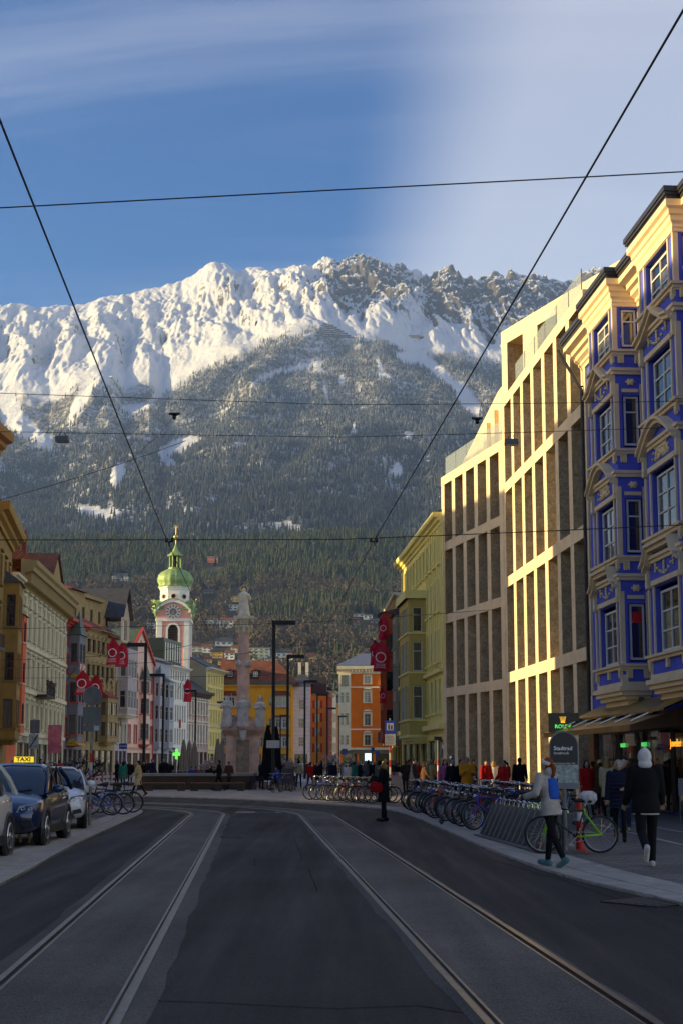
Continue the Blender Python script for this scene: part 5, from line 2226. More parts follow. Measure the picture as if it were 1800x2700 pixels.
def street_end():
 # --- big yellow house with orange roof behind the column
 yel = plaster('strong_yellow', (228, 148, 48))
 t, L = row_house('yellow_house', 'broad yellow house with orange tiled roof behind the stone column', plan(578, 252), plan(768, 252), 15.3, 12, yel,
       [(4.4, 1.75), (7.7, 1.75), (11.6, 1.65)], [1.9, 4.9, 7.3, 9.2], .85, sur=(plaster('yellow_trim', (206, 150, 60)), .12, .05, None), cornice=(.5, .7), cmat=yel, roof=None, skip=((0, 0), (1, 0), (2, 0)), shop=(5, 3.2, None), band=((3.6, .2, .1), (6.9, .2, .1)), bandm=plaster('yellow_trim', (206, 150, 60)))
 b = MB()
 b.moulding([(.3, 15.3), (-.75, 15.3), (-.75, 15.75), (.3, 15.75)], -.2, L + .6)
 b.build('gutter', COPPER_DARK, t)
 r = MB()
 r.add([(-.2, -.7, 15.7), (L + 1.2, -.7, 15.7), (L + 1.2, 12.7, 15.7), (-.2, 12.7, 15.7), (-.2, 5, 20.0), (L - 3.0, 5, 20.0)], [(0, 1, 5, 4), (1, 2, 5), (2, 3, 4, 5), (3, 0, 4), (3, 2, 1, 0)])
 r.build('roof', TILE, t)
 for x in (1.75, 6.3): dormer(t, x, 16.6, .2, 1.15, 1.25, DARK_FRAME, TILE)
 for x, zz in ((1.6, (4.3, 7.6, 11.4)), (L - 1.7, (4.3, 7.6, 11.4))):
  for z in zz:
   oriel(t, x - 1.35, x + 1.35, .5, z - .1, z + 2.0, [(z + .15, 1.6)], paint('oriel_grey', (178, 172, 168)), WHITE_FRAME, ('hip', .9 if z > 10 else .35), TILE, foot=False, nfront=2, sidew=.1)
 b = MB()
 wall_panel(b, 0, 12, 0, 15.3, [(1 + 2.2 * i, 1.9 + 2.2 * i, z, z + 1.7) for i in range(5) for z in (4.4, 7.7, 11.4)], 0, .2)
 b.build('side_wall', yel, t, (L + .01, 0, 0), R(90))
 for i in range(3):
  for z in (4.4, 7.7, 11.4): window(t, L - .12, z, 1.45 + 2.2 * i, .86, 1.66, 'cross', WHITE_FRAME, GLASS, rz=R(90))
 # --- narrow white house
 t, L = row_house('narrow_white_house', 'narrow white rusticated house right of the yellow house', plan(770, 262), plan(817, 262), 16.0, 10, plaster('cool_white', (206, 198, 196)),
       [(4.6, 1.7), (8.0, 1.7), (11.4, 1.7)], 1, .9, cornice=(.5, .5), cmat=GREY_FRAME, roof=('hip', 2.5, SLATE), shop=(1, 3.2, None), band=tuple((3.6 + .75 * i, .08, .05) for i in range(16)), bandm=plaster('cool_white_b', (186, 178, 176)))
 for x in (1.2, 2.6): MB().box(x - .28, x + .28, 4, 4.6, 17.5, 20.3).build('chimney', plaster('chimney_cream', (206, 196, 172)), t)
 # --- ochre yellow house with dark roof
 t, L = row_house('amber_house', 'amber house with white casements and dark metal roof', plan(816, 270), plan(859, 270), 14.6, 12, plaster('amber', (216, 152, 70)),
       [(3.6, 1.7), (6.6, 1.7), (9.3, 1.7), (11.9, 1.5)], [1.5], .95, sur=None, cornice=(.3, .4), cmat=TRIM, roof=None, frame=WHITE_FRAME, shutter=(redm_(),))
 MB().box(-.1, L + .1, .3, 12, 14.6, 17.8).build('roof', SLATE, t)
 # --- houses along the lane
 cols = [((150, 60, 40), 15), ((206, 190, 160), 16), ((190, 120, 60), 14), ((120, 130, 120), 15.5)]
 y = 276
 for i, (c, h) in enumerate(cols):
  p0, p1 = (-2.6 + .33 * (y - 276) / 4, y), (-2.6 + .33 * (y + 9 - 276) / 4, y + 9)
  nm = ['brick red', 'cream', 'tan orange', 'grey green'][i]
  row_house('lane_house', f'{nm} house deep in the narrow lane, {["first", "second", "third", "last"][i]} from the amber house', p0, p1, h, 8, plaster(f'lane_{i}', c), [(4, 1.6), (7, 1.6), (10, 1.6)], 3, .9, sur=(TRIM, .1, .05, None),
      cornice=(.5, .6), cmat=TRIM, roof=('ridge', 2.5, TILE_DARK), group='houses along the lane')
  y += 9.3
 # --- orange corner palace
 ora = plaster('strong_orange', (226, 106, 30))
 ct = plaster('palace_cream', (214, 200, 164))
 t, L = row_house('orange_palace', 'orange corner palace with cream window surrounds and turret oriel', plan(897, 262), plan(1075, 262), 18.2, 14, ora,
       [(4.8, 1.9), (8.4, 2.2), (12.6, 2.0), (16.05, 1.45)], [5.0, 8.6, 11.4], 1.15, sur=(ct, .26, .12, 'arch'), cornice=None, shop=(4, 3.5, None), band=((4.0, .4, .2), (7.6, .25, .14), (15.3, .25, .16)), bandm=ct, style='cross')
 b = MB()
 b.moulding([(.02, 17.9), (-.2, 17.9), (-.25, 18.3), (-.9, 18.7), (-1.0, 19.3), (.02, 19.4)], -.6, L)
 b.build('cornice', ct, t)
 for i in range(20): MB().box(.2 + i * .62, .42 + i * .62, -.8, 0, 18.3, 18.62).build('eaves_bracket', ct, t)
 r = ridge_roof(L, 14, 19.4, 2.8, .8, hip=4)
 r.build('roof', ZINC, t)
 b = MB()
 b.box(-.3, 1.9, -.55, .4, 3.9, 17.9)
 o = b.build('corner_turret', ct, t)
 for z, h in ((4.9, 1.8), (8.5, 2.2), (12.6, 1.9)):
  window(o, .38, z, -.58, .62, h, 'tall', WHITE_FRAME, GLASS)
  window(o, 1.28, z, -.58, .62, h, 'tall', WHITE_FRAME, GLASS)
 window(o, .8, 15.6, -.58, 1.3, 2.0, 'double', DARK_FRAME, GLASS_DARK)
 st = mat('ground_floor_stone', (.16, .12, .08), rough=.85, var=.25, scale=1.5, bump=.4, bscale=8)
 MB().box(0, L, -.12, 0, 3.3, 4.0).build('plinth_band', st, t)
 lettering('Weinhaus', .5, GOLD, MB().box(-1.6, 1.6, -.08, .0, -.95, .95).build('hanging_sign', paint('brown_sign', (72, 30, 16)), t, (8.4, -3.0, 6.2)), (0, -.09, 0))


def redm_():
 return paint('red_trim', (190, 52, 34))


street_end()


def right_far():
 # --- cream house next to the store
 cr = plaster('warm_cream', (228, 204, 130), var=.08)
 t, L = row_house('cream_house', 'long cream house with olive oriel next to the stone store', (4.37, 103.5), (5.9, 81.7), 16.3, 13, cr,
       [(4.6, 2.0), (7.6, 1.9), (10.6, 1.9), (13.4, 1.75)], 12, .85, sur=(cr, .14, .06, None), cornice=(.7, .55), cmat=cr, roof=('ridge', 3.2, SLATE), band=((3.6, .3, .35), (6.9, .22, .25)), bandm=cr, style='tall', shop=(6, 3.0, None), margin=.5)
 ol = plaster('olive_cream', (180, 158, 88))
 oriel(t, 9.2, 14.4, 1.15, 3.4, 12.0, [(4.4, 2.1), (7.4, 1.9), (9.9, 1.6)], ol, WHITE_FRAME, ('hip', .6), SLATE, trim=cr, nfront=3, sidew=.62)
 MB().box(9.0, 14.6, -1.35, 0, 12.0, 12.55).build('oriel_cornice', cr, t)
 for i in range(9):
  x = 15 + i * .95
  MB().box(x - .1, x + .1, -.09, 0, 7.2, 15.6).build('pilaster', cr, t)
 # --- grey green house with stacked bay
 gg = plaster('grey_green', (150, 142, 118))
 t, L = row_house('grey_bay_house', 'narrow grey green house with a tall stacked bay of blue frames', (4.95, 115), (5.3, 103.8), 14.6, 12, plaster('sunny_yellow', (222, 186, 96)),
       [(4.4, 1.7), (7.4, 1.7), (10.6, 1.7)], 4, .9, sur=None, cornice=(.5, .6), cmat=TRIM, roof=('ridge', 3.5, SLATE), shop=(3, 3.0, None))
 oriel(t, L - 3.6, L - .6, 1.3, 3.4, 12.6, [(4.4, 1.8), (7.2, 1.8), (10.2, 1.8)], gg, paint('slate_blue_frame', (98, 112, 124)), ('hip', .9), SLATE, sidew=.85, nfront=2)
 # --- brick red bay house
 br = plaster('brick_red_plaster', (176, 84, 54))
 t, L = row_house('red_bay_house', 'yellow house with a brick red bay hung with flags', (4.55, 129), (4.95, 115.3), 15.6, 12, plaster('gold_yellow', (228, 182, 80)),
       [(4.4, 1.7), (7.4, 1.7), (10.6, 1.7), (13.3, 1.4)], 5, .9, sur=None, cornice=(.5, .7), cmat=TRIM, roof=('ridge', 3.5, TILE_DARK), shop=(4, 3.0, None))
 oriel(t, L - 4.2, L - .8, 1.55, 3.6, 14.0, [(4.4, 1.6), (7.5, 1.6), (10.6, 1.6)], br, paint('brown_frame', (70, 44, 34)), ('hip', .5), SLATE, sidew=.95, nfront=2)


right_far()


def off_left():
 """the row south of the side street, left of the picture: it shades the street"""
 specs = [('street_block', 'pale block of the left row standing outside the picture by the cars', (-21.0, -40), (-23.6, 55.8), 19.5, 5.2, (206, 196, 176)),
     ('street_block', 'tan block at the far corner of the side street, outside the picture', (-24.0, 67.0), (-24.6, 96), 19.0, 5.0, (190, 168, 130)),
     ('street_block', 'grey block closing the side street far off to the left', (-84, 40), (-86, 100), 16.0, 3.4, (170, 166, 158))]
 for nm, lb, p0, p1, h, rise, c in specs:
  t, L = facade(nm, lb, p0, p1)
  b = MB()
  box_shell(b, L, 13, h, (), .2)
  b.build('wall', plaster('block_%d' % c[0], c), t)
  ridge_roof(L, 13, h, rise, .6).build('roof', TILE_DARK, t)


off_left()
# ================================================================ church tower, column, houses on the hill
def remeshed(mb, voxel, smooth=2, name='surface', mats=()):
 """one continuous skin round overlapping solids"""
 me = mb.mesh(name)
 o = bpy.data.objects.new('tmp', me)
 m = o.modifiers.new('r', 'REMESH')
 m.mode = 'VOXEL'
 m.voxel_size = voxel
 if smooth:
  s = o.modifiers.new('s', 'SMOOTH')
  s.iterations = smooth
  s.factor = .5
 out = evaluated_mesh(o)
 out.name = name
 out.materials.clear()
 for q in (mats if isinstance(mats, (list, tuple)) else [mats]): out.materials.append(q)
 out.shade_smooth()
 bpy.data.objects.remove(o)
 bpy.data.meshes.remove(me)
 return out


def church_tower():
 X, Y = plan(462, 240)
 t = thing('church_tower', 'pink and white church tower with green onion dome and clock', 'tower', (X, Y, 0), R(2))
 t.scale.z = 1.018
 white = plaster('tower_white', (236, 226, 206))
 pinkm = plaster('tower_pink', (218, 154, 142))
 W = 2.7
 b = MB()
 op = [(-.85, .85, 23.2, 26.6)]
 for k in range(4):
  b.M = Matrix.Rotation(R(90) * k, 4, 'Z') @ Matrix.Translation((0, -W, 0))
  wall_panel(b, -W, W, 0, 29.0, op if k in (0, 1) else (), 0, .35)
 b.M = None
 b.build('shaft', pinkm, t)
 for k in range(4):
  M = Matrix.Rotation(R(90) * k, 4, 'Z') @ Matrix.Translation((0, -W, 0))

  def piece(nm, f, m, **kw):
   q = MB()
   q.M = M
   f(q)
   q.build(nm, m, t, **kw)
  for s in (-1, 1):
   piece('pilaster', lambda q: q.box(s * W - s * .004, s * (W - .85), -.16, 0, 14, 27.2), white)
  piece('string_course', lambda q: q.box(-W - .16, W + .16, -.28, 0, 27.2, 27.7), white)
  if k in (0, 1):
   piece('arch_frame', lambda q: q.plate([(-1.2, 22.9)] + [(-1.2 * math.cos(math.pi * i / 12), 25.6 + 1.35 * math.sin(math.pi * i / 12)) for i in range(13)] + [(1.2, 22.9), (.85, 22.9)] + [(.85 * math.cos(math.pi * i / 12), 25.6 + 1.0 * math.sin(math.pi * i / 12)) for i in range(13)] + [(-.85, 22.9)], -.14, .0), white)
   for i in range(12):
    piece('louvre', lambda q: q.box(-.82, .82, .1 + .02, .3, 23.2 + i * .28, 23.2 + i * .28 + .2), mat('louvre_wood', (.06, .035, .025), rough=.8))
  # curved pediment over the clock
  arc = [(-W - .3 + (2 * W + .6) * i / 16, 29.3 + 1.75 * math.sin(math.pi * i / 16) ** .8) for i in range(17)]
  piece('pediment', lambda q: q.plate([(p[0], p[1] - .55) for p in arc] + arc[::-1], -.5, .2), white)
  piece('clock_wall', lambda q: q.plate([(-W, 27.7)] + [(W, 27.7)] + [(p[0], p[1] - .3) for p in arc[::-1]], -.05, .1), pinkm)
  piece('pediment_cover', lambda q: q.plate([(p[0] * 1.02, p[1]) for p in arc] + [(p[0] * 1.02, p[1] + .12) for p in arc[::-1]], -.6, 1.2), COPPER)
  if k in (0, 3):
   # clock: dial, ring, hour marks, hands
   cz = 28.9

   def disc(q, r, y0, y1):
    q.plate([(r * math.cos(2 * math.pi * i / 28), cz + r * math.sin(2 * math.pi * i / 28)) for i in range(28)], y0, y1)
   piece('clock_face', lambda q: disc(q, 1.28, -.2, -.05), paint('dial_white', (216, 206, 190)))
   piece('clock_ring', lambda q: disc(q, .62, -.23, -.2), mat('dial_grey', (.18, .18, .19), rough=.6))
   for i in range(12):
    a = 2 * math.pi * i / 12
    piece('hour_mark', lambda q: q.add([(math.sin(a) * r + math.cos(a) * w, -.215, cz + math.cos(a) * r - math.sin(a) * w) for r, w in ((.78, -.07), (.78, .07), (1.18, .09), (1.18, -.09))], [(0, 3, 2, 1)]), IRON)
   for a, ln, w in ((R(200), .62, .06), (R(178), .98, .05)):
    piece('clock_hand', lambda q: q.add([(math.sin(a) * r + math.cos(a) * v, -.25, cz + math.cos(a) * r - math.sin(a) * v) for r, v in ((-.15, -w), (-.15, w), (ln, .01), (ln, -.01))], [(0, 3, 2, 1)]), GOLD)
  # urns with copper leaves at the corners
  q = MB()
  q.M = Matrix.Rotation(R(90) * k, 4, 'Z')
  q.lathe([(.14, 28.0), (.2, 28.3), (.42, 28.8), (.2, 29.1), (.1, 29.4)], 8, (W + .5, -W - .2))
  rr = random.Random(k)
  for i in range(22):
   a, h = rr.uniform(0, 6.3), rr.uniform(29, 30.6)
   x, y = W + .5 + math.cos(a) * .5, -W - .2 + math.sin(a) * .5
   q.add([(x, y, h), (x + math.cos(a) * .5, y + math.sin(a) * .5, h + .4), (x + .15, y + .2, h + .5)], [(0, 1, 2)])
  q.build('urn', COPPER, t)
 # octagon
 b = MB()
 b.lathe([(2.62, 29.2), (2.62, 33.0), (2.75, 33.1), (2.75, 33.3), (2.9, 33.45), (2.9, 33.7)], 8, rot=R(22.5))
 b.build('octagon', white, t)
 for k in range(8):
  q = MB()
  q.M = Matrix.Rotation(R(45) * k, 4, 'Z') @ Matrix.Translation((0, -2.44, 0))
  q.plate([(.36 * math.cos(2 * math.pi * i / 14), 31.7 + .46 * math.sin(2 * math.pi * i / 14)) for i in range(14)], -.03, .05)
  q.build('oculus', mat('dark_opening', (.012, .010, .009), rough=.9, var=0), t)
  q = MB()
  q.M = Matrix.Rotation(R(45) * k, 4, 'Z') @ Matrix.Translation((0, -2.44, 31.7))
  q.ring((0, 0, 0), .46, .08, 16, 5, 'y')
  q.build('oculus_frame', pinkm, t)
 # ribbed onion dome
 prof = [(2.95, 33.7), (2.75, 33.95), (2.72, 34.2), (2.95, 34.7), (3.02, 35.3), (2.85, 36.0), (2.4, 36.6), (1.75, 37.0), (1.35, 37.2)]
 b = MB()
 n = 48
 vs, fs = [], []
 for (r, z) in prof:
  for j in range(n):
   a = 2 * math.pi * j / n
   rr_ = r * (1 - .045 * abs(math.cos(a * 8)) ** 6 + .02 * math.sin(a * 8) ** 2)
   vs.append((rr_ * math.cos(a), rr_ * math.sin(a), z))
 for i in range(len(prof) - 1):
  for j in range(n): fs.append((i * n + j, i * n + (j + 1) % n, (i + 1) * n + (j + 1) % n, (i + 1) * n + j))
 b.add(vs, fs)
 b.build('onion_dome', COPPER, t, smooth=50)
 b = MB()
 b.lathe([(1.25, 37.1), (1.25, 37.45), (1.1, 37.5)], 8, rot=R(22.5))
 b.build('lantern_base', COPPER, t)
 for k in range(8):
  a = R(45) * k + R(22.5)
  q = MB()
  q.tube([(1.0 * math.cos(a), 1.0 * math.sin(a), 37.4), (1.0 * math.cos(a), 1.0 * math.sin(a), 39.6)], .13, 6)
  q.build('lantern_post', COPPER, t)
 MB().lathe([(.5, 37.4), (.5, 39.6)], 8).build('lantern_core', mat('dark_opening', (.012, .010, .009), rough=.9, var=0), t)
 b = MB()
 b.lathe([(1.2, 39.45), (1.5, 39.55), (1.45, 39.7), (.9, 40.4), (.5, 41.3), (.22, 42.4), (.08, 43.0)], 8, rot=R(22.5))
 b.build('lantern_roof', COPPER, t)
 MB().tube([(0, 0, 42.9), (0, 0, 46.4)], .06, 6).build('finial_rod', GOLD, t)
 MB().ball((0, 0, 44.2), .42, nu=14, nv=10).build('finial_ball', GOLD, t, smooth=True)
 b = MB()
 b.plate([(-.5, 46.2), (-.1, 46.05), (.45, 46.2), (.2, 46.45), (.5, 46.7), (0, 46.6), (-.25, 46.95), (-.2, 46.5)], -.04, .04)
 b.build('weather_vane', GOLD, t)
 # real heights of the stages
 za = [0, 23.2, 26.6, 28.9, 31, 33.7, 37.2, 39.6, 43, 44.2, 47]
 zb = [0, 21.0, 24.4, 26.5, 28.6, 30.9, 34, 36.3, 38.3, 39.6, 41.8]
 for o in t.children:
  for v in o.data.vertices:
   v.co.z = float(np.interp(v.co.z + o.location.z, za, zb))
  o.location.z = 0


church_tower()


def draped(mb, h, w, seed, lean=0.0, hood=True, arms=((1, .3), (-1, .5)), mitre=False):
 """robed stone figure about the origin, facing -y"""
 r = random.Random(seed)
 ph = [r.uniform(0, 6) for _ in range(4)]
 rings = [(0, 1.0), (.06, .98), (.2, .9), (.36, .82), (.5, .78), (.6, .74), (.7, .82), (.78, .86), (.83, .62), (.86, .34)]
 n = 22
 vs, fs = [], []
 for (t, s) in rings:
  for j in range(n):
   a = 2 * math.pi * j / n
   f = 1 + (.10 * math.sin(a * 5 + ph[0] + t * 4) + .06 * math.sin(a * 9 + ph[1] - t * 6)) * (1 - t) * 1.3
   q = w * s * f
   vs.append((q * math.cos(a) + lean * math.sin(t * 3) * w, q * .72 * math.sin(a), t * h))
 for i in range(len(rings) - 1):
  for j in range(n): fs.append((i * n + j, i * n + (j + 1) % n, (i + 1) * n + (j + 1) % n, (i + 1) * n + j))
 fs += [tuple(range(n - 1, -1, -1)), tuple(range((len(rings) - 1) * n, len(rings) * n))]
 mb.add(vs, fs)
 hx = lean * .4 * w
 mb.ball((hx, -.02 * h, .925 * h), .055 * h, .062 * h, .075 * h, 12, 9)
 mb.tube([(hx, 0, .8 * h), (hx, 0, .9 * h)], .04 * h, 8)
 if hood: mb.ball((hx, .012 * h, .92 * h), .066 * h, .066 * h, .08 * h, 12, 9)
 if mitre: mb.tube([(hx, 0, .95 * h), (hx, 0, 1.0 * h), (hx, 0, 1.09 * h)], [.058 * h, .066 * h, .01 * h], 10)
 for s, up in arms:
  sh = Vector((s * w * .72 + hx, 0, .77 * h))
  el = Vector((s * w * 1.02, -.05 * h, .60 * h))
  ha = Vector((s * w * (.35 if up < .6 else 1.1), -.14 * h, (.6 + .25 * up) * h))
  mb.tube([sh, el], [.055 * h, .048 * h], 8)
  mb.tube([el, ha], [.048 * h, .03 * h], 8)
  mb.ball(ha, .03 * h, nu=8, nv=6)


def column():
 p = at(640, 2012, 95)
 t = thing('memorial_column', 'tall pinkish marble column with haloed stone Madonna on top', 'column', (p.x, p.y, .03), R(4))
 t.scale.z = 1.012
 marble = mat('red_marble', srgb(222, 184, 164), rough=.6, var=.28, scale=1.6, bump=.1, bscale=12)
 marble_d = mat('dark_marble', srgb(186, 150, 132), rough=.65, var=.3, scale=1.6)
 stone = mat('statue_stone', srgb(226, 216, 190), rough=.85, var=.25, scale=3, bump=.2, bscale=14)
 grey = mat('grey_statue_stone', srgb(206, 203, 196), rough=.85, var=.25, scale=3, bump=.2, bscale=14)
 for i, (w, z0, z1) in enumerate(((2.3, 0, .18), (2.0, .18, .36), (1.75, .36, .54))):
  MB().box(-w, w, -w, w, z0, z1 - .002).build('step', marble_d, t)
 b = MB()
 b.box(-1.25, 1.25, -1.25, 1.25, .54, 3.4)
 for sx in (-1, 1):
  for sy in (-1, 1):
   b.prism([(sx * 1.1 + dx, sy * 1.1 + dy) for dx, dy in ((-.3, -.3), (.3, -.3), (.3, .3), (-.3, .3))], .54, 3.4)
 b.build('pedestal', marble, t)
 for (w, z0, z1) in ((1.5, 3.4, 3.55), (1.62, 3.55, 3.68), (1.72, 3.68, 3.82), (1.55, .54, .74)):
  MB().box(-w, w, -w, w, z0, z1 - .002).build('pedestal_moulding', marble_d, t)
 rr = random.Random(2)
 for k in range(4):
  q = MB()
  q.M = Matrix.Rotation(R(90) * k, 4, 'Z')
  q.box(-.55, .55, -1.31, -1.25, 1.0, 3.1)
  for i in range(34):
   q.ball((rr.uniform(-.45, .45), -1.31, rr.uniform(1.1, 3.0)), rr.uniform(.04, .11), .05, rr.uniform(.05, .14), 6, 4)
  q.build('relief_panel', mat('relief_stone', srgb(168, 148, 126), rough=.9, var=.3, scale=4), t)
  q = MB()
  q.M = Matrix.Rotation(R(90) * k, 4, 'Z')
  q.plate([(-.3, 3.7), (-.22, 3.2), (0, 3.0), (.22, 3.2), (.3, 3.7)], -1.8, -1.6)
  q.build('cartouche', grey, t)
 b = MB()
 b.lathe([(1.1, 3.82), (1.0, 4.1), (.7, 4.35), (.62, 4.6), (.5, 4.7)], 16)
 b.build('shaft_base', marble_d, t)
 b = MB()
 b.lathe([(.44, 4.65), (.43, 5.2), (.42, 7), (.385, 9), (.35, 10.05), (.39, 10.1), (.39, 10.2)], 24)
 b.build('shaft', marble, t, smooth=40)
 # cherub heads half-way up
 for k in range(4):
  a = R(45 + 90 * k)
  q = MB()
  c = (math.cos(a) * .46, math.sin(a) * .46, 8.25)
  q.ball(c, .13, .13, .16, 8, 6)
  for s in (-1, 1): q.ball((c[0] + s * .14 * math.sin(a), c[1] - s * .14 * math.cos(a), 8.12), .12, .12, .2, 8, 6)
  q.build('cherub_head', grey, t, smooth=True)
 # capital: bell, two rows of leaves, volutes, abacus
 b = MB()
 b.lathe([(.36, 10.2), (.40, 10.5), (.52, 10.9), (.62, 11.1)], 16)
 for row, (z, r, h) in enumerate(((10.25, .42, .4), (10.55, .5, .42))):
  for i in range(8):
   a = 2 * math.pi * (i + .5 * row) / 8
   b.tube([(math.cos(a) * r, math.sin(a) * r, z), (math.cos(a) * (r + .06), math.sin(a) * (r + .06), z + h * .7), (math.cos(a) * (r + .2), math.sin(a) * (r + .2), z + h)], [.12, .1, .04], 6)
 for i in range(4):
  a = math.pi / 4 + math.pi / 2 * i
  b.ball((math.cos(a) * .78, math.sin(a) * .78, 11.0), .14, .14, .14, 8, 6)
 b.box(-.7, .7, -.7, .7, 11.1, 11.3)
 b.build('capital', stone, t, smooth=40)
 # the Madonna
 b = MB()
 draped(b, 1.95, .42, 3, lean=.12, arms=((1, .35), (-1, .42)))
 me = remeshed(b, .03, 2, 'madonna_statue', stone)
 obj('madonna_statue', me, t, (0, 0, 11.3), R(160))
 MB().ring((0, 0, 13.18), .25, .02, 24, 5, 'y').build('halo', GOLD, t)
 for i in range(12):
  a = 2 * math.pi * i / 12
  MB().ball((.25 * math.cos(a), 0, 13.18 + .25 * math.sin(a)), .045, nu=6, nv=5).build('halo_star', GOLD, t)
 b = MB()
 b.tube([(.55 * math.cos(q), .1, 11.85 + .52 * math.sin(q)) for q in [R(180 + 12 * i) for i in range(16)]], [.01 + .05 * math.sin(math.pi * i / 15) for i in range(16)], 6)
 b.build('crescent_moon', GOLD, t)
 # four saints round the foot of the shaft
 for k, (x, y, s, mit) in enumerate(((-1.28, -.55, 1, False), (.05, -1.25, 2, False), (1.28, -.55, 3, True), (0, 1.3, 4, False))):
  b = MB()
  draped(b, 1.95 if mit else 2.05, .40, 10 + s, lean=.15 * (-1) ** k, hood=k != 2, arms=((1, .4 if k != 1 else .9), (-1, .8 if k == 1 else .3)), mitre=mit)
  if k == 0: b.tube([(.45, -.2, 0), (.4, -.2, 2.2)], .025, 6)
  me = remeshed(b, .032, 1, 'saint_statue', grey)
  obj('saint_statue', me, t, (x, y, 3.95), R((-20, 5, 25, 180)[k]))
  MB().lathe([(.5, 3.82), (.46, 3.95)], 10, (x, y)).build('statue_plinth', marble_d, t)


column()
for o in bpy.data.objects:
 if o.parent and o.parent.name == 'memorial_column':
  if o.name.split('.')[0] in ('step', 'pedestal', 'pedestal_moulding', 'relief_panel', 'cartouche'): o.scale = (.8, .8, 1)
  if o.name.startswith('saint'): o.location = (o.location.x * .85, o.location.y * .85, o.location.z)
  if o.name.startswith('statue_plinth'): o.scale = (.85, .85, 1)


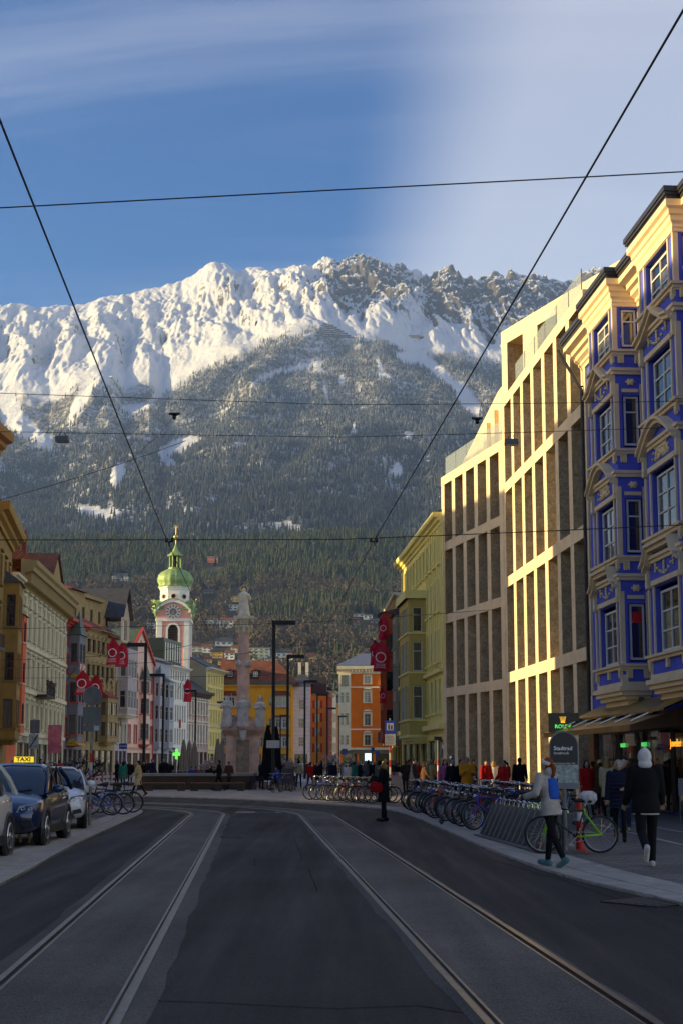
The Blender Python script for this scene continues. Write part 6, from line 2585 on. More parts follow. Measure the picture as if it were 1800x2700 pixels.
def hill_houses():
 W_, CRM, YEL_, BR, OR_ = (226, 218, 206), (220, 204, 168), (222, 176, 84), (92, 66, 50), (204, 108, 60)
 H = [(318, 1538, 42, 13, W_, 'dark', 2, 'white villa with black roof high on the wooded slope'), (562, 1490, 28, 16, OR_, 'flat', 2, 'orange and white villa highest above the church tower'),
    (550, 1572, 28, 8, BR, 'dark', 1, 'dark wooden chalet among the bare trees'), (558, 1650, 36, 16, W_, 'red', 2, 'white and timber chalet with red roof, upper one of a pair'),
    (598, 1660, 38, 20, W_, 'red', 2, 'white house with bright red roof left of the column top'), (632, 1592, 44, 14, YEL_, 'flat', 2, 'yellow flat roofed villa behind the Madonna statue'),
    (616, 1613, 24, 14, W_, 'flat', 2, 'white flat roofed villa below the yellow one'), (668, 1688, 18, 22, YEL_, 'dark', 3, 'tall yellow house right of the column capital'),
    (405, 1662, 34, 14, W_, 'flat', 2, 'white house left of the church tower shaft'), (418, 1690, 26, 12, CRM, 'red', 1, 'cream house with red roof left of the tower'),
    (520, 1722, 34, 14, CRM, 'red', 2, 'cream house with red roof right beside the tower'), (548, 1724, 26, 13, W_, 'red', 2, 'white house with orange roof in the cluster below the chalets'),
    (592, 1708, 46, 11, W_, 'dark', 1, 'wide white house with grey hipped roof below the red roofed pair'), (572, 1738, 34, 15, YEL_, 'brown', 2, 'yellow house with brown roof in the middle of the village'),
    (606, 1742, 26, 16, W_, 'red', 2, 'steep white gabled house with red roof beside the column shaft'), (622, 1724, 24, 12, CRM, 'red', 2, 'small cream house with orange roof tucked behind the column'),
    (548, 1752, 22, 10, YEL_, 'red', 1, 'small yellow house with orange roof lowest of the village'), (588, 1756, 24, 10, YEL_, 'red', 2, 'square yellow house with flat orange roof above the yellow facade'),
    (684, 1748, 56, 34, W_, 'flat', 4, 'white apartment block with rows of balconies right of the column'), (750, 1738, 42, 12, W_, 'dark', 1, 'white modern house with dark gable beside the tall lamp'),
    (772, 1746, 26, 9, CRM, 'red', 1, 'low cream house with red roof right of the modern house'), (846, 1752, 46, 9, YEL_, 'flat', 1, 'long low yellow house under the bare trees'),
    (822, 1742, 26, 9, YEL_, 'red', 1, 'small yellow house with red roof above the amber facade'), (969, 1638, 24, 10, W_, 'flat', 1, 'white modern villa above the meadow'),
    (938, 1655, 20, 14, BR, 'red', 2, 'brick house with red roof beside the meadow'), (946, 1630, 30, 6, W_, 'flat', 1, 'low white bungalow at the top of the meadow'), (985, 1650, 24, 8, BR, 'dark', 1, 'grey brown house right of the meadow villa'),
    (720, 1752, 30, 10, CRM, 'dark', 1, 'cream house with dark roof between lamp posts')]
 HOUSES.extend(H)
 roofs = {'dark': SLATE, 'red': TILE, 'brown': TILE_DARK, 'flat': ZINC}
 for (px, py, w, h, c, rf, st, lb) in H:
  Y = hill_Y(px, py)
  X, Z = hill_height(np.array([float(px)]), np.array([Y]))
  k = Y / FPX
  w, h = w * k, h * k
  L, D = w, max(8, w * .7)
  t = thing('hill_house', lb, 'house', (X[0] - L / 2, Y - D / 2, Z[0] - .5), 0, 'houses on the foothill')
  n = max(2, int(w / 3.6))
  op = []
  fh = h / st
  for r_ in range(st):
   for i in range(n):
    cx = L * (i + .5) / n
    op.append((cx - L / n * .28, cx + L / n * .28, r_ * fh + fh * .3 + .5, r_ * fh + fh * .82 + .5))
  b = MB()
  box_shell(b, L, D, h + .5, op, .3)
  if rf != 'flat':
   b.poly([(L, 0, h + .5), (L, D, h + .5), (L, D / 2, h + .5 + D * .3)])
   b.poly([(0, D, h + .5), (0, 0, h + .5), (0, D / 2, h + .5 + D * .3)])
  b.build('wall', plaster('hill_%d_%d_%d' % c, c), t)
  for o in op: window(t, (o[0] + o[1]) / 2, o[2], .2, o[1] - o[0], o[3] - o[2], 'double', DARK_FRAME if c == W_ else WHITE_FRAME, GLASS_DARK, fw=.15)
  if rf == 'flat':
   MB().box(-.6, L + .6, -.8, D + .6, h + .5, h + 1.1).build('roof', ZINC, t)
   if st > 2:
    for r_ in range(st): MB().box(L * .05, L * .95, -1.2, 0, r_ * fh + .55, r_ * fh + 1.5).build('balcony', paint('balcony_green', (176, 186, 160)), t)
  else:
   ridge_roof(L, D, h + .5, D * .32, .9).build('roof', roofs[rf], t)
 # cable car station on the snow
 def on_mtn(px, py):
  Ys = np.linspace(3600, 5300, 600)
  X, Z = mtn_height(np.full(600, float(px)), Ys)
  p = row_of((Z - CH) / Ys)
  i = int(np.argmin(np.abs(p - py)))
  return Vector((X[i], Ys[i], Z[i]))
 p = on_mtn(1088, 903)
 t = thing('mountain_station', 'small cable car station standing on the snow below the cliffs', 'building', p, 0)
 MB().box(-24, 22, 0, 14, -3, 9).build('hall', plaster('station_tan', (178, 158, 132)), t)
 MB().box(22, 36, -2, 12, -3, 6).build('annex', plaster('station_dark', (90, 84, 84)), t)
 MB().box(-26, 23, -1, 15, 9, 10.5).build('roof', SLATE, t)
 for i in range(9): window(t, -21 + i * 5, 3, -.1, 3.4, 3.2, 'double', DARK_FRAME, GLASS_DARK, fw=.3)
 MB().tube([(30, 4, 0), (30, 4, 26)], .6, 6).build('mast', ZINC, t)
 # snow fences
 for r_ in range(7):
  y = 866 + r_ * 5.2
  x0, x1 = 838 - r_ * 3 + 12, 880 + r_ * 9
  b = MB()
  pts = [on_mtn(x0 + (x1 - x0) * i / 9, y + i * .55) for i in range(10)]
  for a, c in zip(pts, pts[1:]):
   b.quad(a + Vector((0, 0, -1)), c + Vector((0, 0, -1)), c + Vector((0, -1.5, 4.0)), a + Vector((0, -1.5, 4.0)))
  o = b.build('snow_fence', mat('fence_wood', (.12, .10, .085), rough=.9))
  tag(o, f'dark snow fence on the white shoulder, {["top", "second", "third", "fourth", "fifth", "sixth", "lowest"][r_]} of seven rows', 'fence', 'snow fences on the shoulder')


hill_houses()
hill_woods()
# ================================================================ people
SKIN = mat('skin', (.48, .27, .185), rough=.6, var=.10, scale=14, spec=.3)
SKIN_D = mat('skin_tan', (.36, .19, .12), rough=.6, var=.10, scale=14, spec=.3)
EYE = mat('eye_dark', (.02, .014, .011), rough=.25, var=0)
LIP = mat('lip', (.34, .11, .09), rough=.5, var=.1)


def loft(mb, rings, n=14, Mx=None):
 """rings: (centre, rx, ry) stacked upwards"""
 vs, fs = [], []
 for (c, rx, ry) in rings:
  for j in range(n):
   a = 2 * math.pi * j / n
   p = Vector((c[0] + rx * math.cos(a), c[1] + ry * math.sin(a), c[2]))
   vs.append(Mx @ p if Mx else p)
 k = len(rings)
 for i in range(k - 1):
  for j in range(n): fs.append((i * n + j, i * n + (j + 1) % n, (i + 1) * n + (j + 1) % n, (i + 1) * n + j))
 fs += [tuple(range(n - 1, -1, -1)), tuple(range((k - 1) * n, k * n))]
 mb.add(vs, fs)


def capsule(mb, a, b, ra, rb, n=9):
 a, b = Vector(a), Vector(b)
 d = (b - a).normalized()
 pts = [a - d * ra * .9, a - d * ra * .55, a, b, b + d * rb * .55, b + d * rb * .9]
 mb.tube(pts, [ra * .35, ra * .83, ra, rb, rb * .83, rb * .35], n)


def rotx(v, deg):
 a = R(deg)
 return Vector((v.x, v.y * math.cos(a) - v.z * math.sin(a), v.y * math.sin(a) + v.z * math.cos(a)))


class Pose:
 """joint positions for a 1.75 m figure standing at the origin, facing -y"""

 def __init__(s, legL=(0, 0), legR=(0, 0), armL=(4, 8, 12), armR=(4, 8, 12), lean=0, head=(0, 0), sit=0.0, inL=0, inR=0):
  s.head_yaw, s.head_pitch = head
  s.lean = lean
  J = {}
  thigh, shin = .435, .43
  lows = []
  for sd, (th, kn) in ((-1, legL), (1, legR)):
   hip = Vector((sd * .095, 0, 0))
   knee = hip + rotx(Vector((0, 0, -thigh)), -th)
   ank = knee + rotx(Vector((0, 0, -shin)), -th + kn)
   foot_p = -th + kn
   J[sd] = [hip, knee, ank, foot_p]
   lows.append(ank.z)
  hz = -min(lows) + .085 - sit * 0
  for sd in (-1, 1):
   for i in range(3): J[sd][i] = J[sd][i] + Vector((0, 0, hz))
  s.hip_z = hz
  s.legs = J
  s.T = Matrix.Translation((0, 0, hz)) @ Matrix.Rotation(R(lean), 4, 'X')      # forward lean about the hips (facing -y)
  s.arms = {}
  for sd, (pit, ab, el), tw in ((-1, armL, inL), (1, armR, inR)):
   sh = Vector((sd * .185, .0, .50))
   d = Vector((0, 0, -1))
   d = rotx(d, -pit)
   d = Vector((d.x + sd * math.sin(R(ab)), d.y, d.z)).normalized()
   elb = sh + d * .285
   f = rotx(d, -el)
   f = Vector((f.x - sd * math.sin(R(tw)), f.y, f.z)).normalized()
   wr = elb + f * .25
   s.arms[sd] = [s.T @ sh, s.T @ elb, s.T @ wr, (s.T.to_3x3() @ f).normalized()]
  s.neck = s.T @ Vector((0, .0, .55))
  hd = Matrix.Rotation(R(s.head_yaw), 4, 'Z') @ Matrix.Rotation(R(s.head_pitch), 4, 'X')
  s.HM = Matrix.Translation(s.T @ Vector((0, -.012, .60))) @ Matrix.Rotation(R(lean * .6), 4, 'X') @ hd
  s.hd = s.HM


def body_parts(ps, vox, female=False, fingers=False):
 """skin of the whole figure"""
 b = MB()
 T = ps.T
 hw = .155 if not female else .165
 loft(b, [((0, 0, -.10), hw * .7, .09), ((0, 0, 0), hw, .105), ((0, 0, .16), .125, .085), ((0, -.005, .34), .15, .10), ((0, 0, .46), .165, .085), ((0, 0, .52), .09, .06), ((0, 0, .56), .05, .05)], 14, T)
 capsule(b, T @ Vector((0, .005, .5)), T @ Vector((0, -.008, .62)), .052, .048)
 H = ps.HM
 b.M = H
 b.ball((0, 0, .10), .076, .094, .108, 14, 11)
 b.ball((0, -.022, .045), .056, .066, .062, 12, 8)
 b.tube([(0, -.085, .105), (0, -.112, .075), (0, -.09, .066)], [.012, .017, .012], 6)
 for s in (-1, 1): b.ball((s * .078, .006, .085), .014, .022, .032, 6, 5)
 b.M = None
 for sd in (-1, 1):
  sh, el, wr, f = ps.arms[sd]
  capsule(b, sh, el, .048, .038)
  capsule(b, el, wr, .037, .026)
  pal = wr + f * .055
  capsule(b, wr, pal, .026, .034)
  hip, kn, an, fp = ps.legs[sd]
  capsule(b, hip, kn, .078, .052)
  capsule(b, kn, an, .052, .036)
  fd = rotx(Vector((0, -1, -.12)), fp * .6)
  capsule(b, an + Vector((0, 0, -.03)), an + fd * .15 + Vector((0, 0, -.03)), .036, .03)
 me = remeshed(b, vox, 1, 'person', SKIN)
 bm = MB()
 # hands: palm carries five separate fingers
 hands = []
 if fingers:
  for sd in (-1, 1):
   hb = MB()
   hands.append(hb)
   sh, el, wr, f = ps.arms[sd]
   side = f.cross(Vector((0, -1, 0)) if abs(f.y) < .8 else Vector((0, 0, 1))).normalized()
   nrm = f.cross(side).normalized()
   for i, ln in enumerate((.062, .075, .08, .07, .055)):
    if i == 0:
     a = wr + f * .03 + side * .03
     p = [a, a + side * .03 + f * .025, a + side * .032 + f * .025 + f * .028 + nrm * .01]
    else:
     a = wr + f * .075 + side * (.027 - .018 * (i - 1))
     p = [a, a + f * ln * .5 + nrm * .008, a + f * ln * .85 + nrm * .03]
    hb.tube(p, [.0095, .009, .006], 6)
 return me, hands


def coat_parts(ps, vox, hem, puff=.02, hood=None, collar=True, short=False, flare=.0, name='jacket', m=None, female=False):
 """jacket or coat: body to the hem plus sleeves"""
 b = MB()
 T = ps.T
 p = puff
 z = hem - ps.hip_z            # hem relative to the hips
 rings = [((0, 0, z), .175 + p + flare, .125 + p + flare)]
 if z < -.2: rings.append(((0, 0, z * .5), .17 + p + flare * .6, .125 + p))
 rings += [((0, 0, 0.0 if z < -.05 else z + .05), .165 + p, .12 + p), ((0, 0, .16), .138 + p, .10 + p), ((0, -.005, .34), .165 + p, .115 + p), ((0, 0, .465), .175 + p * .8, .10 + p * .8), ((0, 0, .525), .10 + p, .075 + p), ((0, 0, .555), .075, .07)]
 loft(b, rings, 16, T)
 for sd in (-1, 1):
  sh, el, wr, f = ps.arms[sd]
  capsule(b, sh, el, .060 + p * .8, .050 + p * .7)
  capsule(b, el, wr - f * .005, .050 + p * .7, .038 + p * .5)
 if hood == 'down':
  b.M = ps.T
  b.ball((0, .085, .56), .12, .075, .085, 12, 8)
  b.M = None
 elif collar:
  capsule(b, T @ Vector((0, .01, .53)), T @ Vector((0, .0, .585)), .075, .066)
 return remeshed(b, vox, 2, name, m)


def trouser_parts(ps, vox, fat=.0, name='trousers', m=None, hem=.10):
 b = MB()
 T = ps.T
 loft(b, [((0, 0, -.09), .12, .10), ((0, 0, -.04), .16 + fat, .115 + fat), ((0, 0, .1), .15 + fat, .11)], 14, T)
 for sd in (-1, 1):
  hip, kn, an, fp = ps.legs[sd]
  d = (an - kn).normalized()
  capsule(b, hip + Vector((0, 0, .0)), kn, .088 + fat, .062 + fat)
  capsule(b, kn, an - d * .02, .062 + fat, .048 + fat)
 return remeshed(b, vox, 1, name, m)


def shoe_mesh(ps, sd, vox, m, sole=None):
 hip, kn, an, fp = ps.legs[sd]
 b = MB()
 fd = rotx(Vector((0, -1, 0)), fp)
 up = rotx(Vector((0, 0, 1)), fp)
 heel = an - fd * .05 - up * .035
 toe = an + fd * .17 - up * .05
 capsule(b, heel, toe, .045, .036)
 capsule(b, an + up * .02, heel + fd * .06, .045, .045)
 capsule(b, heel - up * .012, toe - up * .006, .046, .04)
 return remeshed(b, vox, 1, 'shoe', m)


def hair_mesh(ps, style, vox, m):
 b = MB()
 b.M = ps.HM
 if style in ('short', 'bun', 'long', 'ponytail', 'grey'):
  b.ball((0, .020, .125), .086, .092, .098, 14, 10)
  b.ball((0, .045, .07), .072, .06, .075, 12, 8)
  if style == 'grey':
   b.ball((0, .02, .12), .098, .10, .105, 14, 10)
   for s in (-1, 1): b.ball((s * .075, -.005, .075), .035, .06, .07, 8, 6)
  if style == 'bun': b.ball((0, .12, .15), .045, .045, .045, 8, 6)
  if style == 'long':
   loft(b, [((0, .075, -.14), .075, .03), ((0, .075, -.02), .088, .045), ((0, .05, .08), .088, .06)], 12, None)
   for s in (-1, 1): b.tube([(s * .075, .0, .12), (s * .085, .005, .02), (s * .08, .01, -.1)], [.03, .032, .02], 7)
  if style == 'ponytail':
   b.tube([(0, .10, .14), (.01, .16, .10), (.015, .18, -.02), (.01, .16, -.14)], [.03, .042, .036, .012], 8)
 elif style == 'beanie':
  b.ball((0, .008, .135), .092, .105, .095, 14, 10)
  b.ring((0, .006, .115), .088, .016, 18, 6, 'z')
 elif style == 'hoodup':
  b.ball((0, .02, .11), .105, .115, .135, 16, 11)
  b.ball((0, .05, .0), .11, .085, .08, 12, 8)
  b.tube([(0, .03, .2), (0, .05, .262)], [.06, .018], 8)
 elif style == 'furhood':
  rr = random.Random(1)
  b.ball((0, .03, .06), .13, .10, .12, 14, 10)
  for i in range(34):
   a = 2 * math.pi * i / 34
   b.tube([(.12 * math.cos(a), -.05 + .04 * math.sin(a), .07 + .13 * math.sin(a)), (.19 * math.cos(a), -.06 + rr.uniform(-.05, .05), .07 + .2 * math.sin(a))], [.04, .012], 5)
 elif style == 'cap':
  b.ball((0, .008, .135), .088, .10, .075, 14, 10)
  b.tube([(0, -.06, .13), (0, -.16, .115)], [.06, .035], 8)
 b.M = None
 return remeshed(b, vox, 1, 'hair', m)


BLACKC, NAVYC, GREYC = cloth('black', (20, 20, 22)), cloth('navy', (24, 28, 46)), cloth('grey', (96, 96, 98))
BEIGEC, OLIVEC, REDC = cloth('beige', (176, 160, 126)), cloth('olive', (60, 56, 30)), cloth('red', (170, 24, 22))
JEANSC, TEALC, YELC = cloth('jeans', (38, 52, 80)), cloth('teal', (22, 122, 106)), cloth('mustard', (196, 130, 30))
WHITEC, BLUEC, BROWNC = cloth('white', (204, 200, 194)), cloth('blue', (26, 66, 160)), cloth('brown', (84, 60, 44))
KHAKIC, PINKC, GREENC = cloth('khaki', (116, 108, 78)), cloth('pink', (170, 90, 130)), cloth('green', (50, 130, 40))
H_DARK, H_BROWN, H_BLOND, H_GREY, H_RED = (cloth('hair_dark', (22, 17, 15), bscale=80), cloth('hair_brown', (62, 40, 26), bscale=80), cloth('hair_blond', (160, 126, 80), bscale=80),
           cloth('hair_grey', (136, 134, 132), bscale=80), cloth('hair_auburn', (128, 66, 26), bscale=80))
SHOE_K, SHOE_W = cloth('shoe_black', (18, 17, 17)), cloth('shoe_white', (190, 186, 180))


def person(label, pos, yaw, ps, top, bottom, hair=H_DARK, style='short', h=1.74, hem=.86, puff=.015, shoes=SHOE_K, vox=.016, hood=None, flare=0.0, female=False, skin=SKIN, face=True, group=None, hatmat=None, fat=.0, fingers=True):
 me, hands = body_parts(ps, vox * 1.15, female, fingers)
 me.materials.clear()
 me.materials.append(skin)
 o = obj('person', me, None, pos, R(yaw))
 o.scale = (h / 1.75,) * 3
 tag(o, label, 'person', group)
 for hb in hands: hb.build('hand', skin, o, smooth=True)
 obj('jacket', coat_parts(ps, vox, hem, puff, hood, m=top, flare=flare, female=female), o)
 obj('trousers', trouser_parts(ps, vox, fat, m=bottom), o)
 for sd in (-1, 1): obj('shoe', shoe_mesh(ps, sd, vox, shoes), o)
 if style in ('beanie', 'cap', 'hoodup'):
  obj('hair', hair_mesh(ps, 'short' if style != 'hoodup' else 'short', vox, hair), o)
  obj({'beanie': 'beanie', 'cap': 'cap', 'hoodup': 'hood'}[style], hair_mesh(ps, style, vox, hatmat or top), o)
 elif style == 'furhood':
  obj('hair', hair_mesh(ps, 'short', vox, hair), o)
  obj('fur_hood', hair_mesh(ps, style, vox, hatmat), o)
 else:
  obj('hair', hair_mesh(ps, style, vox, hair), o)
 if face:
  for s in (-1, 1):
   e = MB()
   e.M = ps.HM
   e.ball((s * .032, -.083, .108), .013, .01, .009, 8, 6)
   e.build('eye', EYE, o)
   e = MB()
   e.M = ps.HM
   e.tube([(s * .015, -.092, .130), (s * .035, -.089, .134), (s * .052, -.076, .128)], [.004, .005, .003], 5)
   e.build('eyebrow', hair, o)
  e = MB()
  e.M = ps.HM
  e.ball((0, -.083, .040), .024, .01, .008, 8, 5)
  e.build('mouth', LIP, o)
 return o


WALK = dict(legL=(24, 6), legR=(-20, 14), armL=(-18, 8, 18), armR=(20, 8, 24))
WALK2 = dict(legL=(-18, 30), legR=(20, 6), armL=(18, 8, 22), armR=(-18, 8, 16))
STAND = dict(legL=(2, 2), legR=(-2, 3), armL=(4, 9, 14), armR=(6, 9, 18))
PHONE = dict(legL=(2, 2), legR=(-3, 4), armL=(22, 6, 88), armR=(18, 8, 84), head=(0, -24), inL=30, inR=30)


def key_people():
 # hooded man walking away
 p = gnd(1722, 2290)
 ps = Pose(legL=(12, 4), legR=(-14, 46), armL=(14, 10, 22), armR=(10, 10, 26))
 o = person('person in black jacket with white hood up, walking away on the pavement', (4.75, 22.3, .05), 178, ps, BLACKC, BLACKC, H_DARK, 'hoodup', 1.80, .80, .05, SHOE_W, .014, hatmat=WHITEC, face=False, fat=.012)
 b = MB()
 loft(b, [((0, 0, -.16), .20, .15), ((0, 0, -.06), .2, .15)], 16, ps.T)
 obj('shirt_hem', remeshed(b, .02, 1, 'shirt_hem', WHITEC), o)
 # runner with blue vest
 ps = Pose(legL=(14, 6), legR=(-14, 16), armL=(38, 26, 92), armR=(8, 22, 74), head=(0, -22), lean=8, inL=34, inR=10)
 o = person('runner in pale jacket with blue running vest and white headband', (3.28, 22.4, .05), 222, ps, cloth('runner_grey', (168, 160, 152)), BLACKC, H_RED, 'ponytail', 1.70, .80, .02, cloth('turquoise', (70, 116, 118)), .013, hood='down', female=True)
 b = MB()
 loft(b, [((0, .07, .12), .11, .09), ((0, .08, .3), .125, .095), ((0, .07, .46), .11, .08)], 14, ps.T)
 obj('running_vest', remeshed(b, .016, 2, 'running_vest', cloth('vest_blue', (20, 84, 170))), o)
 for s in (-1, 1):
  b = MB()
  sh = ps.arms[s]
  capsule(b, sh[0] - Vector((0, 0, .02)), sh[1], .072, .062)
  capsule(b, sh[1], sh[2], .062, .048)
  obj('sleeve', remeshed(b, .014, 1, 'sleeve', cloth('slate', (66, 68, 80))), o)
 b = MB()
 b.M = ps.HM
 b.lathe([(.094, .105), (.099, .12), (.097, .15), (.088, .165)], 18, sy=1.1)
 b.build('headband', WHITEC, o)
 # grey-haired woman in quilted jacket
 ps = Pose(legL=(-8, 10), legR=(12, 4), armL=(2, 8, 10), armR=(14, 4, 70), inR=26)
 o = person('grey haired person in navy quilted jacket walking towards the camera', (5.72, 29.4, .05), -14, ps, NAVYC, BLACKC, H_GREY, 'grey', 1.66, .74, .04, SHOE_K, .014, female=True)
 for i in range(7):
  b = MB()
  z = -.22 + i * .085
  loft(b, [((0, 0, z), .215, .17), ((0, 0, z + .012), .222, .175), ((0, 0, z + .024), .215, .17)], 18, ps.T)
  b.build('quilt_seam', cloth('navy_seam', (34, 40, 66)), o)
 # drinking companion
 ps = Pose(legL=(14, 4), legR=(-10, 16), armL=(6, 8, 20), armR=(40, 4, 112), inR=20)
 o = person('person in black and yellow jacket with pale headband drinking from a bottle', (6.62, 33.4, .05), -10, ps, cloth('black_yellow', (34, 32, 30)), JEANSC, H_DARK, 'short', 1.72, .80, .03, cloth('shoe_green', (40, 70, 40)), .016)
 b = MB()
 loft(b, [((.03, -.06, .1), .15, .12), ((.03, -.05, .36), .165, .115)], 14, ps.T)
 obj('yellow_panel', remeshed(b, .02, 1, 'yellow_panel', cloth('safety_yellow', (206, 150, 24))), o)
 b = MB()
 b.M = ps.HM
 b.lathe([(.093, .11), (.098, .125), (.095, .155)], 16, sy=1.1)
 b.build('headband', cloth('pale_grey', (160, 162, 160)), o)
 # olive coat, seen from behind
 ps = Pose(**WALK)
 o = person('person in olive coat and cream beanie walking away with a tote bag', (8.35, 46.0, .05), 175, ps, OLIVEC, BLACKC, H_BROWN, 'beanie', 1.74, .62, .05, cloth('shoe_red', (150, 40, 30)), .02, hatmat=cloth('cream_knit', (190, 178, 150)), face=False, flare=.03)
 ps = Pose(**PHONE)
 person('person in tan orange jacket standing by the shop window', (8.95, 47.0, .05), 20, ps, YELC, BLACKC, H_DARK, 'short', 1.74, .8, .04, vox=.02)
 person('person in dark coat beside the shop window, right of the tan jacket', (9.7, 46.0, .05), 200, Pose(**STAND), BLACKC, BLACKC, H_DARK, 'short', 1.72, .7, .04, vox=.022, face=False)
 # black coat with fur hood, reading a phone at the kerb
 ps = Pose(legL=(3, 2), legR=(-3, 3), armL=(26, 6, 82), armR=(20, 10, 70), head=(0, -30), inL=24, inR=20)
 o = person('person in long black coat with fur hood looking down at a phone', (1.19, 40.5, .02), 262, ps, BLACKC, BLACKC, H_BROWN, 'furhood', 1.68, .55, .045, SHOE_K, .016, hatmat=cloth('fur', (166, 128, 80), bscale=60), female=True, flare=.02)
 # red coat
 o = person('person in long red coat standing behind the rental bicycles', (6.28, 55.0, .05), 318, Pose(legL=(2, 2), legR=(-2, 3), armL=(6, 10, 40), armR=(6, 10, 30), head=(-20, 0)), REDC, BLACKC, H_DARK, 'ponytail', 1.68, .38, .05, SHOE_K, .02, female=True, flare=.05)
 person('person in black jacket and blue jeans walking away beside the red coat', (7.1, 56.8, .05), 172, Pose(**WALK2), BLACKC, JEANSC, H_DARK, 'short', 1.83, .82, .035, cloth('shoe_brown', (90, 50, 30)), .02, face=False)
 o = person('person in mustard jacket looking down behind the parked bicycles', (4.4, 50.0, .05), 4, Pose(**PHONE), YELC, JEANSC, H_DARK, 'short', 1.80, .80, .045, SHOE_K, .02, skin=SKIN_D)
 # trench coat on the left
 o = person('person in pale trench coat walking past the benches', (-10.05, 70.5, .05), 268, Pose(**WALK), BEIGEC, BLACKC, H_DARK, 'short', 1.76, .50, .03, SHOE_K, .022, flare=.05, female=True)


key_people()

# ---------------------------------------------------------------- the crowd: a few figures built once, dressed differently
CROWD = {}


def crowd_proto(key, posekw, style, hem, puff=.03, female=False, sit=False):
 ps = Pose(**posekw)
 v = .034
 me, _ = body_parts(ps, v, female)
 parts = [('jacket', coat_parts(ps, v * .9, hem, puff, m=BLACKC)), ('trousers', trouser_parts(ps, v * .9, m=BLACKC)),
     ('hair', hair_mesh(ps, style, v * .8, H_DARK))] + [('shoe', shoe_mesh(ps, sd, v * .8, SHOE_K)) for sd in (-1, 1)]
 CROWD[key] = (me, parts)


crowd_proto('walk_m', WALK, 'short', .82)
crowd_proto('walk_f', WALK2, 'long', .66, female=True)
crowd_proto('stand_m', STAND, 'short', .80, .04)
crowd_proto('stand_f', STAND, 'long', .6, female=True)
crowd_proto('hat', WALK2, 'beanie', .74, .04)
crowd_proto('phone', PHONE, 'short', .78)
crowd_proto('sit', dict(legL=(80, 78), legR=(84, 84), armL=(30, 8, 60), armR=(34, 8, 50), lean=12), 'short', .36)
COLN = [('black', BLACKC), ('navy', NAVYC), ('grey', GREYC), ('beige', BEIGEC), ('olive', OLIVEC), ('red', REDC), ('brown', BROWNC), ('white', WHITEC), ('blue', BLUEC), ('teal', TEALC), ('khaki', KHAKIC), ('pink', PINKC), ('green', GREENC), ('mustard', YELC)]
COLD = dict(COLN)
HAIRN = dict(dark=H_DARK, brown=H_BROWN, blond=H_BLOND, grey=H_GREY)


USED = set()


def extra(kind, px, Y, yaw, top, bot, hair, where, h=1.74, z=.035, group='people out on the street'):
 me, parts = CROWD[kind]
 X = (px - HX) / FPX * Y
 o = obj('person', me, None, (X, Y, z), R(yaw))
 s = h / 1.75
 o.scale = (s, s, s)
 verb = {'walk_m': 'walking', 'walk_f': 'walking', 'stand_m': 'standing', 'stand_f': 'standing', 'hat': 'in knitted hat', 'phone': 'reading a phone', 'sit': 'sitting'}[kind]
 while (top, bot, hair, kind, where) in USED: bot = {'black': 'navy', 'navy': 'grey', 'grey': 'khaki', 'khaki': 'jeans', 'jeans': 'brown', 'brown': 'olive', 'olive': 'black'}[bot]
 USED.add((top, bot, hair, kind, where))
 tag(o, f'{hair} haired person in {top} jacket, {bot + " trousers" if bot != "jeans" else bot}, {verb} {where}', 'person', group)
 for nm, pm in parts:
  c = obj(nm, pm, o)
  m = {'jacket': COLD[top], 'trousers': COLD[bot] if bot != 'jeans' else JEANSC, 'hair': HAIRN[hair] if kind != 'hat' else COLD[rnd.choice(['black', 'red', 'white', 'grey'])], 'shoe': SHOE_K}[nm]
  c.material_slots[0].link = 'OBJECT'
  c.material_slots[0].material = m
 return o


